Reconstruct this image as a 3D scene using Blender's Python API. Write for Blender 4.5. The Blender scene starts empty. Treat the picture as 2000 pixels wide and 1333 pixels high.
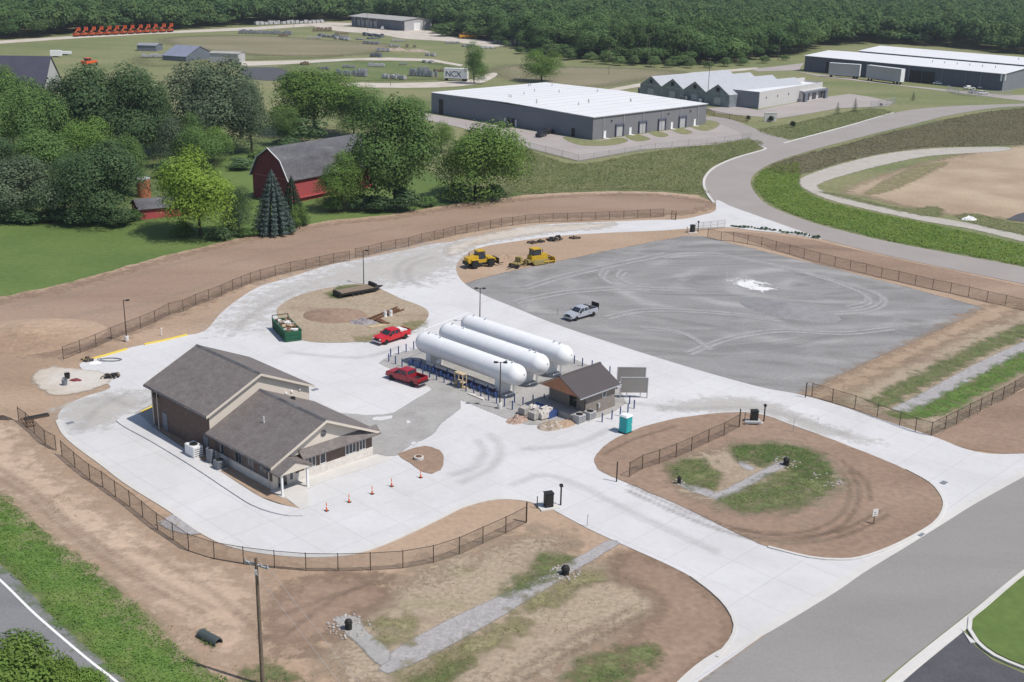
import bpy, bmesh, math, random
import numpy as np
from mathutils import Vector, Matrix, noise
from mathutils.geometry import tessellate_polygon
R = math.radians
random.seed(7); rng = np.random.default_rng(7)
SC = bpy.context.scene; COL = SC.collection

# ------------------------------------------------------------------ camera, sky, sun
F, TH, RO, HC = 2305.0, R(18.49), R(1.25), 55.0          # focal (px of a 2000 wide picture), pitch, roll, height
CX, CY = 1000.0, 666.5
cam = bpy.data.objects.new('camera', bpy.data.cameras.new('camera')); COL.objects.link(cam)
cam.data.sensor_width = 36; cam.data.lens = 36*F/2000
cam.data.clip_start = 1; cam.data.clip_end = 6000
cam.matrix_world = Matrix.Translation((0, 0, HC)) @ Matrix.Rotation(R(90)-TH, 4, 'X') @ Matrix.Rotation(RO, 4, 'Z')
SC.camera = cam
SUN = Vector((0.91, -0.42, 0)).normalized()*math.cos(R(58)); SUN.z = math.sin(R(58))
W = bpy.data.worlds.new('World'); SC.world = W; W.use_nodes = True
nt = W.node_tree; bg = nt.nodes['Background']
sky = nt.nodes.new('ShaderNodeTexSky'); sky.sky_type = 'NISHITA'; sky.sun_disc = False
sky.sun_elevation = R(58); sky.sun_rotation = math.atan2(SUN.x, SUN.y)
nt.links.new(sky.outputs[0], bg.inputs[0]); bg.inputs[1].default_value = 0.105
sl = bpy.data.lights.new('sun', 'SUN'); sl.energy = 4.05; sl.angle = R(0.6); sl.color = (1, 0.95, 0.88)
so = bpy.data.objects.new('sun', sl); COL.objects.link(so)
so.rotation_euler = SUN.to_track_quat('Z', 'Y').to_euler()
SC.view_settings.view_transform = 'Standard'; SC.view_settings.look = 'None'
SC.cycles.transparent_max_bounces = 40
SC.view_settings.exposure = 0.05; SC.view_settings.gamma = 1

# ------------------------------------------------------------------ where a point of the survey picture lies on the ground
def ray(px, py):
    x = (px-CX)/F; y = -(py-CY)/F
    c, s = math.cos(RO), math.sin(RO); x, y = c*x-s*y, s*x+c*y
    return Vector((x, math.cos(TH)+y*math.sin(TH), -math.sin(TH)+y*math.cos(TH)))
def G(px, py, z=0.0):
    d = ray(px, py); t = (HC-z)/-d.z
    return Vector((d.x*t, d.y*t, z))
def proj(X):
    v = Vector((X[0], X[1], X[2]-HC))
    zc = v.y*math.cos(TH)-v.z*math.sin(TH); yc = v.y*math.sin(TH)+v.z*math.cos(TH)
    x, y = v.x/zc, yc/zc; c, s = math.cos(RO), math.sin(RO)
    return CX+F*(c*x+s*y), CY-F*(-s*x+c*y), zc
def height_at(P, ytop):
    lo, hi = 0, 60
    for _ in range(40):
        m = (lo+hi)/2
        if proj((P.x, P.y, m))[1] > ytop: lo = m
        else: hi = m
    return lo
HAZE = .00009
ANG = R(45.6); SA = Vector((-24.91, 112.79, 0))
SU = Vector((math.cos(ANG), math.sin(ANG), 0)); SV = Vector((-SU.y, SU.x, 0))
def S(u, v, z=0): return SA+SU*u+SV*v+Vector((0, 0, z))          # the site grid of office, tanks and pump house
def heading(a, b): d = b-a; return math.atan2(d.y, d.x)

# ------------------------------------------------------------------ mesh helpers
class MB:
    def __init__(s): s.v = []; s.f = []; s.mi = []; s.m = 0
    def quad(s, *p):
        n = len(s.v); s.v += [tuple(q) for q in p]; s.f.append(tuple(range(n, n+len(p)))); s.mi.append(s.m); return s
    def box(s, x0, x1, y0, y1, z0, z1, rz=0, o=(0, 0, 0)):
        n = len(s.v); c, q = math.cos(rz), math.sin(rz)
        for z in (z0, z1):
            for x, y in ((x0, y0), (x1, y0), (x1, y1), (x0, y1)):
                s.v.append((o[0]+x*c-y*q, o[1]+x*q+y*c, o[2]+z))
        for f in ((0, 3, 2, 1), (4, 5, 6, 7), (0, 1, 5, 4), (1, 2, 6, 5), (2, 3, 7, 6), (3, 0, 4, 7)):
            s.f.append(tuple(n+i for i in f)); s.mi.append(s.m)
        return s
    def prism(s, pts, axis, a, b):                                 # pts: 2-D profile, extruded along axis from a to b
        n = len(s.v); k = len(pts)
        for t in (a, b):
            for p, q in pts:
                s.v.append({'x': (t, p, q), 'y': (p, t, q), 'z': (p, q, t)}[axis])
        s.f.append(tuple(n+i for i in range(k-1, -1, -1))); s.f.append(tuple(n+k+i for i in range(k))); s.mi += [s.m]*2
        for i in range(k):
            j = (i+1) % k; s.f.append((n+i, n+j, n+k+j, n+k+i)); s.mi.append(s.m)
        return s
    def loft(s, rings, cap=True):
        n = len(s.v); k = len(rings[0])
        for r in rings: s.v += [tuple(p) for p in r]
        for a in range(len(rings)-1):
            for i in range(k):
                j = (i+1) % k; s.f.append((n+a*k+i, n+a*k+j, n+(a+1)*k+j, n+(a+1)*k+i)); s.mi.append(s.m)
        if cap:
            s.f.append(tuple(n+i for i in range(k-1, -1, -1))); m = n+(len(rings)-1)*k
            s.f.append(tuple(m+i for i in range(k))); s.mi += [s.m]*2
        return s
    def tube(s, p0, p1, r0, r1=None, n=8, cap=True):
        r1 = r0 if r1 is None else r1; p0, p1 = Vector(p0), Vector(p1)
        d = (p1-p0).normalized(); a = d.orthogonal().normalized(); b = d.cross(a)
        rg = [[p+a*(r*math.cos(2*math.pi*i/n))+b*(r*math.sin(2*math.pi*i/n)) for i in range(n)] for p, r in ((p0, r0), (p1, r1))]
        return s.loft(rg, cap)
    def path(s, pts, r, n=6):
        for a, b in zip(pts, pts[1:]): s.tube(a, b, r, n=n)
        return s
    def lathe(s, prof, axis='z', n=24, o=(0, 0, 0)):               # prof: (radius, along)
        rg = []
        for r, t in prof:
            ring = []
            for i in range(n):
                a = 2*math.pi*i/n; c, q = r*math.cos(a), r*math.sin(a)
                p = {'z': (c, q, t), 'y': (q, t, c), 'x': (t, c, q)}[axis]
                ring.append((o[0]+p[0], o[1]+p[1], o[2]+p[2]))
            rg.append(ring)
        return s.loft(rg)
    def build(s, name, mat, parent=None, smooth=False, bevel=0):
        me = bpy.data.meshes.new(name); me.from_pydata(s.v, [], s.f)
        ms = mat if isinstance(mat, (list, tuple)) else [mat]
        for m in ms: me.materials.append(m)
        if len(ms) > 1: me.polygons.foreach_set('material_index', s.mi)
        bm = bmesh.new(); bm.from_mesh(me); bmesh.ops.recalc_face_normals(bm, faces=bm.faces)
        if bevel: bmesh.ops.bevel(bm, geom=[e for e in bm.edges if e.is_manifold and e.calc_face_angle(0) > 0.5], offset=bevel, segments=2, affect='EDGES', clamp_overlap=True)
        bm.to_mesh(me); bm.free()
        if smooth:
            me.polygons.foreach_set('use_smooth', [True]*len(me.polygons)); me.set_sharp_from_angle(angle=R(40))
        o = bpy.data.objects.new(name, me); COL.objects.link(o)
        if parent: o.parent = parent
        return o
def raw(name, V, Fq, mats, parent=None, mi=None):                   # big numpy meshes, all faces with equal corner count
    me = bpy.data.meshes.new(name); nv = len(V); nf, k = Fq.shape
    me.vertices.add(nv); me.vertices.foreach_set('co', V.astype(np.float32).ravel())
    me.loops.add(nf*k); me.loops.foreach_set('vertex_index', Fq.astype(np.int32).ravel())
    me.polygons.add(nf); me.polygons.foreach_set('loop_start', np.arange(0, nf*k, k, dtype=np.int32))
    for m in (mats if isinstance(mats, (list, tuple)) else [mats]): me.materials.append(m)
    if mi is not None: me.polygons.foreach_set('material_index', mi.astype(np.int32))
    me.update(calc_edges=True); me.validate()
    o = bpy.data.objects.new(name, me); COL.objects.link(o)
    if parent: o.parent = parent
    return o
def tag(o, label, cat, group=None, kind=None):
    if label: o['label'] = label
    if cat: o['category'] = cat
    if group: o['group'] = group
    if kind: o['kind'] = kind
    return o
def T(name, label, cat, loc=(0, 0, 0), rz=0, group=None):
    o = bpy.data.objects.new(name, None); COL.objects.link(o); o.empty_display_size = 0.5
    o.location = loc; o.rotation_euler = (0, 0, rz); return tag(o, label, cat, group)
def dup(o, loc, rz=0, label=None, scale=None, group=None):
    kids = list(o.children); c = o.copy(); COL.objects.link(c); c.location = loc; c.rotation_euler = (0, 0, rz)
    if scale: c.scale = scale if isinstance(scale, (tuple, list)) else (scale,)*3
    if label: c['label'] = label
    if group: c['group'] = group
    for ch in kids:
        d = ch.copy(); COL.objects.link(d); d.parent = c
        for g in list(ch.children):
            e = g.copy(); COL.objects.link(e); e.parent = d
    return c

# ------------------------------------------------------------------ materials
def lin(c):
    return tuple((x/12.92 if x <= .04045 else ((x+.055)/1.055)**2.4) for x in [v/255 for v in c])+(1,)
def mat(name, cols, scale=1.0, rough=.85, spec=.25, metal=0, grain=0, gscale=30, bump=0, stretch=None, rot=0, world=False, detail=5, dist=0, lo=.3, hi=.7, rnd=0):
    """cols: list of linear rgb the noise runs through"""
    m = bpy.data.materials.new(name); m.use_nodes = True; n = m.node_tree.nodes; l = m.node_tree.links
    b = n['Principled BSDF']; b.inputs['Roughness'].default_value = rough; b.inputs['Metallic'].default_value = metal
    b.inputs['Specular IOR Level'].default_value = spec
    if not isinstance(cols, list): cols = [cols]
    cols = [tuple(c)[:3]+(1,) for c in cols]
    if len(cols) == 1 and not grain and not rnd:
        b.inputs['Base Color'].default_value = cols[0]; return m
    if world: src = n.new('ShaderNodeNewGeometry').outputs['Position']
    else: src = n.new('ShaderNodeTexCoord').outputs['Object']
    mp = n.new('ShaderNodeMapping'); l.new(src, mp.inputs[0]); mp.inputs['Rotation'].default_value = (0, 0, rot)
    mp.inputs['Scale'].default_value = stretch or (1, 1, 1)
    t = n.new('ShaderNodeTexNoise'); l.new(mp.outputs[0], t.inputs['Vector']); t.inputs['Scale'].default_value = scale
    t.inputs['Detail'].default_value = detail; t.inputs['Roughness'].default_value = .6; t.inputs['Distortion'].default_value = dist
    r = n.new('ShaderNodeValToRGB'); l.new(t.outputs['Fac'], r.inputs[0])
    e = r.color_ramp.elements; e[0].position = lo; e[0].color = cols[0]; e[1].position = hi; e[1].color = cols[-1]
    for i, c in enumerate(cols[1:-1]):
        q = e.new(lo+(hi-lo)*(i+1)/(len(cols)-1)); q.color = c
    out = r.outputs[0]
    if grain:
        t2 = n.new('ShaderNodeTexNoise'); l.new(src, t2.inputs['Vector']); t2.inputs['Scale'].default_value = gscale; t2.inputs['Detail'].default_value = 3
        mr = n.new('ShaderNodeMapRange'); l.new(t2.outputs['Fac'], mr.inputs[0]); mr.inputs[1].default_value = .25; mr.inputs[2].default_value = .75
        mr.inputs[3].default_value = 1-grain; mr.inputs[4].default_value = 1+grain
        mx = n.new('ShaderNodeVectorMath'); mx.operation = 'SCALE'; l.new(out, mx.inputs[0]); l.new(mr.outputs[0], mx.inputs['Scale']); out = mx.outputs[0]
    if rnd:
        oi = n.new('ShaderNodeObjectInfo'); mr = n.new('ShaderNodeMapRange'); l.new(oi.outputs['Random'], mr.inputs[0])
        mr.inputs[3].default_value = 1-rnd; mr.inputs[4].default_value = 1+rnd
        mx = n.new('ShaderNodeVectorMath'); mx.operation = 'SCALE'; l.new(out, mx.inputs[0]); l.new(mr.outputs[0], mx.inputs['Scale']); out = mx.outputs[0]
    l.new(out, b.inputs['Base Color'])
    if bump:
        bp = n.new('ShaderNodeBump'); bp.inputs['Strength'].default_value = bump; bp.inputs['Distance'].default_value = .05
        t3 = n.new('ShaderNodeTexNoise'); l.new(src, t3.inputs['Vector']); t3.inputs['Scale'].default_value = gscale; t3.inputs['Detail'].default_value = 4
        l.new(t3.outputs['Fac'], bp.inputs['Height']); l.new(bp.outputs[0], b.inputs['Normal'])
    return m
def leafmat(name, c0, c1, scale=.35, trans=.35, rnd=.12):
    m = mat(name, [c0, tuple((a+b)/2 for a, b in zip(c0, c1)), c1], scale=scale, rough=.8, spec=.05, world=True, rnd=rnd, grain=.22, gscale=1.0)
    n = m.node_tree.nodes; l = m.node_tree.links; b = n['Principled BSDF']
    tr = n.new('ShaderNodeBsdfTranslucent'); mx = n.new('ShaderNodeMixShader'); mx.inputs[0].default_value = trans
    src = b.inputs['Base Color'].links[0].from_socket; l.new(src, tr.inputs[0])
    l.new(b.outputs[0], mx.inputs[1]); l.new(tr.outputs[0], mx.inputs[2]); l.new(mx.outputs[0], n['Material Output'].inputs[0])
    return m
# ground
M_field = mat('field_grass', [(.125, .15, .06), (.165, .185, .08), (.215, .212, .105), (.14, .165, .068)], scale=.02, world=True, grain=.22, gscale=.7, stretch=(.5, 1, 1), detail=9)
M_lawn = mat('lawn_grass', [(.085, .135, .035), (.105, .158, .042), (.13, .18, .052)], scale=.04, world=True, grain=.14, gscale=1.0, detail=8)
M_soil = mat('bare_soil', [(0.281, 0.195, 0.136), (0.355, 0.255, 0.179), (0.398, 0.290, 0.209), (0.456, 0.345, 0.254)], scale=.05, world=True, grain=.13, gscale=1.7, stretch=(.5, 1, 1), rot=R(-25), detail=12, bump=.35, dist=.6, lo=.28, hi=.74)
M_island = mat('raked_soil', [(0.205, 0.140, 0.102), (0.265, 0.184, 0.133), (0.297, 0.210, 0.154), (0.351, 0.256, 0.188)], scale=.07, world=True, grain=.16, gscale=1.5, stretch=(.4, 1, 1), rot=R(35), detail=12, bump=.4, dist=.9, lo=.28, hi=.74)
M_sand = mat('dry_sand', [(.3, .22, .15), (.37, .285, .2), (.44, .355, .25)], scale=.05, world=True, grain=.12, gscale=1.5, detail=8)
M_straw = mat('sparse_dry_grass', [(.275, .21, .153), (.335, .265, .192), (.355, .288, .21), (.28, .24, .15)], scale=.16, world=True, grain=.22, gscale=2.2, detail=12, stretch=(.45, 1, 1), rot=R(-40), dist=.5)
M_gravel = mat('grey_gravel', [(0.165, 0.160, 0.158), (0.215, 0.209, 0.205), (0.270, 0.263, 0.260), (0.200, 0.194, 0.191), (0.325, 0.317, 0.313)], scale=.055, world=True, grain=.1, gscale=2.2, stretch=(.4, 1, 1), rot=R(14), dist=2.6, detail=12, lo=.25, hi=.78)
def swirl(m, centre, sc=.06, amt=.3):
    n = m.node_tree.nodes; l = m.node_tree.links; b = n['Principled BSDF']; src = b.inputs['Base Color'].links[0].from_socket
    g = n.new('ShaderNodeNewGeometry'); mp = n.new('ShaderNodeMapping'); mp.vector_type = 'POINT'; l.new(g.outputs['Position'], mp.inputs[0]); mp.inputs['Location'].default_value = (-centre[0], -centre[1], 0); mp.inputs['Scale'].default_value = (.75, 1, 1)
    w = n.new('ShaderNodeTexWave'); w.wave_type = 'RINGS'; w.rings_direction = 'Z'; l.new(mp.outputs[0], w.inputs[0]); w.inputs['Scale'].default_value = sc; w.inputs['Distortion'].default_value = 9; w.inputs['Detail'].default_value = 5; w.inputs['Detail Scale'].default_value = .35; w.inputs['Detail Roughness'].default_value = .65
    t = n.new('ShaderNodeTexNoise'); l.new(g.outputs['Position'], t.inputs['Vector']); t.inputs['Scale'].default_value = .06; t.inputs['Detail'].default_value = 4
    r = n.new('ShaderNodeMapRange'); l.new(t.outputs[0], r.inputs[0]); r.inputs[1].default_value = .4; r.inputs[2].default_value = .65
    q = n.new('ShaderNodeMath'); q.operation = 'POWER'; l.new(w.outputs['Fac'], q.inputs[0]); q.inputs[1].default_value = 3
    k = n.new('ShaderNodeMath'); k.operation = 'MULTIPLY'; l.new(q.outputs[0], k.inputs[0]); l.new(r.outputs[0], k.inputs[1])
    a = n.new('ShaderNodeMath'); a.operation = 'MULTIPLY_ADD'; l.new(k.outputs[0], a.inputs[0]); a.inputs[1].default_value = amt; a.inputs[2].default_value = 1-amt*.12
    x = n.new('ShaderNodeVectorMath'); x.operation = 'SCALE'; l.new(src, x.inputs[0]); l.new(a.outputs[0], x.inputs['Scale']); l.new(x.outputs[0], b.inputs['Base Color'])
_c = G(1440, 560); swirl(M_gravel, _c, .045, .38)
M_path = mat('gravel_path', [(.3, .285, .285), (.385, .365, .365)], scale=1.2, world=True, grain=.22, gscale=5)
M_track = mat('beige_track', [(.37, .34, .3), (.45, .42, .375)], scale=.3, world=True, grain=.12, gscale=3)
M_pad = mat('stone_base', [(.29, .28, .268), (.34, .33, .318), (.375, .365, .35)], scale=.3, world=True, grain=.1, gscale=3)
M_asph = mat('road_asphalt', [(.235, .225, .215), (.275, .262, .25)], scale=.12, world=True, grain=.07, gscale=4, stretch=(.3, 1, 1), rot=R(-42))
M_road2 = mat('worn_asphalt', [(.29, .262, .245), (.325, .295, .275)], scale=.1, world=True, grain=.06, gscale=4)
M_dark = mat('new_asphalt', [(.075, .075, .085), (.095, .095, .105)], scale=.5, world=True, grain=.15, gscale=6)
M_hwy = mat('highway_asphalt', [(.165, .165, .17), (.2, .2, .205), (.225, .22, .22)], scale=.2, world=True, grain=.1, gscale=5, stretch=(.25, 1, 1), rot=R(50))
M_pale = mat('parking_paving', [(.33, .295, .28), (.39, .35, .33)], scale=.1, world=True, grain=.08, gscale=3)
M_paint = mat('white_paint_line', (.75, .75, .74))
M_yel = mat('yellow_kerb_paint', (.72, .55, .09), rough=.7)
def concrete(name, a, b, joints=True):
    m = mat(name, [a, tuple((x+y)/2 for x, y in zip(a, b)), b, tuple(x*.99 for x in b)], scale=.07, world=True, grain=.035, gscale=1.4, dist=1.2, detail=8, lo=.25, hi=.75)
    if joints:
        n = m.node_tree.nodes; l = m.node_tree.links; bs = n['Principled BSDF']
        g = n.new('ShaderNodeNewGeometry'); mp = n.new('ShaderNodeMapping'); l.new(g.outputs['Position'], mp.inputs[0]); mp.inputs['Rotation'].default_value = (0, 0, -ANG)
        br = n.new('ShaderNodeTexBrick'); l.new(mp.outputs[0], br.inputs['Vector']); br.offset = 0
        br.inputs['Scale'].default_value = .22; br.inputs['Mortar Size'].default_value = .011; br.inputs['Mortar Smooth'].default_value = .3
        br.inputs['Brick Width'].default_value = 1; br.inputs['Row Height'].default_value = 1
        br.inputs['Color1'].default_value = (1, 1, 1, 1); br.inputs['Color2'].default_value = (.965, .965, .965, 1); br.inputs['Mortar'].default_value = (.83, .83, .83, 1)
        mx = n.new('ShaderNodeMix'); mx.data_type = 'RGBA'; mx.blend_type = 'MULTIPLY'; mx.inputs[0].default_value = 1
        l.new(bs.inputs['Base Color'].links[0].from_socket, mx.inputs[6]); l.new(br.outputs[0], mx.inputs[7]); l.new(mx.outputs[2], bs.inputs['Base Color'])
    return m
M_conc = concrete('drive_concrete', (.51, .505, .505), (.585, .58, .585))
M_kerb = concrete('kerb_concrete', (.5, .485, .46), (.58, .565, .54), False)
M_sandy = mat('sandy_drive', [(.42, .36, .29), (.5, .45, .39), (.55, .52, .48)], scale=.12, world=True, grain=.08, gscale=2)
M_graded = mat('graded_soil', [(0.241, 0.165, 0.119), (0.297, 0.209, 0.154), (0.336, 0.242, 0.180)], scale=.05, world=True, grain=.12, gscale=1.6, stretch=(.4, 1, 1), rot=R(-30), detail=12, bump=.3, dist=.6)
M_paleslope = mat('pale_soil', [(0.389, 0.286, 0.209), (0.459, 0.342, 0.254), (0.508, 0.388, 0.291)], scale=.08, world=True, grain=.1, gscale=1.8, stretch=(.5, 1, 1), rot=R(40), detail=12, bump=.3, dist=.6)
M_dusty = mat('dusty_concrete', [(.48, .45, .41), (.54, .52, .49)], scale=.2, world=True, grain=.05, gscale=2)
M_yardgr = mat('yard_grass', [(.095, .14, .045), (.13, .165, .06), (.17, .18, .085)], scale=.05, world=True, grain=.25, gscale=.8, detail=9)
M_drygr = mat('dry_meadow', [(.17, .165, .085), (.21, .19, .115), (.25, .215, .145)], scale=.03, world=True, grain=.2, gscale=.8, stretch=(.4, 1, 1), detail=9)
M_stain = mat('tyre_stained_concrete', [(.42, .415, .41), (.5, .495, .49)], scale=.3, world=True, grain=.05, gscale=2, stretch=(1, 1, 1))
M_stain2 = mat('pale_tyre_dust', [(0.403, 0.398, 0.396), (0.482, 0.476, 0.473)], scale=.4, world=True, grain=.1, gscale=3)
M_rut = mat('rutted_soil', [(.15, .108, .082), (.2, .148, .112)], scale=.8, world=True, grain=.2, gscale=3)
M_palerut = mat('pale_soil_streak', [(.38, .29, .225), (.45, .365, .29)], scale=.5, world=True, grain=.12, gscale=3)
# things
def simple(name, c, rough=.6, spec=.4, metal=0, var=.12, sc=1.2):
    return mat(name, [tuple(x*(1-var) for x in c), tuple(min(1, x*(1+var)) for x in c)], scale=sc, rough=rough, spec=spec, metal=metal)
M_white = simple('white_enamel', (.77, .775, .785), .4, .4, 0, .035, .5)
M_wmetal = simple('white_metal_roof', (.72, .72, .73), .5, .4, 0, .03, .1)
M_grey = simple('grey_metal_siding', (.19, .205, .235), .6, .3, 0, .06, .3)
M_lgrey = simple('pale_grey_metal', (.42, .42, .43), .6, .3, 0, .06, .5)
M_bluegrey = simple('blue_grey_siding', (.15, .165, .2), .6, .3, 0, .08, .2)
M_black = simple('black_metal', (.025, .024, .024), .55, .3)
M_brown = simple('bronze_fence_metal', (.055, .042, .034), .6, .3)
M_rubber = simple('tyre_rubber', (.025, .025, .026), .85, .2)
M_glass = simple('dark_glass', (.03, .036, .045), .12, .7, 0, .05)
M_chrome = simple('silver_trim', (.55, .56, .58), .3, .5, .6, .05)
M_red = simple('red_car_paint', (.52, .012, .02), .3, .6, 0, .05)
M_silver = simple('silver_car_paint', (.48, .5, .55), .32, .6, .3, .04)
M_cyel = simple('machine_yellow', (.52, .33, .02), .5, .4, 0, .15, .8)
M_blue = simple('blue_post_paint', (.04, .075, .2), .5, .4, 0, .1)
M_teal = simple('teal_plastic', (.03, .4, .42), .5, .4, 0, .05)
M_green = simple('green_steel', (.015, .1, .05), .5, .4, 0, .15)
M_orange = simple('safety_orange', (.72, .12, .03), .5, .4, 0, .06)
M_rust = simple('rusty_steel', (.16, .085, .05), .85, .2, 0, .3, 3)
M_wood = simple('weathered_wood', (.22, .17, .125), .85, .2, 0, .2, 3)
M_palewood = simple('new_timber', (.5, .4, .26), .8, .2, 0, .15, 3)
M_copper = simple('orange_wood_soffit', (.4, .19, .11), .7, .3, 0, .12, 1)
M_pole = simple('utility_pole_wood', (.16, .125, .1), .85, .2, 0, .2, 2)
M_block = simple('concrete_block', (.42, .4, .37), .85, .2, 0, .12, 2)
M_stone = mat('pale_stone', [(.52, .48, .44), (.62, .58, .54), (.67, .64, .6)], scale=2.5, grain=.06, gscale=6)
M_siding = simple('beige_siding', (.6, .54, .47), .7, .3, 0, .04, .6)
M_shingle = mat('brown_shingles', [(.146, .128, .122), (.168, .15, .145), (.196, .176, .17)], scale=1.1, grain=.22, gscale=5, rough=.9, spec=.15, detail=6)
M_oldroof = mat('old_grey_shingles', [(.085, .085, .095), (.12, .12, .13), (.2, .195, .2)], scale=.5, grain=.25, gscale=3, rough=.9, spec=.15, detail=8, lo=.3, hi=.8, stretch=(.4, 1, 1))
M_barn = mat('shaded_red_boards', [(.15, .034, .042), (.19, .045, .052), (.22, .06, .065)], scale=.9, stretch=(4, 4, .3), grain=.08, gscale=4)  # darker copy of the barn red, the gables' shade put into its colour
M_barnside = mat('sunlit_red_boards', [(.36, .07, .075), (.42, .085, .09)], scale=.9, stretch=(4, 4, .3), grain=.08, gscale=4)  # lighter copy, the sun on the long wall put into its colour
M_rubble = mat('mixed_rubble', [(.2, .14, .1), (.34, .28, .22), (.5, .46, .42)], scale=2.2, grain=.2, gscale=5)
M_tan = simple('faded_tan_paint', (.3, .235, .09), .7, .3, 0, .25, 2)
def brickmat(name, a, b, mo, sc=1.0, offset=.5):
    m = mat(name, (.5, .5, .5), rough=.9, spec=.15); n = m.node_tree.nodes; l = m.node_tree.links
    tc = n.new('ShaderNodeTexCoord'); sep = n.new('ShaderNodeSeparateXYZ'); l.new(tc.outputs['Object'], sep.inputs[0])
    ad = n.new('ShaderNodeMath'); l.new(sep.outputs[0], ad.inputs[0]); l.new(sep.outputs[1], ad.inputs[1])
    cb = n.new('ShaderNodeCombineXYZ'); l.new(ad.outputs[0], cb.inputs[0]); l.new(sep.outputs[2], cb.inputs[1])
    br = n.new('ShaderNodeTexBrick'); l.new(cb.outputs[0], br.inputs['Vector']); br.inputs['Scale'].default_value = sc
    br.inputs['Brick Width'].default_value = .4; br.inputs['Row Height'].default_value = .14; br.inputs['Mortar Size'].default_value = .012
    br.inputs['Color1'].default_value = a+(1,); br.inputs['Color2'].default_value = b+(1,); br.inputs['Mortar'].default_value = mo+(1,)
    l.new(br.outputs[0], n['Principled BSDF'].inputs['Base Color']); return m
M_brick = brickmat('brown_brick', (.12, .082, .07), (.165, .115, .1), (.2, .17, .15))
M_brick2 = brickmat('tan_brick', (.2, .17, .15), (.26, .225, .2), (.25, .23, .215))
def ribmat(name, c, freq=2.5, axis=0, depth=.18, rough=.5, spec=.35):
    m = mat(name, c, rough=rough, spec=spec); n = m.node_tree.nodes; l = m.node_tree.links
    tc = n.new('ShaderNodeTexCoord'); wv = n.new('ShaderNodeTexWave'); wv.bands_direction = 'XYZ'[axis]; l.new(tc.outputs['Object'], wv.inputs[0])
    wv.inputs['Scale'].default_value = freq; r = n.new('ShaderNodeValToRGB'); l.new(wv.outputs[0], r.inputs[0])
    r.color_ramp.elements[0].color = tuple(x*(1-depth) for x in c)+(1,); r.color_ramp.elements[1].color = tuple(c)+(1,); r.color_ramp.elements[1].position = .35
    nz = n.new('ShaderNodeTexNoise'); l.new(tc.outputs['Object'], nz.inputs['Vector']); nz.inputs['Scale'].default_value = .4
    mr = n.new('ShaderNodeMapRange'); l.new(nz.outputs[0], mr.inputs[0]); mr.inputs[3].default_value = .9; mr.inputs[4].default_value = 1.08
    mx = n.new('ShaderNodeVectorMath'); mx.operation = 'SCALE'; l.new(r.outputs[0], mx.inputs[0]); l.new(mr.outputs[0], mx.inputs['Scale'])
    l.new(mx.outputs[0], n['Principled BSDF'].inputs['Base Color']); return m
M_mroof = ribmat('brown_standing_seam', (.09, .078, .08), 3.0, 0, .35, .6, .25)
M_whroof = ribmat('white_ribbed_roof', (.74, .74, .755), .8, 1, .05)
M_ghroof = ribmat('greenhouse_glazing', (.46, .475, .5), 1.2, 0, .25, .3, .5)
# leaves
LM = {
 'maple': leafmat('bright_maple_leaves', (0.160, 0.261, 0.041), (0.267, 0.371, 0.073)),
 'green': leafmat('green_leaves', (0.110, 0.199, 0.050), (0.193, 0.291, 0.077)),
 'dark': leafmat('dark_leaves', (0.078, 0.138, 0.065), (0.129, 0.199, 0.091)),
 'mid': leafmat('mid_green_leaves', (0.101, 0.180, 0.059), (0.166, 0.258, 0.084)),
 'grey': leafmat('grey_green_leaves', (0.101, 0.146, 0.088), (0.166, 0.216, 0.132)),
 'spruce': leafmat('blue_spruce_needles', (.085, .128, .112), (.15, .2, .182), .8),
 'pine': leafmat('dark_pine_needles', (0.033, 0.061, 0.039), (0.059, 0.093, 0.054), .8),
 'forest': leafmat('forest_leaves', (0.065, 0.125, 0.046), (0.129, 0.202, 0.069), .05, .3, .3),
 'forestm': leafmat('forest_mass_leaves', (0.050, 0.105, 0.044), (0.139, 0.210, 0.074), .06, .3, 0),
 'near': leafmat('near_tree_leaves', (.13, .225, .05), (.22, .32, .08), .5),
 'bush': leafmat('bush_leaves', (0.101, 0.167, 0.063), (0.168, 0.232, 0.094), .1, .3, .2),
}
M_tall = leafmat('tall_weeds', (0.149, 0.230, 0.046), (0.230, 0.299, 0.072), .12, .3, 0)
M_verge = leafmat('verge_weeds', (0.111, 0.227, 0.046), (0.182, 0.286, 0.065), .25, .3, 0)
M_bank = leafmat('brown_bank_weeds', (.15, .145, .075), (.22, .2, .115), .08, .3, 0)
M_meadow = leafmat('meadow_weeds', (0.119, 0.167, 0.059), (0.216, 0.232, 0.097), .06, .3, 0)
M_tuft = leafmat('patch_grass', (0.094, 0.171, 0.048), (0.165, 0.223, 0.076), .5, .25, 0)
M_drytuft = leafmat('dry_tufts', (.17, .17, .08), (.27, .25, .13), .4, .25, 0)
M_gtuft = mat('patchy_green_ground', [(0.105, 0.125, 0.052), (0.137, 0.160, 0.063), (0.189, 0.185, 0.092)], scale=.5, world=True, grain=.25, gscale=3, detail=9)
M_gverge = mat('green_verge_ground', [(.08, .15, .034), (.12, .19, .046), (.165, .2, .07)], scale=.25, world=True, grain=.25, gscale=2.5, detail=9)
M_gclover = mat('dark_green_ground', [(.07, .105, .035), (.1, .135, .045), (.14, .15, .07)], scale=.4, world=True, grain=.25, gscale=3, detail=9)
M_gdry = mat('dry_green_ground', [(.2, .19, .09), (.25, .225, .12), (.3, .26, .16)], scale=.4, world=True, grain=.25, gscale=3, detail=9)
M_gmeadow = mat('meadow_ground', [(.12, .135, .06), (.165, .175, .08), (.2, .19, .1)], scale=.1, world=True, grain=.25, gscale=1.5, detail=9)
M_gbank = mat('bank_ground', [(.14, .128, .085), (.18, .165, .11)], scale=.1, world=True, grain=.25, gscale=1.5, detail=9)
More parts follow.
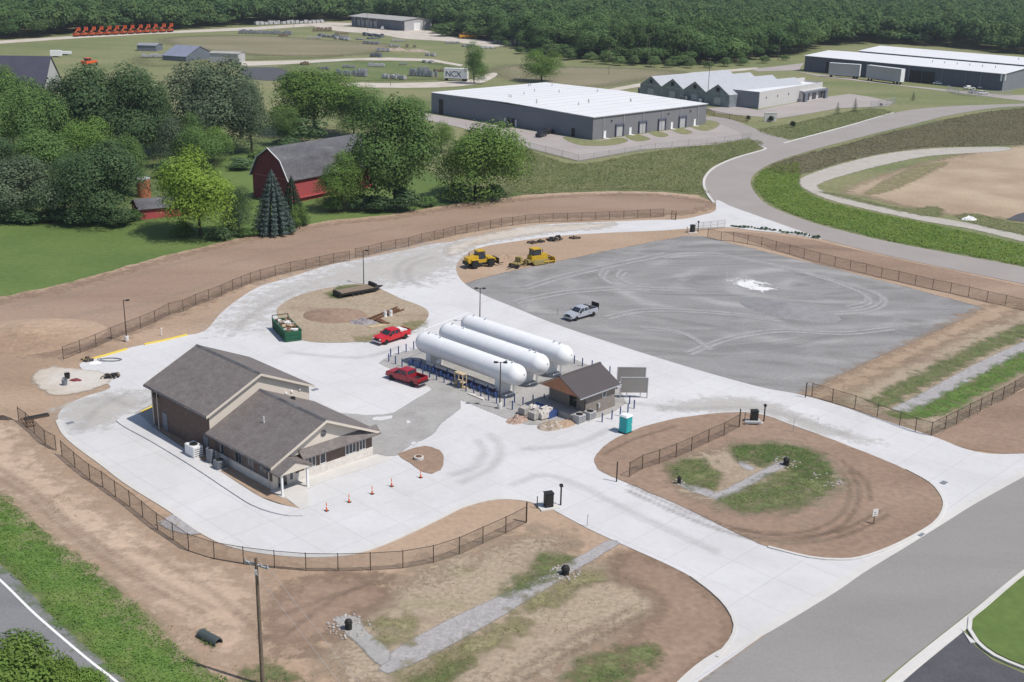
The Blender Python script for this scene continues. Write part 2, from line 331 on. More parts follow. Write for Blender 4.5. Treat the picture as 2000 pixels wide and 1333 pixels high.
M_clover = leafmat('dark_clover', (0.069, 0.132, 0.035), (0.115, 0.184, 0.050), .4, .25, 0)

# ------------------------------------------------------------------ ground sheets
def smooth_loop(pts, sub=6, closed=True):
    n = len(pts); out = []
    rngi = range(n) if closed else range(n-1)
    for i in rngi:
        p0, p1, p2, p3 = (pts[(i-1) % n] if closed or i > 0 else pts[0]), pts[i], pts[(i+1) % n], (pts[(i+2) % n] if closed or i+2 < n else pts[-1])
        d = max(1, min(sub, int((p2-p1).length/1.0)))
        for k in range(d):
            t = k/d; a = 2*p1; b = p2-p0; c = 2*p0-5*p1+4*p2-p3; e = -p0+3*p1-3*p2+p3
            out.append(.5*(a+b*t+c*t*t+e*t*t*t))
    if not closed: out.append(pts[-1])
    return out
def straight_loop(pts, step=1.0):
    out = []
    for a, b in zip(pts, pts[1:]+pts[:1]):
        k = max(1, int((b-a).length/step))
        out += [a+(b-a)*(i/k) for i in range(k)]
    return out
def world_loop(px, z=0, sm=True, jit=0, js=.4):
    pts = [G(x, y) for x, y in px]
    L = smooth_loop(pts) if sm else pts
    if jit:
        L = straight_loop(L, max(.5, jit)); o = []
        for p in L:
            a = noise.noise((p.x*js, p.y*js, 3.1)); b = noise.noise((p.x*js, p.y*js, 9.7)); c = noise.noise((p.x*js*3.3, p.y*js*3.3, 1.2)); d = noise.noise((p.x*js*3.3, p.y*js*3.3, 7.2))
            o.append(p+Vector((a+.6*c, b+.6*d, 0))*jit)
        L = o
    return [Vector((p.x, p.y, z)) for p in L]
def sheet(name, px, z, m, sm=True, jit=0, kind='structure', thick=0, js=.4):
    L = world_loop(px, z, sm, jit, js)
    tri = tessellate_polygon([L]); b = MB(); b.v = [tuple(p) for p in L]
    b.f = [tuple(t) for t in tri]
    if thick:
        n = len(L); b.v += [(p.x, p.y, z-thick) for p in L]
        b.f += [(i, (i+1) % n, n+(i+1) % n, n+i) for i in range(n)]
    b.mi = [0]*len(b.f)
    o = b.build(name, m); 
    me = o.data                                                       # up-facing
    if me.polygons and sum(p.normal.z*p.area for p in me.polygons) < 0: me.flip_normals()
    o['kind'] = kind; return o
def strip(name, px, w, z0, z1, m, sm=True, kind='structure', off=0):
    pts = [G(x, y) for x, y in px]
    L = smooth_loop(pts, closed=False) if sm else pts
    rings = []
    for i, p in enumerate(L):
        d = (L[min(i+1, len(L)-1)]-L[max(i-1, 0)]).normalized(); q = Vector((-d.y, d.x, 0)); c = p+q*off
        rings.append([c+q*w/2+Vector((0, 0, z0)), c+q*w/2+Vector((0, 0, z1)), c-q*w/2+Vector((0, 0, z1)), c-q*w/2+Vector((0, 0, z0))])
    o = MB().loft(rings).build(name, m); o['kind'] = kind; return o

SOFT = {}
def softmat(m, rag, ramp=.09, op=1):
    k = (m.name, rag, ramp, op)
    if k in SOFT: return SOFT[k]
    c = m.copy(); n = c.node_tree.nodes; l = c.node_tree.links; out = n['Material Output']; sh = out.inputs[0].links[0].from_socket
    at = n.new('ShaderNodeAttribute'); at.attribute_name = 'fade'; g = n.new('ShaderNodeNewGeometry')
    t = n.new('ShaderNodeTexNoise'); l.new(g.outputs['Position'], t.inputs['Vector']); t.inputs['Scale'].default_value = .55; t.inputs['Detail'].default_value = 9; t.inputs['Roughness'].default_value = .68
    a = n.new('ShaderNodeMath'); a.operation = 'MULTIPLY_ADD'; l.new(t.outputs[0], a.inputs[0]); a.inputs[1].default_value = rag; l.new(at.outputs['Fac'], a.inputs[2])
    r = n.new('ShaderNodeMapRange'); l.new(a.outputs[0], r.inputs[0]); r.inputs[1].default_value = .5+rag*.5-ramp; r.inputs[2].default_value = .5+rag*.5+ramp; r.inputs[4].default_value = op
    tr = n.new('ShaderNodeBsdfTransparent'); mx = n.new('ShaderNodeMixShader'); l.new(r.outputs[0], mx.inputs[0]); l.new(tr.outputs[0], mx.inputs[1]); l.new(sh, mx.inputs[2]); l.new(mx.outputs[0], out.inputs[0])
    SOFT[k] = c; return c
def soft(name, px, z, m, w=1.2, rag=1.6, sm=True, kind='structure', step=None, world=None, ramp=.16, op=1, fm=1.6):
    """a sheet of soil or grass that breaks up raggedly towards its edge"""
    L = world or world_loop(px, 0, sm); A = np.array([[p.x, p.y] for p in L]); B = np.roll(A, -1, 0)
    lo, hi = A.min(0)-w*1.5, A.max(0)+w*1.5; st = step or max(.45, (hi-lo).max()/150)
    nx, ny = int((hi[0]-lo[0])/st)+2, int((hi[1]-lo[1])/st)+2
    X, Y = np.meshgrid(lo[0]+np.arange(nx)*st, lo[1]+np.arange(ny)*st, indexing='ij'); P = np.stack([X.ravel(), Y.ravel()], 1)
    D = np.full(len(P), 1e9)
    for a, b in zip(A, B):
        d = b-a; q = np.clip(((P-a)@d)/max(d@d, 1e-9), 0, 1); D = np.minimum(D, np.linalg.norm(P-a-q[:, None]*d, axis=1))
    ins = in_poly(P[:, 0], P[:, 1], L); sd = np.where(ins, D, -D); f = np.clip(.5+sd/(2*w), 0, fm).reshape(nx, ny)
    idx = np.arange(nx*ny).reshape(nx, ny); q = np.stack([idx[:-1, :-1], idx[1:, :-1], idx[1:, 1:], idx[:-1, 1:]], -1).reshape(-1, 4)
    ff = f.ravel(); keep = ff[q].max(1) > 0; q = q[keep]; used = np.unique(q); mp = np.full(nx*ny, -1); mp[used] = np.arange(len(used))
    o = raw(name, np.column_stack([P[used], np.full(len(used), z)]), mp[q], softmat(m, rag, ramp, op)); at = o.data.attributes.new('fade', 'FLOAT', 'POINT'); at.data.foreach_set('value', ff[used].astype(np.float32))
    o['kind'] = kind; return o
def in_poly(X, Y, poly):
    c = np.zeros(len(X), bool); n = len(poly)
    for i in range(n):
        x0, y0 = poly[i][:2]; x1, y1 = poly[(i+1) % n][:2]
        if y0 == y1: continue
        t = ((y0 > Y) != (y1 > Y)) & (X < (x1-x0)*(Y-y0)/(y1-y0)+x0); c ^= t
    return c
NLINE = [0]
def soft_line(name, px, width, z, m, w=.3, rag=1.0, op=.32):
    NLINE[0] += 1; z += .0007*NLINE[0]; rag = min(rag, .9)
    L = smooth_loop([G(x, y) for x, y in px], closed=False); a, b = [], []
    for i, p in enumerate(L):
        d = (L[min(i+1, len(L)-1)]-L[max(i-1, 0)]).normalized(); q = Vector((-d.y, d.x, 0))*width/2; a.append(p+q); b.append(p-q)
    return soft(name, None, z, m, max(w, width*.6), rag, world=a+b[::-1], ramp=.45, op=op)
gm = MB(); N = 40
for i in range(N):
    for j in range(N):
        x0, x1 = -1600+i*3600/N, -1600+(i+1)*3600/N; y0, y1 = -200+j*3400/N, -200+(j+1)*3400/N
        gm.quad((x0, y0, 0), (x1, y0, 0), (x1, y1, 0), (x0, y1, 0))
gm.build('ground', M_field)['kind'] = 'structure'

soft('lawn', [(-120, 420), (0, 430), (200, 425), (330, 400), (500, 285), (700, 290), (840, 330), (1010, 370), (1035, 382), (960, 395), (860, 408), (760, 424), (640, 436), (480, 468), (340, 500), (240, 528), (120, 562), (0, 584), (-120, 604)], .02, M_lawn, w=0.9, rag=1.2)
soft('thicket_floor', [(-80, 250), (80, 210), (300, 215), (460, 270), (545, 270), (520, 320), (440, 330), (330, 400), (270, 432), (0, 432), (-80, 440)], .027, M_gclover, 4, 2, kind='stuff'); soft('thicket_floor', [(560, 250), (700, 250), (830, 260), (960, 300), (1010, 360), (950, 385), (830, 330), (720, 250)], .027, M_gmeadow, 3, 2, kind='stuff')
soft('farm_lawn', [(420, 330), (460, 300), (520, 292), (520, 380), (440, 372)], .03, M_lawn, w=1.5, rag=1.5)
SOIL = [(-160, 640), (-100, 600), (0, 580), (120, 557), (240, 523), (340, 496), (480, 463), (640, 432), (760, 420), (860, 403), (960, 390), (1030, 381), (1100, 377), (1200, 374), (1300, 376), (1360, 382), (1396, 396), (1430, 430), (1500, 446), (1600, 465), (1760, 505), (1900, 535), (2000, 556), (2120, 590), (2120, 980), (1950, 985), (1700, 1120), (1500, 1245), (1320, 1380), (900, 1420), (560, 1420), (440, 1345), (400, 1308), (330, 1250), (300, 1205), (250, 1172), (210, 1132), (150, 1088), (100, 1050), (40, 998), (0, 965), (-160, 850)]
sheet('bare_soil', SOIL, .04, M_soil, sm=False, jit=.55)
# softer zones inside the soil
soft('dry_grass_strip', [(1590, 772), (1640, 748), (1760, 700), (1850, 655), (1920, 622), (2000, 600), (2080, 620), (2080, 700), (2000, 745), (1940, 780), (1870, 822), (1818, 848), (1760, 830), (1680, 798)], .066, M_straw, w=2.5, rag=2, ramp=.35)
soft('orange_soil_edge', [(1565, 775), (1640, 738), (1760, 682), (1850, 638), (1925, 600), (1990, 595), (1960, 625), (1880, 655), (1790, 700), (1700, 745), (1640, 775), (1600, 790)], .08, mat('orange_clay', [(.315, .225, .155), (.385, .285, .2)], scale=.3, world=True, grain=.12, gscale=2), w=2, rag=2, ramp=.35)
soft('dry_grass_patch', [(640, 1250), (690, 1180), (800, 1130), (900, 1085), (1000, 1050), (1090, 1050), (1120, 1090), (1260, 1120), (1330, 1160), (1290, 1210), (1180, 1260), (1060, 1340), (760, 1380), (660, 1330)], .06, M_straw, w=3.5, rag=2.2, ramp=.35)
soft('dark_soil_patch', [(540, 1180), (600, 1135), (700, 1125), (755, 1150), (740, 1185), (690, 1215), (640, 1250), (580, 1270), (530, 1240)], .08, M_island, w=2.2, rag=2, ramp=.35)
soft('raked_soil_verge', [(1240, 1075), (1340, 1125), (1385, 1160), (1418, 1195), (1432, 1225), (1422, 1252), (1396, 1284), (1356, 1308), (1300, 1350), (1180, 1350), (1230, 1250), (1290, 1180), (1200, 1120)], .085, M_island, w=1.6, rag=1.6, ramp=.35)
soft('raked_soil_corner', [(1820, 856), (1880, 825), (2000, 762), (2100, 710), (2100, 886), (1960, 888), (1900, 880), (1850, 868)], .07, M_island, sm=False, w=0.5, rag=1)
soft('raked_soil_bank', [(1410, 452), (1500, 458), (1590, 470), (1755, 508), (2000, 560), (2100, 585), (2100, 630), (1963, 600), (1855, 574), (1690, 537), (1600, 517), (1490, 480)], .07, M_island, sm=False, w=0.6, rag=1)

soft('graded_soil_strip', [(-150, 640), (0, 588), (120, 565), (240, 531), (340, 503), (480, 470), (640, 439), (760, 427), (860, 410), (960, 397), (1100, 384), (1250, 380), (1355, 390), (1390, 402), (1330, 418), (1180, 424), (1050, 428), (930, 445), (830, 468), (690, 500), (560, 530), (450, 566), (340, 612), (220, 662), (120, 690), (20, 690), (-150, 720)], .055, M_graded, 3, 2, ramp=.35)
soft('pale_soil_slope', [(-150, 800), (20, 830), (80, 890), (180, 965), (290, 1040), (380, 1095), (500, 1125), (520, 1180), (500, 1260), (430, 1290), (330, 1220), (210, 1110), (100, 1030), (0, 950), (-150, 860)], .056, M_paleslope, 4, 2.2, ramp=.35)
for px, w in (([(30, 600), (160, 572), (330, 520), (480, 482)], 1.2), ([(200, 612), (300, 590), (420, 552)], .9), ([(430, 520), (620, 472), (800, 440)], 1.0), ([(60, 640), (150, 618), (215, 600)], 1.5)): soft_line('pale_soil_streak', px, w, .062, M_palerut, .9, 2)
for px in ([(-20, 905), (60, 955), (160, 1040), (300, 1130), (420, 1190)], [(-20, 925), (55, 972), (150, 1053), (290, 1145), (400, 1200)], [(260, 1060), (340, 1110), (430, 1170), (520, 1250)], [(700, 1150), (640, 1180), (560, 1240)], [(560, 1200), (640, 1170), (730, 1140)], [(1000, 1320), (1100, 1260), (1230, 1190)], [(1020, 1330), (1130, 1270), (1260, 1200)]): soft_line('tyre_rut', px, .4, .095, M_rut, .35, 1.8, .3)
# gravel lot
soft('gravel_lot', [(905, 556), (940, 545), (1000, 530), (1080, 514), (1180, 492), (1280, 472), (1345, 461), (1372, 462), (1450, 482), (1600, 518), (1760, 559), (1925, 603), (1880, 625), (1800, 662), (1700, 706), (1640, 736), (1590, 762), (1560, 785), (1400, 760), (1100, 660)], .06, M_gravel, sm=False, w=0.8, rag=1.2)
# concrete drive
DRIVE = [(1400, 392), (1397, 412), (1372, 421), (1330, 429.5), (1270, 431), (1180, 434.6), (1090, 438), (1030, 443), (970, 456), (915, 466), (880, 474), (850, 477), (790, 490), (740, 500), (690, 510), (640, 520), (560, 545), (505, 562), (460, 590), (430, 615), (400, 648), (366, 656), (330, 665), (248, 682), (165, 707), (160, 722), (200, 745), (215, 760), (170, 775), (135, 790), (117, 806), (113, 822), (125, 846), (150, 870), (200, 907), (250, 945), (330, 995), (400, 1043), (460, 1069), (540, 1083), (620, 1087), (690, 1081), (740, 1066), (800, 1040), (860, 1011), (900, 991), (950, 977), (990, 974), (1030, 978), (1065, 988), (1085, 1000), (1150, 1035), (1215, 1065), (1300, 1103), (1350, 1129), (1390, 1159), (1420, 1190), (1434, 1225), (1424, 1255), (1399, 1285), (1358, 1310), (1315, 1345), (1335, 1352), (1500, 1236), (1680, 1115), (1850, 1016), (2020, 915), (2060, 888), (2000, 888), (1930, 888), (1880, 877), (1830, 857), (1740, 827), (1640, 794), (1560, 772), (1470, 754), (1300, 705), (1100, 640), (1000, 600), (940, 575), (905, 553), (891, 530), (895, 512), (915, 494), (940, 484), (975, 477), (1040, 468), (1090, 462), (1180, 456), (1280, 452), (1355, 447), (1420, 445), (1470, 451), (1540, 458), (1600, 468), (1590, 462), (1500, 430), (1430, 405)]
sheet('concrete_drive', DRIVE, .1, M_conc, thick=.1)
soft('sandy_drive', [(905, 470), (960, 456), (1030, 444), (1110, 440), (1200, 438), (1160, 448), (1080, 455), (1000, 466), (930, 481), (890, 498), (872, 490)], .115, M_sandy, w=2, rag=2, ramp=.35)
def island(name, px, m, jit=.12): 
    o = sheet(name, px, .14, m, jit=jit); return o
island('soil_island', [(540, 612), (548, 598), (575, 582), (620, 568), (660, 561), (700, 556), (735, 562), (780, 584), (825, 601), (837, 615), (828, 633), (800, 650), (760, 662), (700, 669), (640, 671), (590, 666), (558, 645)], M_straw.copy())
island('raked_soil_island', [(1160, 905), (1165, 890), (1190, 866), (1230, 846), (1290, 826), (1350, 815), (1400, 810), (1450, 808), (1500, 815), (1540, 830), (1600, 851), (1700, 890), (1770, 920), (1815, 945), (1839, 975), (1840, 998), (1822, 1024), (1780, 1050), (1730, 1074), (1680, 1091), (1640, 1095), (1580, 1090), (1500, 1070), (1430, 1040), (1350, 1000), (1270, 965), (1200, 935), (1168, 919)], M_island)
island('planter_soil', [(777, 889), (800, 880), (830, 873), (858, 881), (868, 900), (861, 920), (845, 928), (825, 924), (802, 908)], M_island)
for px in ([(1230, 950), (1340, 1000), (1450, 1038), (1560, 1052), (1650, 1035), (1720, 1000)], [(1225, 960), (1340, 1012), (1450, 1050), (1560, 1063), (1655, 1047), (1735, 1008)], [(1430, 1035), (1500, 1045), (1580, 1040), (1640, 1010), (1660, 960), (1640, 920)], [(1440, 1045), (1510, 1056), (1590, 1052), (1655, 1020), (1678, 965), (1660, 920)], [(1640, 900), (1690, 940), (1700, 980)], [(1180, 890), (1240, 860), (1320, 835)]): soft_line('tyre_rut', px, .32, .147, M_rut, .3, 1.8, .45)
for px in ([(1460, 1048), (1540, 1062), (1620, 1056)], [(1600, 1000), (1640, 960), (1640, 920)], [(1560, 1030), (1640, 1000), (1680, 950)]): soft_line('pale_soil_streak', px, .7, .148, M_palerut, .6, 2)
soft('dry_grass_patch', [(1310, 905), (1400, 880), (1450, 865), (1560, 868), (1640, 920), (1650, 955), (1560, 995), (1440, 1005), (1380, 985), (1320, 955)], .144, M_straw, 1.6, 2.2, ramp=.35)
for px in ([(800, 560), (780, 545), (775, 528), (790, 512), (830, 498)], [(822, 560), (800, 545), (797, 530), (815, 514), (850, 503)], [(930, 860), (945, 885), (925, 915), (880, 930)], [(955, 850), (978, 880), (960, 915), (900, 945)], [(560, 690), (700, 700), (780, 680)], [(600, 560), (500, 610), (450, 660)], [(1000, 950), (1060, 930), (1130, 950), (1250, 1010), (1400, 1080)], [(1180, 780), (1330, 800), (1480, 800), (1650, 850)], [(170, 790), (210, 780), (260, 795), (290, 780)], [(150, 850), (190, 800), (250, 770)], [(1020, 880), (1120, 870), (1190, 840)]): soft_line('tyre_stain', px, .7, .108, M_stain, .6, 2.4)
soft('dusty_concrete', [(120, 800), (170, 780), (240, 770), (290, 775), (270, 800), (200, 830), (150, 835)], .106, M_dusty, 3, 2.2, ramp=.35, op=.7); soft('dusty_concrete', [(1300, 800), (1400, 780), (1500, 790), (1600, 830), (1700, 865), (1600, 845), (1500, 812), (1400, 805)], .106, M_dusty, 2, 2.2, ramp=.35, op=.7); soft('dusty_concrete', [(560, 560), (700, 515), (850, 480), (890, 500), (840, 540), (760, 555), (640, 560), (540, 600), (480, 640), (450, 630)], .105, M_dusty, 6, 2.4, ramp=.35, op=.7)
for px in ([(1180, 525), (1172, 540), (1200, 556), (1260, 566)], [(1215, 528), (1205, 540), (1225, 552), (1270, 558)], [(1500, 515), (1600, 540), (1690, 565), (1722, 585), (1690, 605), (1600, 612)], [(1530, 520), (1620, 548), (1680, 572), (1690, 590), (1650, 600)], [(1000, 590), (1100, 570), (1220, 562), (1350, 566)], [(1340, 690), (1420, 660), (1520, 645), (1640, 650), (1740, 640)], [(1020, 562), (1100, 538), (1200, 515), (1300, 495)], [(1180, 620), (1260, 605), (1400, 610), (1520, 625)], [(1300, 500), (1380, 495), (1470, 510), (1560, 530)], [(1250, 640), (1330, 650), (1380, 680)]):
    for dx in (0, 14): soft_line('pale_tyre_mark', [(x+dx*.6, y+dx*.35) for x, y in px], .6, .07, M_stain2, .4, .8, .85)
# stone base left unpaved between office, tanks and pump house
soft('stone_base_yard', [(640, 806), (681, 810), (716, 813), (745, 812), (769, 808), (797, 791), (822, 776), (846, 762), (832, 753), (790, 735), (740, 711), (752, 702), (775, 692), (830, 680), (900, 670), (1000, 680), (1113, 700), (1150, 716), (1210, 760), (1222, 790), (1195, 808), (1150, 824), (1100, 832), (1030, 832), (985, 818), (899, 782), (899, 800), (860, 830), (846, 850), (825, 862), (806, 868), (790, 880), (776, 892), (750, 893), (727, 892), (690, 880), (650, 850)], .116, M_pad, sm=False, w=0.25, rag=0.5)
for k, px in enumerate(([(728, 816), (752, 815), (768, 813), (765, 820), (742, 824), (726, 822)], [(790, 825), (801, 822), (804, 829), (796, 830)], [(800, 868), (812, 862), (816, 868), (806, 872)])):
    soft('concrete_spill', px, .124, M_conc, w=.3, rag=1.2)
# sidewalk round the office, a real kerb step high
sheet('sidewalk', [(228, 825), (300, 868), (380, 917), (440, 957), (490, 989), (530, 1004), (565, 1011), (592, 1011), (588, 998), (558, 992), (509, 975), (420, 918), (369, 886), (303, 841), (268, 812)], .24, M_conc, thick=.16)
sheet('foundation_soil', [(303, 838), (330, 830), (440, 890), (534, 962), (586, 997), (558, 991), (509, 974), (420, 917), (369, 885)], .21, M_soil, sm=False)
sheet('front_walk', [(545, 965), (588, 998), (604, 991), (600, 954), (770, 898), (735, 890), (560, 948)], .17, M_kerb, sm=False, thick=.06)
strip('yellow_kerb', [(163, 707), (200, 698), (248, 684)], .35, .1, .26, M_yel)
strip('yellow_kerb', [(282, 675), (320, 667), (366, 656)], .35, .1, .25, M_yel)
strip('yellow_kerb', [(276, 808), (305, 794)], .35, .1, .25, M_yel, sm=False)
sheet('stoop', [(255, 815), (300, 790), (330, 812), (290, 842)], .2, M_pad, sm=False, thick=.1)
# roads
sheet('front_road', [(1340, 1352), (1500, 1238), (1680, 1117), (1850, 1018), (2020, 917), (2150, 850), (2150, 1020), (2000, 1113), (1895, 1196), (1776, 1290), (1690, 1360)], .07, M_asph, sm=False)
strip('gutter', [(1318, 1352), (1384, 1294), (1500, 1229), (1620, 1157), (1680, 1116), (1756, 1070), (1840, 1018), (1900, 981), (2020, 915)], .9, .08, .118, M_kerb)
strip('gutter', [(1690, 1372), (1776, 1296), (1900, 1197), (2000, 1116), (2120, 1030)], 1.0, .03, .1, M_kerb, off=-.4)
strip('kerb', [(1400, 1286), (1425, 1256), (1436, 1225), (1421, 1190), (1391, 1159), (1350, 1128)], .3, .05, .2, M_kerb)
strip('kerb', [(1500, 1071), (1580, 1091), (1640, 1096), (1681, 1092), (1732, 1075), (1782, 1051), (1824, 1025), (1842, 999), (1841, 975), (1817, 945), (1770, 919)], .3, .05, .22, M_kerb)
strip('kerb', [(1600, 851), (1540, 830), (1500, 815), (1450, 807), (1400, 809)], .18, .05, .19, M_kerb)
strip('kerb', [(113, 822), (125, 847), (150, 871), (200, 908), (250, 946), (330, 996), (400, 1044), (460, 1070), (540, 1084), (620, 1088), (690, 1082), (740, 1067), (800, 1041), (860, 1012), (900, 992), (950, 978), (990, 975), (1030, 979), (1065, 989)], .55, .04, .118, M_kerb)
sheet('corner_lawn', [(2080, 1070), (2000, 1126), (1925, 1190), (1899, 1212), (1898, 1230), (1912, 1252), (1945, 1278), (2000, 1302), (2080, 1330), (2600, 1500), (2900, 900), (2300, 940)], .12, M_lawn)
strip('kerb', [(2080, 1064), (2000, 1120), (1922, 1185), (1895, 1210), (1893, 1232), (1908, 1256), (1942, 1283), (2000, 1308), (2080, 1336)], .35, .03, .2, M_kerb)
sheet('parking_lot', [(1720, 1352), (1745, 1333), (1820, 1278), (1874, 1236), (1882, 1236), (1905, 1264), (1940, 1292), (2000, 1317), (2100, 1350), (2100, 1420), (1700, 1420)], .075, M_dark, sm=False)
strip('kerb', [(1700, 1368), (1745, 1332), (1820, 1277), (1876, 1232), (1900, 1258)], .5, .03, .16, M_kerb, sm=False)
sheet('back_road', [(2150, 196), (2000, 203), (1940, 205), (1860, 208), (1790, 214), (1745, 222), (1700, 235), (1650, 249), (1566, 271.5), (1493, 292.6), (1440, 308), (1398, 326), (1379, 346), (1376, 364), (1384, 382), (1394, 396), (1420, 408), (1500, 436), (1590, 464), (1755, 505), (2000, 556), (2150, 590), (2150, 556), (2000, 523), (1755, 477), (1650, 453), (1573, 431), (1503, 403), (1475, 378), (1466, 357), (1475, 340), (1510, 319), (1580, 296), (1650, 277), (1720, 259), (1790, 242), (1860, 225), (1966, 210), (2150, 204)], .08, M_road2)
strip('kerb', [(1745, 221), (1700, 234), (1650, 248.5), (1566, 271), (1530, 281)], .6, .05, .2, M_kerb)
strip('kerb', [(1488, 288), (1493, 293), (1440, 308.5), (1398, 326.5), (1378, 346), (1375, 364), (1383, 382), (1394, 397)], .6, .05, .2, M_kerb)
sheet('side_road', [(1500, 294), (1470, 275), (1430, 252), (1385, 238), (1378, 229), (1420, 232), (1460, 246), (1500, 262), (1545, 278)], .085, M_road2)
sheet('warehouse_yard', [(815, 212), (832, 222), (1157, 276), (1378, 245), (1415, 232), (1440, 246), (1480, 266), (1400, 283), (1250, 293), (1130, 315), (1000, 281), (900, 250), (800, 228)], .07, M_pale, sm=False)
for px in ([(1100, 268), (1160, 276), (1212, 270), (1225, 277), (1190, 285), (1130, 284)], [(1222, 268), (1240, 262), (1270, 272), (1245, 277)], [(1268, 260), (1285, 257), (1306, 265), (1288, 269)], [(1307, 252), (1325, 249), (1352, 259), (1332, 263)], [(1348, 246), (1385, 236), (1405, 243), (1390, 254), (1370, 256)]):
    soft('lawn_strip', px, .09, M_field, w=.6, rag=1)
sheet('greenhouse_lot', [(1480, 216), (1606, 191), (1660, 184), (1700, 190), (1745, 200), (1735, 208), (1640, 212), (1560, 226), (1520, 232), (1400, 222), (1380, 212), (1440, 208)], .07, M_pale, sm=False)
sheet('storage_yard_drive', [(1560, 138), (1480, 140), (1465, 136), (1570, 124)], .07, M_pale, sm=False)
sheet('long_building_apron', [(1555, 140), (1750, 166), (1960, 186), (2150, 190), (2150, 205), (2000, 198), (1870, 182), (1740, 166), (1600, 150)], .07, M_pale, sm=False)
# right hand field
soft('sand_field', [(1650, 375), (1700, 352), (1780, 326), (1880, 303), (1960, 290), (2150, 275), (2150, 470), (2000, 432), (1900, 425), (1830, 416), (1760, 401), (1700, 386)], .04, M_sand, w=3, rag=2, ramp=.35)
soft('gravel_track', [(2150, 506), (2000, 473), (1900, 449), (1800, 432), (1700, 411), (1620, 391), (1572, 370), (1563, 358), (1570, 346), (1640, 322), (1720, 303), (1820, 291), (1960, 288), (1960, 296), (1820, 305), (1730, 322), (1660, 340), (1605, 358), (1600, 370), (1640, 383), (1720, 402), (1820, 424), (1910, 440), (2000, 460), (2150, 492)], .07, M_track, w=0.8, rag=1.2)
soft('gravel_path', [(1740, 800), (1790, 775), (1850, 742), (1920, 705), (2000, 668), (2080, 632), (2080, 652), (2000, 690), (1930, 727), (1860, 765), (1790, 805), (1762, 807)], .1, M_path, w=0.35, rag=0.9)
soft('gravel_path', [(1195, 1055), (1212, 1062), (1130, 1113), (1060, 1158), (960, 1218), (850, 1280), (760, 1318), (738, 1312), (770, 1272), (850, 1226), (950, 1178), (1050, 1130), (1110, 1100)], .11, M_path, w=0.35, rag=0.9)
soft('gravel_path', [(1382, 972), (1420, 957), (1490, 920), (1528, 902), (1540, 910), (1500, 932), (1440, 965), (1405, 980)], .16, M_path, w=0.35, rag=0.9)
soft('gravel_path', [(1318, 938), (1330, 943), (1395, 963), (1390, 976), (1330, 953)], .155, M_path, w=0.35, rag=0.9)
soft('gravel_path', [(1438, 900), (1455, 905), (1475, 918), (1465, 924), (1445, 912)], .155, M_path, w=0.35, rag=0.9)
soft('gravel_path', [(652, 1208), (700, 1208), (710, 1228), (760, 1275), (745, 1305), (700, 1262), (672, 1236)], .122, M_pad, w=0.35, rag=0.9)
soft('gravel_apron', [(312, 1025), (330, 1010), (345, 1005), (380, 1035), (395, 1043), (372, 1047), (340, 1040)], .11, M_path, w=0.3, rag=0.6)
# highway at the lower left
sheet('highway', [(-120, 1010), (0, 1104), (35, 1132), (105, 1209), (175, 1269), (245, 1333), (300, 1390), (-100, 1500), (-250, 1200)], .05, M_hwy, sm=False)
strip('lane_line', [(-100, 1048), (0, 1134), (70, 1202), (168, 1286), (228, 1333), (290, 1390)], .22, .051, .058, M_paint)
# far yard
soft('far_track', [(-100, 86), (0, 80), (140, 71), (300, 63), (500, 53), (640, 44), (700, 46), (700, 52), (640, 50), (500, 59), (300, 67), (140, 76), (0, 86), (-100, 92)], .05, M_sandy, sm=False, w=1, rag=1.2)
soft('far_yard', [(600, 47), (690, 54), (790, 60), (835, 60), (880, 72), (1000, 84), (960, 92), (880, 82), (790, 76), (740, 68), (650, 60)], .06, M_sandy, w=3, rag=1.6)
soft('far_track', [(470, 121), (600, 118), (700, 114), (760, 113), (845, 116), (905, 127), (900, 130), (840, 120), (700, 118), (560, 126), (470, 130)], .05, M_sandy, sm=False, w=1, rag=1.2)
soft('far_track', [(690, 162), (760, 163), (900, 158), (960, 143), (970, 148), (930, 165), (830, 172), (690, 170)], .05, M_sandy, w=1, rag=1.2)
soft('far_track', [(1160, 180), (1250, 163), (1350, 142), (1480, 132), (1480, 136), (1350, 148), (1260, 168), (1170, 184)], .05, M_sandy, sm=False, w=1, rag=1.2)
soft('dark_gravel_patch', [(470, 135), (540, 133), (575, 150), (545, 158), (490, 154)], .06, M_dark, w=3, rag=1.4)
soft('green_meadow', [(560, 130), (640, 120), (720, 122), (800, 118), (860, 126), (900, 140), (880, 152), (760, 158), (640, 158), (560, 150)], .03, M_yardgr, 7, 2, ramp=.35)
soft('green_meadow', [(280, 112), (380, 105), (560, 108), (700, 100), (640, 112), (470, 118), (300, 130)], .03, M_gmeadow, 8, 2, ramp=.35)
soft('dry_field', [(330, 75), (480, 70), (620, 78), (760, 88), (720, 105), (520, 108), (360, 92)], .038, M_drygr, w=9, rag=2, ramp=.35)
soft('dry_field', [(960, 142), (1010, 128), (1120, 132), (1260, 135), (1330, 143), (1240, 158), (1150, 170), (1030, 160)], .038, M_drygr, w=9, rag=2, ramp=.35)
soft('dry_field', [(1380, 385), (1290, 372), (1150, 372), (1040, 380), (1000, 365), (1060, 340), (1200, 330), (1400, 352)], .03, M_field, w=9, rag=2, ramp=.35)

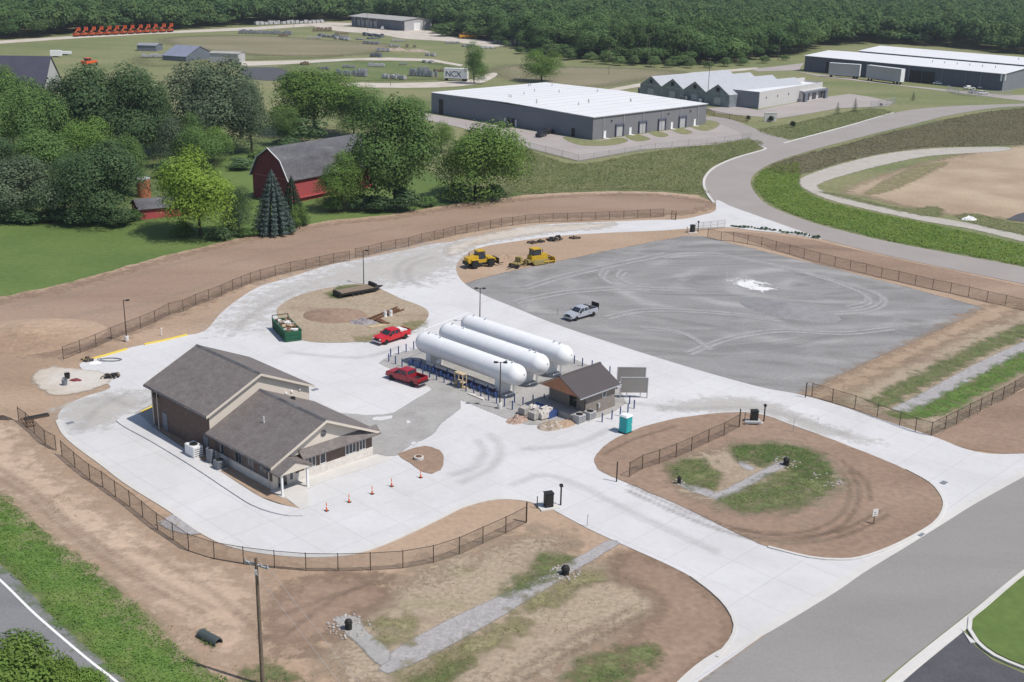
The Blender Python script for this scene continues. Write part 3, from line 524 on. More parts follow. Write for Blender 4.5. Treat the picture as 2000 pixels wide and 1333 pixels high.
# ------------------------------------------------------------------ vegetation
def norm(a): return a/np.maximum(np.linalg.norm(a, axis=1, keepdims=True), 1e-9)
def leaf_quads(P, Nr, size, asp=.75):
    n = len(P); r = norm(rng.normal(size=(n, 3))); t = norm(np.cross(Nr, r)); b = np.cross(Nr, t)
    s = (size*rng.uniform(.6, 1.35, n))[:, None]
    V = np.stack([P-t*s*.5, P-b*s*.5*asp, P+t*s*.5, P+b*s*.5*asp], 1).reshape(-1, 3)
    return V, np.arange(n*4).reshape(n, 4)
def crown_pts(n, kind, seed):
    """points and outward directions of leaf clumps; tree of height 1, crown radius .5 before scaling"""
    g = np.random.default_rng(seed)
    if kind == 'conifer':
        k = n; z = 1-np.sqrt(g.uniform(0, 1, k))*.95; rad = .55*(1-z)**.8*(.62+.38*np.abs(np.sin(z*46+g.uniform(0, .5, k))))
        a = g.uniform(0, 2*np.pi, k); ly = np.floor(z*15)*1.7; br = (np.round((a+ly)/(2*np.pi)*11)/11*2*np.pi)-ly; a = a*.55+br*.45
        rr = rad*np.sqrt(g.uniform(.1, 1, k)); P = np.stack([rr*np.cos(a), rr*np.sin(a), z-.05*rr], 1)
        Nn = norm(np.stack([np.cos(a)*.7, np.sin(a)*.7, np.full(k, .7)], 1)+g.normal(size=(k, 3))*.35); return P, Nn
    nl = {'round': 15, 'broad': 24, 'column': 12, 'bush': 8, 'forest': 9}[kind]
    c = norm(g.normal(size=(nl, 3)))*g.uniform(.3, .8, (nl, 1))
    if kind == 'forest': c[:, 2] = np.abs(c[:, 2])*.8-.1; c[:, :2] *= 1.15
    lr = g.uniform(.36, .58, nl)*(1.0 if kind != 'broad' else .82)
    w = lr**2; which = g.choice(nl, n, p=w/w.sum())
    d = norm(g.normal(size=(n, 3))); d[:, 2] = np.where(d[:, 2] < -.55, -d[:, 2]*.6, d[:, 2]); d = norm(d)
    rad = lr[which]*(1-.45*g.uniform(0, 1, n)**2.2)*(1+.1*g.normal(size=n))
    P = c[which]+d*rad[:, None]
    P = P/1.05; out = norm(P); P = np.where((np.linalg.norm(P, axis=1) > 1.12)[:, None], out*1.12, P)
    # egg shaped envelope
    zz = P[:, 2]; f = {'round': 1, 'broad': 1, 'column': .95, 'bush': 1, 'forest': 1.05}[kind]*(1-(.22 if kind != 'forest' else .05)*np.clip(zz, 0, 1)**2)
    f = f*np.where(zz < .1, 1+.4*np.clip(.1-zz, 0, .9), 1); P = np.stack([P[:, 0]*.54*f, P[:, 1]*.54*f, np.clip(.49+zz*.5, .012, None)], 1)
    if kind in ('bush',): P[:, 2] = np.clip(P[:, 2], .03, None)
    Nn = norm(d*.9+out*.35+np.array([0, 0, .2])+g.normal(size=(n, 3))*(.26 if kind == 'forest' else .34)); return P, Nn
def trunk_mb(seed, H=1.0, r=.022, top=.6, limbs=6):
    rr = random.Random(seed); b = MB(); z = 0; p = Vector((0, 0, -.01)); rad = r
    pts = []
    for i in range(5):
        q = Vector((rr.uniform(-.012, .012), rr.uniform(-.012, .012), top*(i+1)/5)); b.tube(p, q, rad, rad*.8, 7); pts.append((q, rad*.8)); p = q; rad *= .8
    for i in range(limbs):
        q, r0 = pts[rr.randrange(1, 5)]; a = rr.uniform(0, 6.28); e = q+Vector((math.cos(a)*.28, math.sin(a)*.28, rr.uniform(.1, .28)))
        b.tube(q, e, r0*.6, r0*.15, 5)
    return b
M_bark = simple('tree_bark', (.09, .07, .055), .9, .1, 0, .25, 3)
PROTO = {}
def proto(kind, seed, n, leaf):
    key = (kind, seed, n, leaf)
    if key not in PROTO:
        P, Nn = crown_pts(n, kind, seed); V, Fq = leaf_quads(P*np.array([18*.8, 18*.8, 18]), Nn, leaf); V /= np.array([18*.8, 18*.8, 18])
        PROTO[key] = (V, Fq)
    return PROTO[key]
MESH = {}
def add_tree(name, label, cat, pos, H, Wd, kind, lm, seed, n=9000, leaf=.5, group=None, rz=0):
    t = T(name, label, cat, pos, rz, group); key = (kind, seed, n, leaf, lm)
    t.scale = (Wd, Wd, H)
    if key not in MESH:
        V, Fq = proto(kind, seed, n, leaf); o = raw('crown', V, Fq, LM[lm], t); MESH[key] = o.data
    else:
        o = bpy.data.objects.new('crown', MESH[key]); COL.objects.link(o); o.parent = t
    kt = ('trunk', seed)
    if kt not in MESH:
        o = trunk_mb(seed, top=.85 if kind == 'conifer' else .6, limbs=0 if kind == 'conifer' else 7).build('trunk', M_bark, t, True); MESH[kt] = o.data
    else:
        o = bpy.data.objects.new('trunk', MESH[kt]); COL.objects.link(o); o.parent = t
    return t
def px_tree(base, top, wpx, kind, lm, label, seed, n=9000, leaf=.5, name='broadleaf_tree', rz=None):
    P = G(*base); H = height_at(P, top)*1.02; z = proj((P.x, P.y, H*.5))[2]; Wd = wpx*z/F*1.1
    return add_tree(name, label, 'tree', P, H, Wd, kind, lm, seed, n, leaf, rz=rz if rz is not None else random.uniform(0, 6.28))
TREES = [
 ((392, 460), 283, 160, 'broad', 'maple', 'bright yellow-green maple standing forward of the farmyard trees beside the low red shed', 1, 11000),
 ((468, 462), 366, 68, 'round', 'dark', 'small dark tree between the yellow-green maple and the blue spruce', 2, 6000),
 ((668, 414), 300, 96, 'broad', 'green', 'round mid-green tree close in front of the long red barn wall', 3, 9000),
 ((772, 406), 182, 172, 'broad', 'mid', 'tallest wide green tree covering the far end of the red barn', 4, 13000),
 ((928, 388), 210, 164, 'round', 'green', 'big open-crowned green tree alone on the lawn between barn and grey warehouse', 5, 12000),
 ((615, 262), 130, 172, 'broad', 'green', 'broad green tree rising directly behind the barn roof ridge', 6, 11000),
 ((745, 275), 165, 135, 'round', 'mid', 'green tree behind the far end of the barn roof', 7, 9000),
 ((425, 296), 108, 178, 'broad', 'grey', 'tall grey-green tree in the back row nearest the storage yard sheds', 8, 12000),
 ((492, 300), 150, 95, 'round', 'grey', 'grey-green tree at the right end of the back row left of the barn', 9, 9000),
 ((262, 312), 106, 160, 'broad', 'dark', 'tall dark tree in the middle of the back row', 10, 12000),
 ((155, 315), 112, 172, 'broad', 'dark', 'wide dark tree in the back row in front of the red farm machine', 11, 12000),
 ((30, 318), 128, 130, 'round', 'mid', 'mid-green tree by the dark barn roof at the left edge', 12, 9000),
 ((98, 395), 238, 130, 'broad', 'mid', 'dome-shaped green tree in the middle of the farmyard thicket', 13, 10000),
 ((182, 352), 232, 100, 'round', 'green', 'green tree behind the darkest front tree of the farmyard thicket', 14, 8000),
 ((206, 436), 268, 148, 'broad', 'dark', 'darkest front tree of the farmyard thicket, left of the low red shed', 15, 12000),
 ((48, 432), 300, 140, 'broad', 'grey', 'grey-green tree at the front left edge of the farmyard thicket', 16, 10000),
 ((-25, 425), 330, 120, 'round', 'mid', 'green tree cut by the left edge in front of the pale shed roof', 17, 8000),
 ((418, 318), 246, 84, 'bush', 'green', 'low bright tree in the gap behind the yellow-green maple', 18, 6000),
 ((345, 330), 225, 80, 'round', 'grey', 'grey tree standing behind the orange brick silo', 19, 7000),
 ((926, 164), 79, 50, 'column', 'mid', 'narrow upright dark tree standing by the white box trailer', 20, 6000),
 ((1058, 160), 94, 80, 'broad', 'green', 'lone round green tree behind the white-roofed warehouse', 21, 7000),
 ((585, 448), 398, 36, 'bush', 'green', 'small green bush at the foot of the dark conifer by the barn', 22, 3000),
 ((12, 215), 128, 92, 'round', 'green', 'light green tree touching the corner of the dark barn roof', 23, 7000),
 ((352, 462), 425, 44, 'bush', 'green', 'low green bush under the left side of the yellow-green maple', 24, 3500),
 ((560, 285), 205, 60, 'round', 'mid', 'green tree left of the barn gable in the back row', 25, 6000),
 ((862, 300), 238, 60, 'bush', 'green', 'short green tree at the edge of the warehouse yard', 26, 4000),
]
for i, (b, tp, w, k, lm, lab, sd, n) in enumerate(TREES): px_tree(b, tp, w, k, lm, lab, sd, int(n*1.8), .38)
for (b, tp, w, k, lm, lab, sd) in (((300, 300), 140, 90, 'round', 'dark', 'dark tree filling the back row between the tall dark and the grey-green tree', 51), ((80, 330), 160, 110, 'broad', 'mid', 'mid-green tree in the second row behind the dome-shaped thicket tree', 52), ((130, 430), 300, 110, 'round', 'dark', 'dark low tree between the two front trees of the farmyard thicket', 53), ((240, 380), 262, 90, 'round', 'mid', 'mid-green tree behind the orange-red silo and the darkest front tree', 54), ((690, 270), 165, 90, 'round', 'green', 'green tree in the middle behind the barn roof', 55), ((800, 300), 190, 80, 'round', 'mid', 'green tree between barn and warehouse yard behind the tallest tree', 56), ((10, 380), 250, 120, 'broad', 'dark', 'dark tree at the left edge behind the front grey-green tree', 57), ((390, 330), 215, 90, 'round', 'mid', 'mid-green tree right behind the top of the yellow-green maple', 58)):
    px_tree(b, tp, w, k, lm, lab, sd, 14000, .38)
px_tree((535, 457), 333, 84, 'conifer', 'spruce', 'blue-grey spruce with drooping tiers at the edge of the lawn', 31, 20000, .42, 'spruce_tree')
px_tree((572, 440), 345, 62, 'conifer', 'pine', 'dark green conifer tucked behind the blue spruce', 32, 13000, .42, 'conifer_tree')
for b, tp, w, lab in (((1635, 224), 199, 14, 'small dark conifer on the verge nearest the round bend kerb'), ((1669, 219), 190, 15, 'taller dark conifer on the verge beside the sliding gate'), ((1783, 197), 178, 11, 'small leaning conifer on the grass slope below the long grey building')):
    px_tree(b, tp, w, 'conifer', 'pine', lab, 33, 1500, .5, 'young_conifer')
# young leafy tree tops at the bottom left, close to the camera
for (x, y, tz, w, lab, sd) in ((40, 1430, 1250, 190, 'nearest leafy tree top covering the highway at the bottom left corner', 41), (120, 1420, 1268, 80, 'slim leafy tree top right of the nearest one over the highway edge', 42), (-40, 1500, 1285, 220, 'low leafy tree cut by the bottom left corner', 43), (168, 1410, 1296, 80, 'small leafy tree top beside the white highway line', 44)):
    P = G(x, y); H = height_at(P, tz); z = proj((P.x, P.y, H*.6))[2]
    add_tree('broadleaf_tree', lab, 'tree', P, H, w*z/F*1.15, 'round', 'near', sd, 20000, .5)

# forest behind the yards
EDGE = [(-400, 96), (0, 79), (150, 69), (310, 61), (450, 52), (640, 43), (690, 40), (760, 42), (825, 50), (880, 72), (960, 82), (1010, 92), (1060, 108), (1130, 116), (1200, 123), (1330, 130), (1440, 124), (1560, 108), (1600, 92), (1700, 84), (1850, 92), (2000, 108), (2400, 122)]
ex, ey = zip(*EDGE)
cand = []
st = 8.2
for gx in np.arange(-700, 1000, st):
    for gy in np.arange(470, 1500, st):
        x, y = gx+random.uniform(-3.4, 3.4), gy+random.uniform(-3.4, 3.4)
        p = proj((x, y, 0)); top = proj((x, y, 21))
        if -60 < p[0] < 2060 and p[1] < np.interp(p[0], ex, ey) and (top[1] > -12 or p[1] > 4):
            e = np.interp(p[0], ex, ey)-p[1]
            cand.append((math.hypot(x, y), x, y, e))
cand.sort()
fm = []
for i in range(7):
    V, Fq = proto('forest', 60+i, 1700, 1.1); tb = trunk_mb(60+i, r=.014)
    tv = np.array(tb.v); fq = np.array([f for f in tb.f if len(f) == 4])
    fm.append((np.vstack([V, tv]), np.vstack([Fq, fq+len(V)]), np.concatenate([np.zeros(len(Fq)), np.ones(len(fq))])))
fmesh = []
for i in range(7):
    o = raw('forest_tree', *fm[i][:2], [LM['forest'], M_bark], mi=fm[i][2]); fmesh.append(o.data); bpy.data.objects.remove(o)
NF = 285; mv, mf, off = [], [], 0
for i, (d, x, y, e) in enumerate(cand):
    hgt = random.uniform(13.5, 21)*(.62 if e < 1.6 and random.random() < .5 else 1); wd = random.uniform(11.5, 18); k = random.randrange(7); a = random.uniform(0, 6.28)
    if 900 < proj((x, y, 0))[0] < 1500 and e < 5: hgt *= random.uniform(.42, .85); wd *= .8
    if i < NF:
        o = bpy.data.objects.new('forest_tree', fmesh[k]); COL.objects.link(o); o.location = (x, y, 0); o.rotation_euler = (0, 0, a); o.scale = (wd, wd, hgt)
        tag(o, 'dense green tree along the near edge of the far forest', 'tree', 'trees along the forest edge')
    else:
        step = 1 if d < 800 else 2
        V, Fq = proto('forest', 60+k, 1700, 1.1); m = len(Fq); sub = rng.choice(m, 700 if d < 800 else 460, replace=False)
        q = V.reshape(-1, 4, 3)[sub]; cen = q.mean(1, keepdims=True); q = cen+(q-cen)*(1.45 if d < 800 else 1.7); q = q.reshape(-1, 3)*np.array([wd, wd, hgt])
        c, s = math.cos(a), math.sin(a); q = np.stack([q[:, 0]*c-q[:, 1]*s+x, q[:, 0]*s+q[:, 1]*c+y, q[:, 2]], 1)
        mv.append(q)
V = np.vstack(mv); tag(raw('forest', V, np.arange(len(V)).reshape(-1, 4), LM['forestm']), 'dense mass of forest behind the front row of trees', 'forest', None, 'stuff')
print('forest trees', len(cand))
# bushes in front of the forest and along the yards
BV, BF = proto('bush', 71, 1400, 1.4)
bo = raw('bush', BV, BF, LM['bush']); bmesh_ = bo.data; bpy.data.objects.remove(bo)
BUSH = [(990, 92, 20), (1015, 106, 26), (1040, 100, 30), (1075, 112, 40), (1110, 118, 34), (1150, 122, 32), (1180, 126, 30), (1205, 128, 30), (1240, 128, 26), (1275, 131, 30), (1310, 133, 24), (1345, 133, 26), (1380, 133, 24), (1420, 130, 28), (1450, 128, 24), (1490, 124, 22), (1530, 118, 20), (1130, 108, 44), (1060, 90, 46), (1010, 82, 30), (870, 72, 24), (850, 66, 26)]
for x, y, w in BUSH:
    P = G(x, y); z = proj(P)[2]; o = bpy.data.objects.new('bush', bmesh_); COL.objects.link(o); o.location = P; ww = w*z/F
    o.scale = (ww, ww, ww*random.uniform(.55, .85)); o.rotation_euler = (0, 0, random.uniform(0, 6)); tag(o, 'light green bush in front of the dark forest edge', 'bush', 'bushes along the forest edge')
for x, y, w in ((15, 434, 80), (75, 436, 60), (120, 436, 70), (170, 441, 70), (225, 440, 70), (262, 432, 40), (352, 462, 44), (440, 466, 60), (490, 462, 44), (560, 455, 40), (590, 440, 40), (655, 412, 46), (700, 412, 60), (740, 412, 60), (790, 410, 70), (826, 402, 50), (895, 392, 60), (950, 392, 60), (470, 330, 60), (505, 320, 50), (330, 345, 60), (600, 280, 90), (560, 300, 60)):
    P = G(x, y); z = proj(P)[2]; o = bpy.data.objects.new('bush', bmesh_); COL.objects.link(o); o.location = P; ww = w*z/F; o.scale = (ww, ww, ww*random.uniform(.4, .7)); o.rotation_euler = (0, 0, random.uniform(0, 6)); tag(o, 'low dark green undergrowth bush at the foot of the farmyard trees', 'bush', 'undergrowth below the farmyard trees'); o.material_slots[0].link = 'OBJECT'; o.material_slots[0].material = LM['dark' if w > 55 else 'mid']
def weeds(name, px, dens, h, w, m, thr=-1, ns=.3, z=.05, edge=1.2, lean=.5, label=None, under=None):
    if under: NLINE[0] += 1; soft('grass_cover', px, z+.006+.0009*NLINE[0], under, edge, 2.6 if dens < 40 else 2.1, kind='stuff', ramp=.4, fm=1.6 if h > .33 else .72); z += .0009*NLINE[0]+.006
    L = world_loop(px, 0, True); xs = [p.x for p in L]; ys = [p.y for p in L]
    w *= .4 if h < .5 else .5; h *= .55; lean *= .65; n = int((max(xs)-min(xs))*(max(ys)-min(ys))*dens*(1.9 if h > .2 else 1.2)); X = rng.uniform(min(xs), max(xs), n); Y = rng.uniform(min(ys), max(ys), n)
    jx = np.array([noise.noise((x*.4, y*.4, 2.2)) for x, y in zip(X, Y)])
    jy = np.array([noise.noise((x*.4, y*.4, 5.2)) for x, y in zip(X, Y)])
    k = in_poly(X+jx*edge, Y+jy*edge, L); X, Y = X[k], Y[k]
    if thr > -1:
        v = np.array([noise.noise((x*ns, y*ns, 8.8))+.5*noise.noise((x*ns*2.7, y*ns*2.7, 4.4)) for x, y in zip(X, Y)]); k = v+rng.normal(size=len(v))*.1 > thr; X, Y = X[k], Y[k]
    n = len(X); Z = z+.01+h*rng.uniform(0, 1, n)**1.6
    Nn = norm(np.array([0, 0, 1.0])+rng.normal(size=(n, 3))*lean); V, _ = leaf_quads(np.stack([X, Y, Z], 1), Nn, w, .6); V[:, 2] = np.maximum(V[:, 2], z+.004)
    o = raw(name, V, np.arange(len(V)).reshape(-1, 4), m); o['kind'] = 'stuff'
    if label: o['label'] = label
    return o
weeds('roadside_weeds', [(-120, 880), (0, 968), (40, 1000), (100, 1052), (150, 1090), (210, 1134), (250, 1174), (300, 1206), (330, 1252), (400, 1312), (450, 1350), (330, 1380), (250, 1333), (180, 1266), (110, 1205), (40, 1130), (0, 1098), (-120, 1005)], 26, .38, .4, M_verge, z=.0, under=M_gverge)
weeds('tall_weeds', [(1478, 372), (1478, 352), (1500, 330), (1560, 320), (1560, 350), (1566, 372), (1620, 396), (1720, 420), (1830, 442), (2000, 480), (2100, 505), (2100, 545), (2000, 520), (1880, 497), (1755, 474), (1650, 449), (1573, 427), (1510, 400)], 9, .8, .7, M_tall, z=0, under=M_gverge)
weeds('bank_weeds', [(1500, 330), (1560, 306), (1650, 284), (1720, 264), (1800, 246), (1870, 230), (1980, 214), (2150, 205), (2150, 270), (1960, 284), (1820, 288), (1720, 300), (1640, 318), (1560, 340)], 5, .8, .8, M_bank, z=0, under=M_gbank)
weeds('meadow_weeds', [(1005, 290), (1060, 305), (1130, 322), (1260, 300), (1420, 278), (1480, 275), (1485, 290), (1430, 308), (1390, 326), (1370, 346), (1368, 362), (1380, 380), (1290, 371), (1150, 370), (1030, 378), (985, 350)], 4, .75, .8, M_meadow, z=0, under=M_gmeadow)
weeds('verge_grass', [(1500, 250), (1560, 240), (1640, 222), (1700, 213), (1738, 218), (1740, 224), (1700, 233), (1640, 248), (1566, 269), (1510, 268), (1480, 256)], 3, .5, .8, M_meadow, z=0, under=M_gmeadow)
weeds('patch_grass', [(1600, 375), (1660, 385), (1760, 408), (1830, 405), (1825, 424), (1740, 409), (1650, 388)], 7, .45, .5, M_meadow, z=.02, under=M_gmeadow)
weeds('patch_grass', [(1870, 425), (1900, 418), (1960, 432), (2020, 445), (2020, 462), (1920, 442)], 7, .5, .5, M_meadow, z=.02, under=M_gmeadow)
weeds('patch_grass', [(1690, 378), (1780, 330), (1850, 318), (1800, 345), (1740, 372)], 2.5, .3, .5, M_drytuft, z=.04, under=M_gdry)
# grass coming up in the seeded soil
weeds('patch_grass', [(1700, 785), (1760, 750), (1850, 705), (1940, 660), (2050, 620), (2050, 650), (1960, 675), (1850, 730), (1780, 768), (1735, 795)], 16, .22, .35, M_tuft, thr=-.1, ns=.22, z=.06, under=M_gtuft)
weeds('patch_grass', [(1742, 812), (1790, 800), (1870, 762), (1960, 712), (2060, 660), (2060, 690), (1960, 745), (1880, 790), (1810, 818)], 30, .24, .35, M_verge, thr=-.35, z=.06, under=M_gverge)
weeds('dry_tufts', [(1640, 775), (1700, 735), (1800, 690), (1900, 650), (2000, 622), (2060, 640), (2000, 700), (1880, 770), (1800, 825), (1700, 800)], 5, .18, .35, M_drytuft, thr=.0, z=.06)
weeds('patch_grass', [(1316, 935), (1314, 918), (1322, 908), (1370, 903), (1395, 918), (1400, 945), (1390, 957), (1350, 950)], 26, .2, .34, M_tuft, thr=-.45, z=.15, under=M_gtuft)
weeds('dark_clover', [(1432, 893), (1438, 875), (1480, 870), (1540, 873), (1590, 888), (1618, 915), (1625, 935), (1600, 945), (1560, 940), (1545, 925), (1550, 908), (1530, 898), (1490, 912), (1460, 905)], 30, .2, .34, M_clover, thr=-.5, z=.15, under=M_gclover)
weeds('patch_grass', [(1405, 985), (1440, 970), (1500, 940), (1545, 925), (1600, 942), (1630, 935), (1634, 950), (1570, 985), (1500, 1000), (1430, 998)], 24, .2, .34, M_tuft, thr=-.25, z=.15, under=M_gtuft)
weeds('patch_grass', [(980, 1165), (1040, 1115), (1065, 1085), (1110, 1090), (1095, 1112), (1050, 1138), (1000, 1165)], 26, .22, .3, M_tuft, thr=-.2, z=.07, under=M_gtuft)
weeds('patch_grass', [(1010, 1195), (1080, 1150), (1140, 1120), (1180, 1125), (1120, 1160), (1050, 1195)], 18, .2, .3, M_drytuft, thr=-.15, z=.07, under=M_gdry)
weeds('patch_grass', [(760, 1345), (820, 1300), (920, 1250), (1010, 1215), (1040, 1225), (930, 1280), (850, 1345)], 16, .22, .3, M_drytuft, thr=-.2, z=.07, under=M_gdry)
weeds('patch_grass', [(800, 1345), (850, 1310), (905, 1292), (890, 1320), (850, 1350)], 24, .25, .3, M_tuft, thr=-.3, z=.07, under=M_gtuft)
weeds('patch_grass', [(1120, 1345), (1150, 1290), (1200, 1275), (1270, 1265), (1290, 1285), (1250, 1305), (1180, 1350)], 22, .25, .32, M_tuft, thr=-.12, z=.07, under=M_gtuft)
weeds('patch_grass', [(730, 1225), (760, 1210), (810, 1220), (790, 1255), (750, 1252)], 16, .2, .3, M_drytuft, thr=-.2, z=.07, under=M_gdry)
weeds('patch_grass', [(460, 1340), (520, 1305), (570, 1320), (560, 1350)], 18, .3, .35, M_tuft, thr=-.2, z=.06, under=M_gtuft)
weeds('dry_tufts', [(560, 1290), (700, 1180), (900, 1080), (1060, 1040), (1200, 1100), (1290, 1170), (1150, 1260), (960, 1340), (650, 1345)], 4, .12, .3, M_drytuft, thr=.02, z=.07)
weeds('dry_tufts', [(85, 985), (110, 965), (160, 970), (200, 990), (160, 1010), (110, 1005)], 5, .2, .35, M_drytuft, thr=.1, z=.05)
weeds('dry_tufts', [(250, 1175), (330, 1215), (420, 1270), (470, 1310), (440, 1345), (350, 1260)], 4, .2, .35, M_drytuft, thr=.05, z=.05)
weeds('patch_grass', [(645, 578), (660, 565), (690, 560), (712, 562), (690, 572), (660, 585)], 30, .25, .35, M_tuft, thr=-.4, z=.15, under=M_gtuft)
weeds('patch_grass', [(700, 662), (740, 655), (800, 635), (826, 628), (820, 640), (760, 662), (705, 669)], 14, .22, .35, M_drytuft, thr=-.1, z=.15, under=M_gdry)
weeds('dry_tufts', [(560, 610), (620, 575), (740, 570), (820, 605), (800, 640), (680, 665), (590, 650)], 3, .12, .3, M_drytuft, thr=.05, z=.15)
#weeds('field_weeds', [(-60, 100), (200, 90), (500, 80), (800, 100), (1000, 140), (1300, 130), (1240, 160), (1060, 165), (840, 172), (560, 180), (540, 130), (300, 110), (0, 130)], .12, .6, 1.4, M_meadow, z=0)

# ------------------------------------------------------------------ fences
def wires(L0, L1, h, s=.11, r=.0065):
    """diamond mesh between two post feet"""
    b = []; d = L1-L0; L = d.length; d = d/L; nrm = Vector((-d.y, d.x, 0))
    k = -h
    while k < L:
        for sg in (1, -1):
            x0, z0, x1, z1 = k, 0.0, k+h, h
            if x0 < 0: z0 = -x0; x0 = 0
            if x1 > L: z1 = h-(x1-L); x1 = L
            if x1-x0 > .02:
                if sg < 0: z0, z1 = h-z0, h-z1
                a, c = L0+d*x0+Vector((0, 0, z0+.05)), L0+d*x1+Vector((0, 0, z1+.05))
                w = (c-a).cross(nrm).normalized()*r
                b.append((a-w, a+w, c+w, c-w)); b.append((a-nrm*r, a+nrm*r, c+nrm*r, c-nrm*r))
        k += s
    return b
POST = MB().tube((0, 0, 0), (0, 0, 1.88), .045, n=6).tube((0, 0, 1.88), (0, 0, 1.93), .06, .02, 6)
def fence(label, px, h=1.83, m=None, group=None, s=.1, r=.0036, close=False, postr=1.0):
    m = m or M_brown; pts = [G(x, y) for x, y in px]; o0 = pts[0]; t = T('chain_link_fence', label, 'fence', o0, 0, group)
    me = None
    for p in pts:
        if me is None:
            q = POST.build('post', m, t); me = q.data
        else: q = bpy.data.objects.new('post', me); COL.objects.link(q); q.parent = t
        q.location = p-o0; q.scale = (postr, postr, h/1.83)
    Q = []
    for a, b in zip(pts, pts[1:]):
        a, b = a-o0, b-o0
        Q += wires(a, b, h-.05, s, r)
    for k in range(2):
        r2 = MB()
        for a, b in zip(pts, pts[1:]): r2.tube(a-o0+Vector((0, 0, (h, .06)[k])), b-o0+Vector((0, 0, (h, .06)[k])), (.03, .018)[k]*postr, n=5)
        r2.build(('top_rail', 'bottom_rail')[k], m, t)
    V = np.array([list(p) for q in Q for p in q]); raw('chain_link_mesh', V, np.arange(len(V)).reshape(-1, 4), m, t)
    return t
fence('long brown chain-link fence running along the north-west edge beside the green lawn', [(124, 703), (157, 690), (188, 678), (218, 664), (246, 653), (275, 642), (303, 630), (331, 615), (358, 609), (383, 597), (408, 588), (433, 578), (455, 568), (472, 561), (490, 554), (509, 548), (538, 540), (568, 532), (598, 527), (625, 521), (652, 515), (683, 510)])
fence('brown chain-link fence curving along the north drive behind the yellow machines', [(694, 505), (720, 500), (745, 493), (773, 487), (798, 483), (823, 475), (848, 470), (866, 466), (889, 460), (912, 456), (935, 452), (958, 448), (979, 444), (1001, 441.5), (1026, 437.5), (1053, 435.5), (1080, 434), (1108, 433.5), (1136, 432.5), (1163, 431), (1190, 430), (1218, 429), (1245, 427.5), (1270, 426), (1296, 424.4)])
fence('short brown chain-link gate panel standing at the north entrance', [(1311, 428), (1320, 430)])
fence('brown chain-link fence along the far edge of the grey gravel lot below the back road', [(1382, 464), (1408, 471), (1432, 472), (1460, 477), (1487, 482), (1515, 490), (1542, 497), (1570, 505), (1600, 513), (1630, 521), (1660, 528), (1691, 535), (1721, 543), (1754, 550), (1787, 558), (1821, 566), (1856, 573), (1891, 581), (1927, 590), (1963, 598), (2002, 607), (2040, 616)])
fence('brown chain-link fence between the entrance drive and the dry grass at the right', [(1585, 775), (1625, 786.5), (1669, 800), (1712.5, 817), (1756.5, 833), (1787, 845), (1818, 853)])
fence('brown chain-link fence running from the corner post up the right side of the dry grass', [(1818, 853), (1845, 840), (1867.5, 829), (1892, 815.5), (1914, 804.5), (1936, 793), (1958, 782), (1980, 769.5), (2002, 757), (2030, 743)])
fence('brown chain-link fence crossing the raked soil island between the two driveways', [(1229, 934), (1254, 919), (1287, 908), (1320, 896), (1350, 883), (1383, 867), (1413.6, 853.6), (1443, 837)])
fence('short brown chain-link fence above the bare soil left of the office loop', [(37, 823.7), (52.6, 835), (67.4, 848), (89, 869.5), (110, 881)])
fence('brown chain-link fence bending round the bottom of the white concrete loop', [(121, 891), (146.8, 914), (176, 938), (201, 953), (226, 971.6), (254, 991), (279, 1012), (308, 1036), (338.7, 1056), (369, 1077), (418.7, 1093.4), (476, 1103.5), (536.5, 1111), (597.7, 1116), (660.5, 1116.8), (723.7, 1115), (787, 1111), (846.5, 1100.4), (897, 1084), (943, 1063), (987.7, 1042.7), (1028, 1022)])
fence('thin silver chain-link fence along the weedy edge of the grey warehouse yard', [(1003, 284), (1035, 292), (1066, 300), (1098, 308), (1130, 316), (1160, 312), (1190, 307), (1220, 302), (1250, 297), (1280, 293), (1312, 289), (1345, 286), (1380, 282), (1415, 278), (1450, 273), (1466, 270)], 1.9, M_lgrey, s=.3, r=.012, postr=1.3)
fence('silver chain-link fence and gate panels at the turn-off below the long grey building', [(1700, 212), (1715, 210), (1732, 207), (1748, 204)], 2.6, M_lgrey, s=.3, r=.014, postr=1.6)
fence('pale chain-link fence round the car park by the long grey building', [(1850, 177), (1872, 186), (1905, 189), (1940, 189), (1975, 188)], 2.2, M_lgrey, s=.35, r=.016, postr=1.5)
fence('tall silver fence beside the pale drive in front of the greenhouse', [(1380, 222), (1394, 226), (1425, 233), (1460, 240)], 1.7, M_rust, s=.3, r=.02, postr=1.6)
# gate posts and operators
def gate_operator(px, label, rz=0, sc=1):
    t = T('gate_operator', label, 'gate motor', G(*px, .0)+Vector((0, 0, .05)), rz); t.scale = (sc,)*3
    MB().box(-1.0, 1.0, -.7, .7, 0, .12).build('concrete_pad', M_kerb, t)
    MB().box(-.42, .42, -.35, .35, .12, 1.55).build('cabinet', M_black, t, bevel=.04)
    MB().box(-.46, .46, -.39, .39, 1.55, 1.62).build('cabinet_lid', M_black, t)
    MB().tube((-1.15, .1, 0), (-1.15, .1, 1.3), .05).build('short_post', M_black, t); MB().tube((1.3, 0, 0), (1.3, 0, 2.35), .085).build('guide_post', M_black, t); MB().box(1.15, 1.45, -.15, .15, 2.05, 2.3).build('guide_bracket', M_black, t)
    return t
gate_operator((1071, 992), 'black gate motor cabinet with guide post at the front driveway corner', R(20), 1.05)
gate_operator((1472, 826), 'black gate motor cabinet on a small pad at the top of the soil island', R(10), 1.0)
gate_operator((1352, 455), 'black gate motor cabinet beside the north entrance gate', R(20), 1.0)
o = MB().box(-1.0, 1.0, -.2, .2, .25, .42).box(-.8, -.6, -.15, .15, 0, .25).box(.6, .8, -.15, .15, 0, .25).build('bench', M_lgrey); o.location = G(1470, 831.5, 0)+Vector((0, 0, .14)); tag(o, 'low pale bench-like beam in front of the soil island gate motor', 'beam')
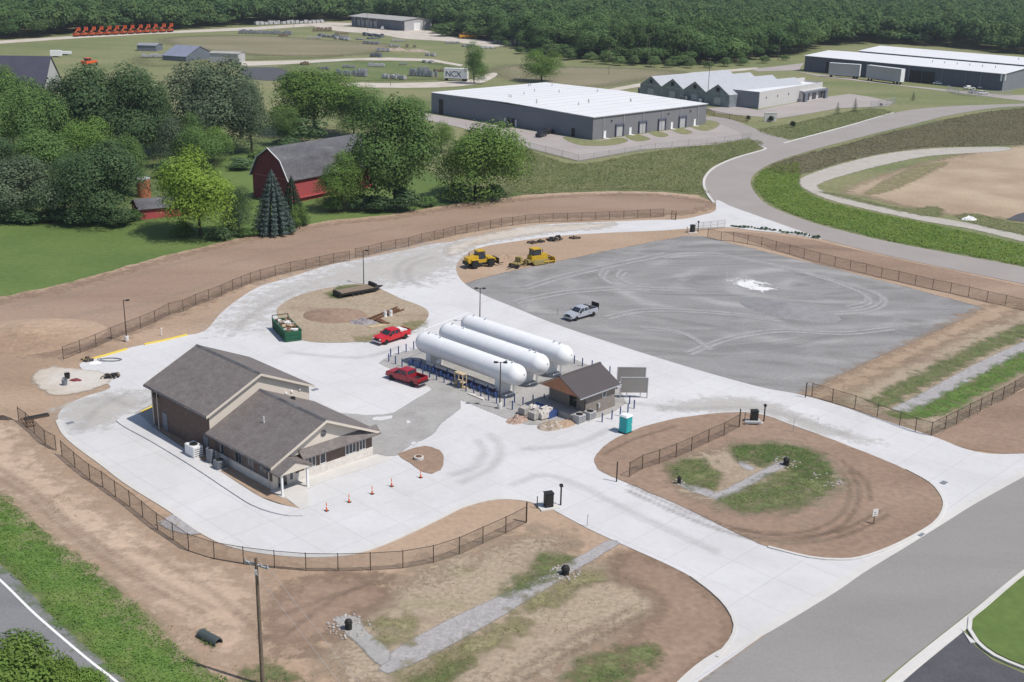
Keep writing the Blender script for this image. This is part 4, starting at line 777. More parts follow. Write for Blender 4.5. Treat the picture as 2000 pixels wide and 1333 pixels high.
def gate_post(px, label, h=2.2):
    t = T('gate_post', label, 'gate post', G(*px)); MB().tube((0, 0, 0), (0, 0, h), .075).build('post', M_brown, t); MB().tube((0, 0, h), (0, 0, h+.08), .1, .03).build('cap', M_black, t)
gate_post((1204, 943), 'tall brown gate post where the soil island meets the front driveway', 2.4)
gate_post((1573, 778), 'brown gate post at the gravel lot corner nearest the drive', 2.1)
gate_post((1443.5, 836), 'brown gate post left of the soil island gate motor', 2.4)
gate_post((1319, 431), 'dark gate post beside the north entrance fence end', 1.3)
gate_post((1028, 1021), 'brown gate post ending the fence before the front gate motor', 2.2)
t = T('sliding_gate', 'low sliding chain-link gate beside the north entrance gate motor', 'gate', G(1358, 452), heading(G(1358, 452), G(1405, 447)))
b = MB()
for z in (.25, 1.0, 1.75): b.tube((0, 0, z), (7.5, 0, z), .04)
b.build('gate_frame', M_lgrey, t)
for x in (0, 1.9, 3.8, 5.6, 7.5):
    MB().tube((x, 0, .1), (x, 0, 1.8), .045).build('upright', M_lgrey, t)
Q = wires(Vector((0, 0, .2)), Vector((7.5, 0, .2)), 1.5, .25, .01); V = np.array([list(p) for q in Q for p in q]); raw('gate_mesh', V, np.arange(len(V)).reshape(-1, 4), M_lgrey, t)
for k in range(24):
    q = k/23; x = 1432+q*163; y = 444+q*11+(q*q)*11+random.uniform(-.5, .5)
    if .48 < q < .53: continue
    o = bpy.data.objects.new('weed_clump', bmesh_); COL.objects.link(o); o.location = G(x, y)+Vector((0, 0, .05)); w = random.uniform(.5, 1.2); o.scale = (w, w, random.uniform(.3, .8)); o.rotation_euler = (0, 0, k); tag(o, 'dark weed clump on the soil edge below the back road', 'weed', 'weed clumps along the back road soil edge'); o.material_slots[0].link = 'OBJECT'; o.material_slots[0].material = LM['dark']

# ------------------------------------------------------------------ poles and lamps
def light_pole(px, label, heads, h=6.1, base=True, rz=0, z=.1):
    t = T('light_pole', label, 'light pole', G(*px)+Vector((0, 0, z)), rz)
    if base: MB().lathe([(.3, 0), (.3, .75), (.27, .8)], n=16).build('concrete_base', M_kerb, t, True)
    MB().tube((0, 0, .8 if base else 0), (0, 0, h), .085, .06, 8).build('pole', M_brown, t, True)
    for k in range(heads):
        sg = 1 if k == 0 else -1
        a = MB().tube((0, 0, h-.1), (sg*.35, 0, h-.05), .04).build('arm', M_brown, t)
        MB().box(sg*.35-.02 if sg > 0 else sg*.85, sg*.85 if sg > 0 else sg*.35+.02, -.2, .2, h-.13, h+.03).build('lamp_head', M_black, a, bevel=.03)
    return t
light_pole((248, 668), 'bronze parking light pole beside the yellow kerb and north-west fence', 1, 6.2)
light_pole((710.5, 556), 'thin bronze light pole at the far tip of the oval soil island', 1, 5.9, False)
light_pole((937, 634), 'bronze twin-head light pole behind the far white tank', 2, 5.7, True, R(0))
light_pole((976, 800), 'bronze twin-head light pole in front of the near white tank', 2, 6.2, True, R(0))
t = T('utility_pole', 'tall wooden utility pole with a crossarm at the bottom of the picture', 'utility pole', G(513.3, 1340))
MB().tube((0, 0, 0), (0, 0, 11.2), .17, .12, 10).build('pole', M_pole, t, True)
ca = MB().box(-1.15, 1.15, -.06, .06, 10.55, 10.68).build('crossarm', M_lgrey, t); ca.rotation_euler = (0, 0, R(-28))
for k, x in enumerate((-1.05, -.45, .45, 1.05)):
    i_ = MB().lathe([(.03, 10.68), (.06, 10.74), (.035, 10.8), (.055, 10.86), (.02, 10.92)], n=8, o=(x, 0, 0)).build('insulator', M_lgrey, ca, True)
MB().box(-.1, .1, -.3, -.17, 9.9, 10.3).build('fuse_box', M_lgrey, t)
P0 = G(513.3, 1340); dr = Vector((.885, -.47, 0))
def wire(label, a, b, sag=.8, r=.012):
    o0 = Vector((a.x, a.y, 0)); pts = []
    for i in range(17):
        s = i/16; p = a.lerp(b, s)-o0; p.z -= sag*4*s*(1-s); pts.append(p)
    o = MB().path(pts, r, 4).build('power_line', M_lgrey); o.location = o0; tag(o, label, 'power line', 'power lines from the wooden pole')
for k, x in enumerate((-1.05, 1.05)):
    q = P0+Vector((x*.88, -x*.47, 10.9)); e = q+Vector((22, -36, 1.5))
    wire(('left ', 'right ')[k]+'power line of the pair slanting from the wooden pole down to the right', q, e)
def thin_pole(px, top, label, m=M_pole, r=.12):
    P = G(*px); h = height_at(P, top); t = T('utility_pole', label, 'utility pole', P); MB().tube((0, 0, 0), (0, 0, h), r, r*.7, 6).build('pole', m, t); MB().box(-1, 1, -.05, .05, h-.6, h-.48).build('crossarm', m, t)
for px, top, lab in (((1189, 146), 93, 'wooden pole at the dry field edge left of the greenhouse'), ((1266, 128), 70, 'wooden pole against the forest above the greenhouse left end'), ((1341, 130), 78, 'wooden pole against the forest above the greenhouse right end'), ((1520, 118), 74, 'wooden pole against the forest left of the long grey building'), ((574, 54), 15, 'tall thin pole in the far yard by the steel racks'), ((718, 61), 27, 'thin pole in front of the far yard building'), ((763, 168), 142, 'short pole on the track before the tree row'), ((51, 73), 48, 'wooden pole at the left end of the far track'), ((1381, 205), 112, 'tall grey pole between the warehouse corner and the greenhouse')): thin_pole(px, top, lab)

# ------------------------------------------------------------------ office
def roof_slab(b, e0, r0, r1, e1, th=.16):
    """sloped slab from four top corners"""
    P = [Vector(p) for p in (e0, r0, r1, e1)]; D = Vector((0, 0, -th)); n = len(b.v)
    b.v += [tuple(p) for p in P]+[tuple(p+D) for p in P]
    for f in ((0, 1, 2, 3), (7, 6, 5, 4), (0, 4, 5, 1), (1, 5, 6, 2), (2, 6, 7, 3), (3, 7, 4, 0)): b.f.append(tuple(n+i for i in f)); b.mi.append(b.m)
def window(par, c, w, h, axis, out, mull=2, fm=None, depth=.05):
    """window lying on a wall; axis 'x' or 'y' runs along the wall, out is the outward sign"""
    fm = fm or M_white; x, y, z = c; t = .07; f = MB(); g = MB()
    def bx(b, a0, a1, z0, z1, d0, d1):
        if axis == 'x': b.box(x+a0, x+a1, *sorted((y+out*d0, y+out*d1)), z0+z, z1+z)
        else: b.box(*sorted((x+out*d0, x+out*d1)), y+a0, y+a1, z0+z, z1+z)
    bx(f, -w/2, w/2, 0, t, .003, depth); bx(f, -w/2, w/2, h-t, h, .003, depth); bx(f, -w/2, -w/2+t, t, h-t, .003, depth); bx(f, w/2-t, w/2, t, h-t, .003, depth)
    for k in range(1, mull): q = -w/2+w*k/mull; bx(f, q-.03, q+.03, t, h-t, .003, depth)
    bx(g, -w/2+t, w/2-t, t, h-t, .003, .02)
    fo = f.build('window', fm, par); g.build('pane', M_glass, fo); return fo
OF = T('office_building', 'brown-roofed brick office with a taller rear section and pale stone front wall', 'office building', SA, ANG)
Wd, YS, YB = 13.4, 11.9, 24.6
def shell(b, x0, x1, y0, y1, z0, z1, front=True, back=True):
    b.quad((x0, y0, z0), (x0, y1, z0), (x0, y1, z1), (x0, y0, z1)); b.quad((x1, y0, z0), (x1, y1, z0), (x1, y1, z1), (x1, y0, z1))
    if front: b.quad((x0, y0, z0), (x1, y0, z0), (x1, y0, z1), (x0, y0, z1))
    if back: b.quad((x0, y1, z0), (x1, y1, z0), (x1, y1, z1), (x0, y1, z1))
b = MB(); shell(b, 0, Wd, .0, YS, 1.15, 3.35, True, False); b.build('brick_wall', M_brick, OF)
b = MB(); shell(b, -.08, Wd+.08, -.08, YS, 0, 1.15, True, False); b.quad((-.08, -.08, 1.15), (Wd+.08, -.08, 1.15), (Wd+.08, YS, 1.15), (-.08, YS, 1.15)); b.build('stone_base', M_stone, OF)
b = MB(); shell(b, 0, Wd, YS, YB, 0, 5.45, True, True); b.build('brick_wall', M_brick, OF)
MB().quad((.02, -.1, 3.25), (Wd-.02, -.1, 3.25), (6.7, -.1, 6.2)).build('gable_wall', M_siding, OF)
MB().quad((0, YS-.05, 3.0), (Wd, YS-.05, 3.0), (Wd, YS-.05, 5.3), (6.7, YS-.05, 8.25), (0, YS-.05, 5.3)).build('gable_wall', M_siding, OF)
MB().quad((0, YB+.02, 5.3), (Wd, YB+.02, 5.3), (6.7, YB+.02, 8.25)).build('gable_wall', M_siding, OF)
b = MB()
roof_slab(b, (-.6, YS-.45, 5.2), (6.7, YS-.45, 8.5), (6.7, YB+.5, 8.5), (-.6, YB+.5, 5.2)); roof_slab(b, (6.7, YS-.45, 8.5), (14.0, YS-.45, 5.2), (14.0, YB+.5, 5.2), (6.7, YB+.5, 8.5))
r_ = b.build('roof', M_shingle, OF); MB().prism([(6.45, 8.42), (6.7, 8.56), (6.95, 8.42)], 'y', YS-.46, YB+.51).build('ridge_cap', M_oldroof, r_)
b = MB()
roof_slab(b, (-.6, -.75, 3.1), (6.7, -.75, 6.5), (6.7, YS-.03, 6.5), (-.6, YS-.03, 3.1)); roof_slab(b, (6.7, -.75, 6.5), (14.0, -.75, 3.1), (14.0, YS-.03, 3.1), (6.7, YS-.03, 6.5))
r_ = b.build('roof', M_shingle, OF); MB().prism([(6.45, 6.42), (6.7, 6.56), (6.95, 6.42)], 'y', -.76, YS-.06).build('ridge_cap', M_oldroof, r_)
MB().tube((3.4, 6.2, 4.8), (3.4, 6.2, 5.7), .06).build('vent_pipe', M_white, r_)
MB().box(9.3, 9.7, 9.2, 9.6, 5.1, 5.5).build('roof_vent', M_black, r_)
def rake(y, ze, zr, parent):
    b = MB()
    for s in (-1, 1):
        x0, x1 = (-.6, 6.7) if s < 0 else (14.0, 6.7)
        b.loft([[(x0, y, ze-.3), (x0, y+.08, ze-.3), (x0, y+.08, ze-.02), (x0, y, ze-.02)], [(x1, y, zr-.3), (x1, y+.08, zr-.3), (x1, y+.08, zr-.02), (x1, y, zr-.02)]])
    return b.build('fascia', M_siding, parent)
rake(-.85, 3.1, 6.5, OF); rake(YS-.55, 5.2, 8.5, OF); rake(YB+.52, 5.2, 8.5, OF)
for x0, x1, y0, y1, z in ((-.72, -.6, -.8, YS, 2.98), (14.0, 14.12, -.8, YS, 2.98), (-.72, -.6, YS-.4, YB+.5, 5.05), (14.0, 14.12, YS-.4, YB+.5, 5.05)):
    MB().box(x0, x1, y0, y1, z-.08, z+.06).build('gutter', M_oldroof, OF)
for x, y, z in ((-.07, YB-.3, 5.05), (-.07, .4, 3.0), (Wd+.09, YS+.1, 5.05), (Wd+.16, .3, 3.0)): MB().box(x-.06, x+.06, y-.06, y+.06, .1, z).build('downspout', M_siding, OF)
b = MB(); roof_slab(b, (3.4, -.95, 2.95), (3.4, -.11, 3.75), (Wd+.6, -.11, 3.75), (Wd+.6, -.95, 2.95), .12); b.build('pent_roof', M_shingle, OF)
MB().lathe([(.36, -.05), (.36, .06)], 'y', 8, (6.7, -.13, 4.75)).build('gable_vent', M_oldroof, OF)
# entrance porch
b = MB(); roof_slab(b, (-.75, -2.4, 2.75), (1.5, -2.4, 3.8), (1.5, .3, 3.8), (-.75, .3, 2.75), .14); roof_slab(b, (1.5, -2.4, 3.8), (3.75, -2.4, 2.75), (3.75, .3, 2.75), (1.5, .3, 3.8), .14)
pr = b.build('porch_roof', M_shingle, OF); MB().prism([(-.55, 2.62), (3.55, 2.62), (1.5, 3.62)], 'y', -2.3, -2.22).build('porch_gable', M_siding, pr)
for x in (-.1, 3.1): MB().box(x-.1, x+.1, -2.1, -1.9, .1, 2.65).build('porch_post', M_white, OF)
MB().box(-.4, 3.4, -2.4, -.09, .1, .26).build('porch_floor', M_kerb, OF)
MB().box(.02, 2.9, -.13, -.085, .26, 2.6).build('porch_wall', M_siding, OF)
d_ = MB().box(.7, 1.75, -.18, -.135, .26, 2.4).build('door', M_glass, OF); MB().box(1.6, 1.66, -.23, -.185, 1.2, 1.5).build('handle', M_chrome, d_)
window(OF, (2.35, -.135, .6), .5, 1.7, 'x', -1, 1)
MB().box(2.2, 2.35, -.3, -.14, 2.0, 2.35).build('wall_lamp', M_black, OF)
window(OF, (4.9, -.003, 1.2), 1.5, 1.5, 'x', -1, 3); window(OF, (10.4, -.003, 1.2), 1.5, 1.5, 'x', -1, 3); window(OF, (12.0, -.003, 1.2), .9, 1.5, 'x', -1, 2); window(OF, (6.6, -.003, 1.2), .8, 1.5, 'x', -1, 1)
for y in (1.6, 3.9, 6.2): window(OF, (-.003, y, 1.2), 1.3, 1.5, 'y', -1, 2, M_grey)  # grey frames on this side: the wall's shade is put into their colour
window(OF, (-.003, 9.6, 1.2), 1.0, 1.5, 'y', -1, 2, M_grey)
d_ = MB().box(-.06, -.005, 12.3, 13.3, .1, 2.25).build('door', M_grey, OF); MB().box(-.12, -.065, 12.45, 12.55, 1.1, 1.2).build('handle', M_chrome, d_)
d_ = MB().box(-.06, -.005, 21.2, 22.3, .1, 2.4).build('door', M_grey, OF); MB().box(-.12, -.065, 21.35, 21.45, 1.1, 1.2).build('handle', M_chrome, d_)
MB().tube((-.4, 22.6, .1), (-.4, 22.6, 4.9), .06).build('downspout', M_siding, OF)
for x in (3.2, 9.2): MB().box(x-1.9, x+1.9, YB+.01, YB+.09, 0, 4.2).build('overhead_door', M_lgrey, OF)
for y in (14.5, 18.6, 22.4): MB().box(Wd+.005, Wd+.09, y-1.7, y+1.7, 0, 4.2).build('overhead_door', M_lgrey, OF)
MB().box(-.32, -.02, YB-1.6, YB-.8, 3.9, 4.3).build('wall_lamp', M_black, OF)
for x in (10.2, 11.0, 12.1): MB().box(x-.12, x+.12, YS-.2, YS-.055, 5.0, 5.2).build('soffit_light', M_white, OF)
# equipment on the left of the office
def hvac(loc, label, w, d, h, m, rz=ANG, skid=False, name='air_conditioner', cat='air conditioner'):
    t = T(name, label, cat, loc, rz); z = .15 if skid else .06
    MB().box(-w/2-.12, w/2+.12, -d/2-.12, d/2+.12, 0, z).build('base', M_kerb, t)
    c = MB().box(-w/2, w/2, -d/2, d/2, z, z+h).build('casing', m, t, bevel=.04)
    MB().lathe([(min(w, d)*.4, z+h), (min(w, d)*.4, z+h+.05), (min(w, d)*.12, z+h+.06)], n=16).build('fan_grille', M_black, c)
    for k in range(4): MB().box(-w/2+.1, w/2-.1, -d/2-.015, -d/2-.003, z+.15+k*h*.2, z+.15+k*h*.2+.06).build('louvre', M_black, c)
    return t
hvac(S(-1.3, 13.3, .21), 'white standby generator on a pad in the shade of the office brick wall', 1.2, 1.9, 1.25, M_white, name='generator', cat='generator')
hvac(S(-1.15, 8.3, .21), 'dark grey air conditioner against the stone base of the office side wall', 1.0, 1.0, .95, M_grey)
hvac(S(-1.0, 10.3, .21), 'tall grey electrical cabinet beside the office side door', .6, 1.0, 1.6, M_grey, name='electrical_cabinet', cat='cabinet')
for k, (px, lab) in enumerate((((638, 1000), 'orange traffic cone nearest the porch steps, first of the row'), ((682, 983), 'second orange traffic cone from the porch'), ((727, 967), 'middle orange traffic cone of the row on the white concrete'), ((765, 952), 'orange traffic cone next to the last, before the small planter'), ((821.5, 935), 'last orange traffic cone, touching the small soil planter'))):
    t = T('traffic_cone', lab, 'traffic cone', G(*px)+Vector((0, 0, .1)), ANG, 'row of traffic cones'); t.scale = (.85, .85, .9)
    if k == 0:
        a = [MB().box(-.22, .22, -.22, .22, 0, .05).build('cone_base', M_black, t), MB().lathe([(.13, .05), (.075, .4), (.04, 1.05)], n=12).build('cone_body', M_orange, t, True), MB().lathe([(.08, .5), (.07, .62)], n=12).build('reflective_band', M_white, t, True)]; cone_parts = [q.data for q in a]
    else:
        for nm, me in zip(('cone_base', 'cone_body', 'reflective_band'), cone_parts): q = bpy.data.objects.new(nm, me); COL.objects.link(q); q.parent = t

# ------------------------------------------------------------------ storage tanks
M_seam = simple('tank_seam', (.62, .62, .62), .5, .3, 0, .04)
def tank(u, v0, v1, label, first=None):
    t = T('propane_tank', label, 'storage tank', S(u, v0, .1), ANG); L = v1-v0; r = 1.42; zc = 3.05
    pr = [(0.02, 0)]+[(r*math.sin(a), r-r*math.cos(a)) for a in [R(x) for x in range(10, 91, 10)]]+[(r, L*.5)]+[(r*math.sin(a), L-r+r*math.cos(a)) for a in [R(x) for x in range(90, 9, -10)]]+[(.02, L)]
    MB().lathe(pr, 'y', 40, (0, 0, zc)).build('tank_shell', M_white, t, True)
    for y in (r, L*.3, L*.5, L*.7, L-r): MB().lathe([(r+.003, y-.02), (r+.008, y), (r+.003, y+.02)], 'y', 40, (0, 0, zc)).build('weld_seam', M_seam, t, True)
    for y in (3.6, L-3.2):
        MB().box(-1.15, 1.15, y-.45, y+.45, 0, zc-.55).build('concrete_saddle', simple_white, t, bevel=.03)
    for y in (2.0, 3.0, L-4.5, L-2.2):
        v_ = MB().tube((0, y, zc+r-.05), (0, y, zc+r+.2), .12).build('valve', M_white, t); MB().lathe([(.16, zc+r+.2), (.16, zc+r+.25)], n=12, o=(0, y, 0)).build('valve_cap', M_lgrey, v_)
    MB().tube((.15, .12, zc+.35), (.15, -.02, zc+.35), .1).build('gauge', M_lgrey, t)
    b = MB(); b.tube((.0, 1.7, zc-r+.05), (.0, 1.7, .5), .08).tube((.0, 1.7, .5), (-1.5, 1.7, .5), .06).tube((.5, 5.5, zc-r+.05), (.5, 5.5, .5), .08); b.build('outlet_pipe', M_white, t)
    MB().lathe([(.02, zc-.5), (.28, zc-.6), (.28, zc-.9), (.02, zc-1.0)], n=12, o=(-1.1, L-5.3, -.75)).build('sump_bulb', M_white, t, True)
    return t
simple_white = simple('whitewashed_concrete', (.68, .68, .67), .8, .2, 0, .04)
tank(38.35, .5, 20.7, 'long white propane tank nearest the office, in front of the other two')
tank(43.5, 1.3, 21.6, 'middle long white propane tank of the three')
tank(48.5, 1.6, 22.5, 'long white propane tank farthest from the office, by the gravel lot')
for u, v0, v1, lab in ((38.35, 2.6, 19.2, 'concrete strip footing under the nearest white tank'), (43.5, 3.4, 20, 'concrete strip footing under the middle white tank'), (48.5, 3.8, 21, 'concrete strip footing under the farthest white tank')):
    o = MB().box(-1.45, 1.45, 0, v1-v0, .02, .16).build('concrete_footing', M_pad); o.location = S(u, v0, .1); o.rotation_euler = (0, 0, ANG); o['kind'] = 'structure'
b = MB(); pp = [(0, 0, 0), (0, 0, .35), (5.15, .9, .35), (10.15, 1.8, .35), (10.15, 1.8, 0)]
b.path([Vector(p) for p in pp], .04); o = b.build('vapour_pipe', M_white); o.location = S(38.35, 19.7, 4.5); o.rotation_euler = (0, 0, ANG); tag(o, 'white pipe joining the tops of the three white tanks at their far ends', 'pipe')
t = T('pipe_rack', 'blue pipe manifold running on the ground along the nearest white tank', 'pipe manifold', S(36.4, 3.2, .1), ANG)
for x, z in ((0, .5), (.25, .75), (-.25, .4)): MB().tube((x, 0, z), (x, 17.2, z), .06).build('pipe', M_blue, t)
for k in range(12):
    f_ = MB().box(-.3, .3, k*1.5+.2-.03, k*1.5+.2+.03, 0, .8).build('rack_frame', M_blue, t)
for k in range(6): MB().lathe([(.1, 0), (.1, .4), (.05, .5)], n=10, o=(.25, 2+k*2.6, .72)).build('valve', M_blue, t)
t = T('wooden_board', 'long brown board leaning below the nearest white tank', 'board', S(37.25, 4.2, .1), ANG); MB().box(-.05, .05, 0, 11.5, .0, .75).build('plank', M_rust, t); MB().box(-.6, -.1, 0, 13, .9, 1.0).build('cover_strip', M_stone, t)
t = T('timber_rack', 'yellowish timber rack standing at the blue pipes beside the near tank', 'rack', S(35.35, 8.6, .1), ANG)
for y in (0, 1.5):
    MB().box(-.06, .06, y-.06, y+.06, 0, 1.9).build('upright', M_palewood, t); MB().box(.6, .72, y-.06, y+.06, 0, 1.9).build('upright', M_palewood, t)
for z in (.7, 1.85): MB().box(-.06, .72, -.06, 1.56, z, z+.1).build('shelf', M_palewood, t)
# bollards
t0 = None
def bollard(u, v):
    global t0
    L_ = 'dark blue steel bollard in the ring round the white tanks and pump house'
    if t0 is None:
        t0 = T('bollard', L_, 'bollard', S(u, v, .1), ANG, 'blue bollards'); MB().tube((0, 0, 0), (0, 0, 1.15), .085, n=10).build('post', M_blue, t0, True); MB().lathe([(.085, 1.15), (.06, 1.2), (.01, 1.22)], n=10).build('cap', M_blue, t0, True)
    else: dup(t0, S(u, v, .1), ANG)
for k in range(18): bollard(35.0+random.uniform(-.05, .05), 23.2-k*1.42)
for k in range(11): bollard(36.5+k*1.5, 24.6+.1*k)
for k in range(9): bollard(53.6, 5.4+k*2.2)
for u, v in ((36.9, .6), (36.9, -.9), (38.4, -1.2), (39.6, -2.0), (53.6, 3.9), (53.9, 2.4), (54.0, .9), (53.9, -.8), (40.2, -11.2), (41.8, -11.4), (43.4, -11.4), (45.0, -11.3), (46.6, -11.0), (47.4, -9.6)): bollard(u, v)
# pump house
PH = T('pump_house', 'small brick pump house with a brown metal gable roof and orange wood gable', 'pump house', S(40.84, -8.72, .1), ANG)
b = MB(); shell(b, -1.1, 4.6, 0, 6.0, .9, 3.05); b.build('brick_wall', M_brick2, PH)
b = MB(); shell(b, -1.16, 4.66, -.06, 6.06, 0, .9); b.quad((-1.16, -.06, .9), (4.66, -.06, .9), (4.66, 6.06, .9), (-1.16, 6.06, .9)); b.build('stone_base', M_brick2, PH)
b = MB(); roof_slab(b, (-2.7, -.6, 3.0), (-2.7, 3, 5.0), (5.0, 3, 5.0), (5.0, -.6, 3.0), .12); roof_slab(b, (-2.7, 3, 5.0), (-2.7, 6.6, 3.0), (5.0, 6.6, 3.0), (5.0, 3, 5.0), .12)
r_ = b.build('roof', M_mroof, PH); MB().prism([(2.8, 4.95), (3, 5.08), (3.2, 4.95)], 'x', -2.72, 5.02).build('ridge_cap', M_mroof, r_)
MB().prism([(-.3, 3.0), (6.3, 3.0), (3, 4.84)], 'x', -2.5, -2.4).build('gable_wall', M_copper, PH)
MB().prism([(-.3, 2.98), (6.3, 2.98), (3, 4.82)], 'x', 4.6, 4.68).build('gable_wall', M_copper, PH)
MB().quad((-2.4, -.3, 2.99), (-1.1, -.3, 2.99), (-1.1, 6.3, 2.99), (-2.4, 6.3, 2.99)).build('porch_soffit', M_copper, PH)
MB().box(-2.75, 5.05, -.72, -.6, 2.9, 3.02).build('gutter', M_chrome, PH)
MB().tube((-1.2, -.12, .05), (-1.2, -.12, 2.95), .05).build('downspout', M_black, PH)
d_ = MB().box(-1.16, -1.103, 1.4, 2.5, .95, 2.95).build('door', M_black, PH); MB().box(-1.22, -1.165, 1.55, 1.62, 1.8, 1.95).build('handle', M_chrome, d_)
window(PH, (2.5, -.003, 1.75), .7, .95, 'x', -1, 1)
MB().box(-3.1, -1.18, .1, 7.2, 0, .75).build('porch_deck', M_pad, PH, bevel=.02)
MB().box(1.2, 1.45, -.3, -.065, .7, 1.3).build('meter_box', M_lgrey, PH)
MB().box(4.72, 5.6, -.2, 1.0, 2.3, 2.45).build('canopy', M_lgrey, PH)
hvac(G(1131, 825, .1), 'left grey air conditioner in front of the pump house corner', 1.25, 1.1, 1.0, M_lgrey)
hvac(G(1152, 818, .1), 'right grey air conditioner in front of the pump house corner', 1.25, 1.1, .95, M_lgrey)
# blue ramp side and pallets
o = MB().loft([[(0, 0, 0), (0, 3.6, 0), (0, 3.6, .85), (0, 0, .85)], [(-1.6, 0, 0), (-1.6, 3.6, 0), (-1.6, 3.6, .1), (-1.6, 0, .1)]]).build('loading_ramp', M_blue); o.location = S(37.6, -6.2, .1); o.rotation_euler = (0, 0, ANG); tag(o, 'dark blue steel ramp leading up to the pump house porch', 'ramp')
def pallet(px, label, nx, ny, nz, rz, m=M_block):
    t = T('block_pallet', label, 'pallet of blocks', G(*px)+Vector((0, 0, .12)), rz)
    b = MB()
    for k in range(5): b.box(-.6, .6, -.55+k*.25, -.45+k*.25, .1, .13)
    for x in (-.55, 0, .45): b.box(x, x+.1, -.6, .6, 0, .1)
    b.build('pallet', M_wood, t); rr = random.Random(px[0]); c = MB()
    for k in range(nz):
        for i in range(nx):
            for j in range(ny):
                if k == nz-1 and rr.random() < .3: continue
                w = 1.15/nx; d = 1.15/ny; c.box(-.575+i*w+.01, -.575+(i+1)*w-.01, -.575+j*d+.01, -.575+(j+1)*d-.01, .135+k*.21, .135+k*.21+.2)
    c.build('block_stack', m, t)
pallet((1024, 811), 'left pallet of grey blocks beside the dark blue ramp', 3, 6, 4, ANG, M_block)
pallet((1041, 809), 'middle back pallet of pale blocks in front of the pump house', 3, 6, 4, ANG+.2, M_stone)
pallet((1043, 820), 'front pallet of grey blocks before the pump house', 3, 6, 4, ANG, M_block)
pallet((1059, 819), 'front right pallet of pale blocks before the pump house', 3, 6, 4, ANG-.1, M_stone)
pallet((1067, 812), 'rear right pallet of pale blocks nearest the pump house porch', 3, 6, 4, ANG, M_stone)
def mound(name, px_c, rx, ry, h, m, label, cat, seed, rz=0, z=.1, rough=.25, kind=None, res=28):
    P = G(*px_c); V = []; Fq = []; rr = rx
    for i in range(res):
        for j in range(res):
            x, y = -1+2*i/(res-1), -1+2*j/(res-1); d = math.hypot(x, y)
            zz = max(0, 1-d)**.9; nz = noise.noise((x*2.3+seed, y*2.3, seed*1.7))*.6+noise.noise((x*6+seed, y*6, 3))*.3+noise.noise((x*14, y*14, seed))*.2
            V.append((x*rx, y*ry, h*zz*(1+rough*2*nz)+(rough*.35*nz*h if d < .95 else 0)-.05*(d > .97)))
    for i in range(res-1):
        for j in range(res-1): Fq.append((i*res+j, (i+1)*res+j, (i+1)*res+j+1, i*res+j+1))
    b = MB(); b.v = V; b.f = Fq; b.mi = [0]*len(Fq); o = b.build(name, m, None, False); o.location = P+Vector((0, 0, z)); o.rotation_euler = (0, 0, rz)
    return tag(o, label, cat, None, kind)
mound('brick_pile', (1010, 823), 1.7, 1.1, .55, mat('broken_brick', [(.2, .13, .1), (.36, .25, .2), (.45, .38, .33)], scale=3.5, grain=.2, gscale=8), 'low pile of broken brick pieces left of the rubble in front of the pallets', 'brick pile', 1, ANG, .1, .6)
mound('rubble_pile', (1078, 833), 2.2, 1.5, .6, M_rubble, 'grey-brown rubble pile on the concrete in front of the pump house', 'rubble pile', 2, ANG, .1, .5)
mound('sand_pile', (1104, 830), 1.9, 1.1, .35, M_soil, 'flat brown sand heap right of the rubble by the air conditioners', 'sand pile', 3, ANG, .1, .5)
def panel_screen(px, label, w, h, y):
    t = T('grey_screen', label, 'screen panel', G(*px)+Vector((0, 0, .1)), R(2))
    p_ = MB().box(-w/2, w/2, -.06, .06, .75, .75+h); p_.build('panel', M_board, t)
    for x in (-w/2, w/2): MB().box(x-.06, x+.06, -.09, .09, 0, .8+h).build('leg', M_lgrey, t)
    for x in (-w/4, w/4): MB().box(x-.05, x+.05, .07, .14, 0, .75+h).build('leg', M_lgrey, t)
    MB().box(-w/2, w/2, -.08, .08, .75+h, .83+h).build('top_rail', M_lgrey, t)
M_board = ribmat('grey_board_panel', (.3, .285, .265), 4, 2, .3, .85, .2)
panel_screen((1237, 779), 'front large grey slatted screen panel on legs right of the pump house', 3.5, 2.0, 0)
panel_screen((1232, 758), 'rear large grey slatted screen panel behind the front one right of the pump house', 3.7, 2.0, 0)
# portable toilet
t = T('portable_toilet', 'teal portable toilet with a white roof standing on the concrete', 'portable toilet', G(1221, 846)+Vector((0, 0, .1)), ANG)
MB().box(-.6, .6, -.6, .6, 0, .12).build('skid_base', M_black, t)
MB().box(-.56, .56, -.56, .56, .12, 2.1).build('cabin', M_teal, t, bevel=.03)
d_ = MB().box(-.42, .42, -.6, -.565, .2, 2.0).build('door', M_teal, t); MB().box(.3, .36, -.64, -.6, 1.0, 1.2).build('handle', M_white, d_)
MB().loft([[(-.62, -.62, 2.1), (.62, -.62, 2.1), (.62, .62, 2.1), (-.62, .62, 2.1)], [(-.5, -.5, 2.3), (.5, -.5, 2.3), (.5, .5, 2.3), (-.5, .5, 2.3)]]).build('roof', M_white, t)
MB().tube((.35, .4, 2.25), (.35, .4, 2.55), .05).build('vent_pipe', M_white, t)

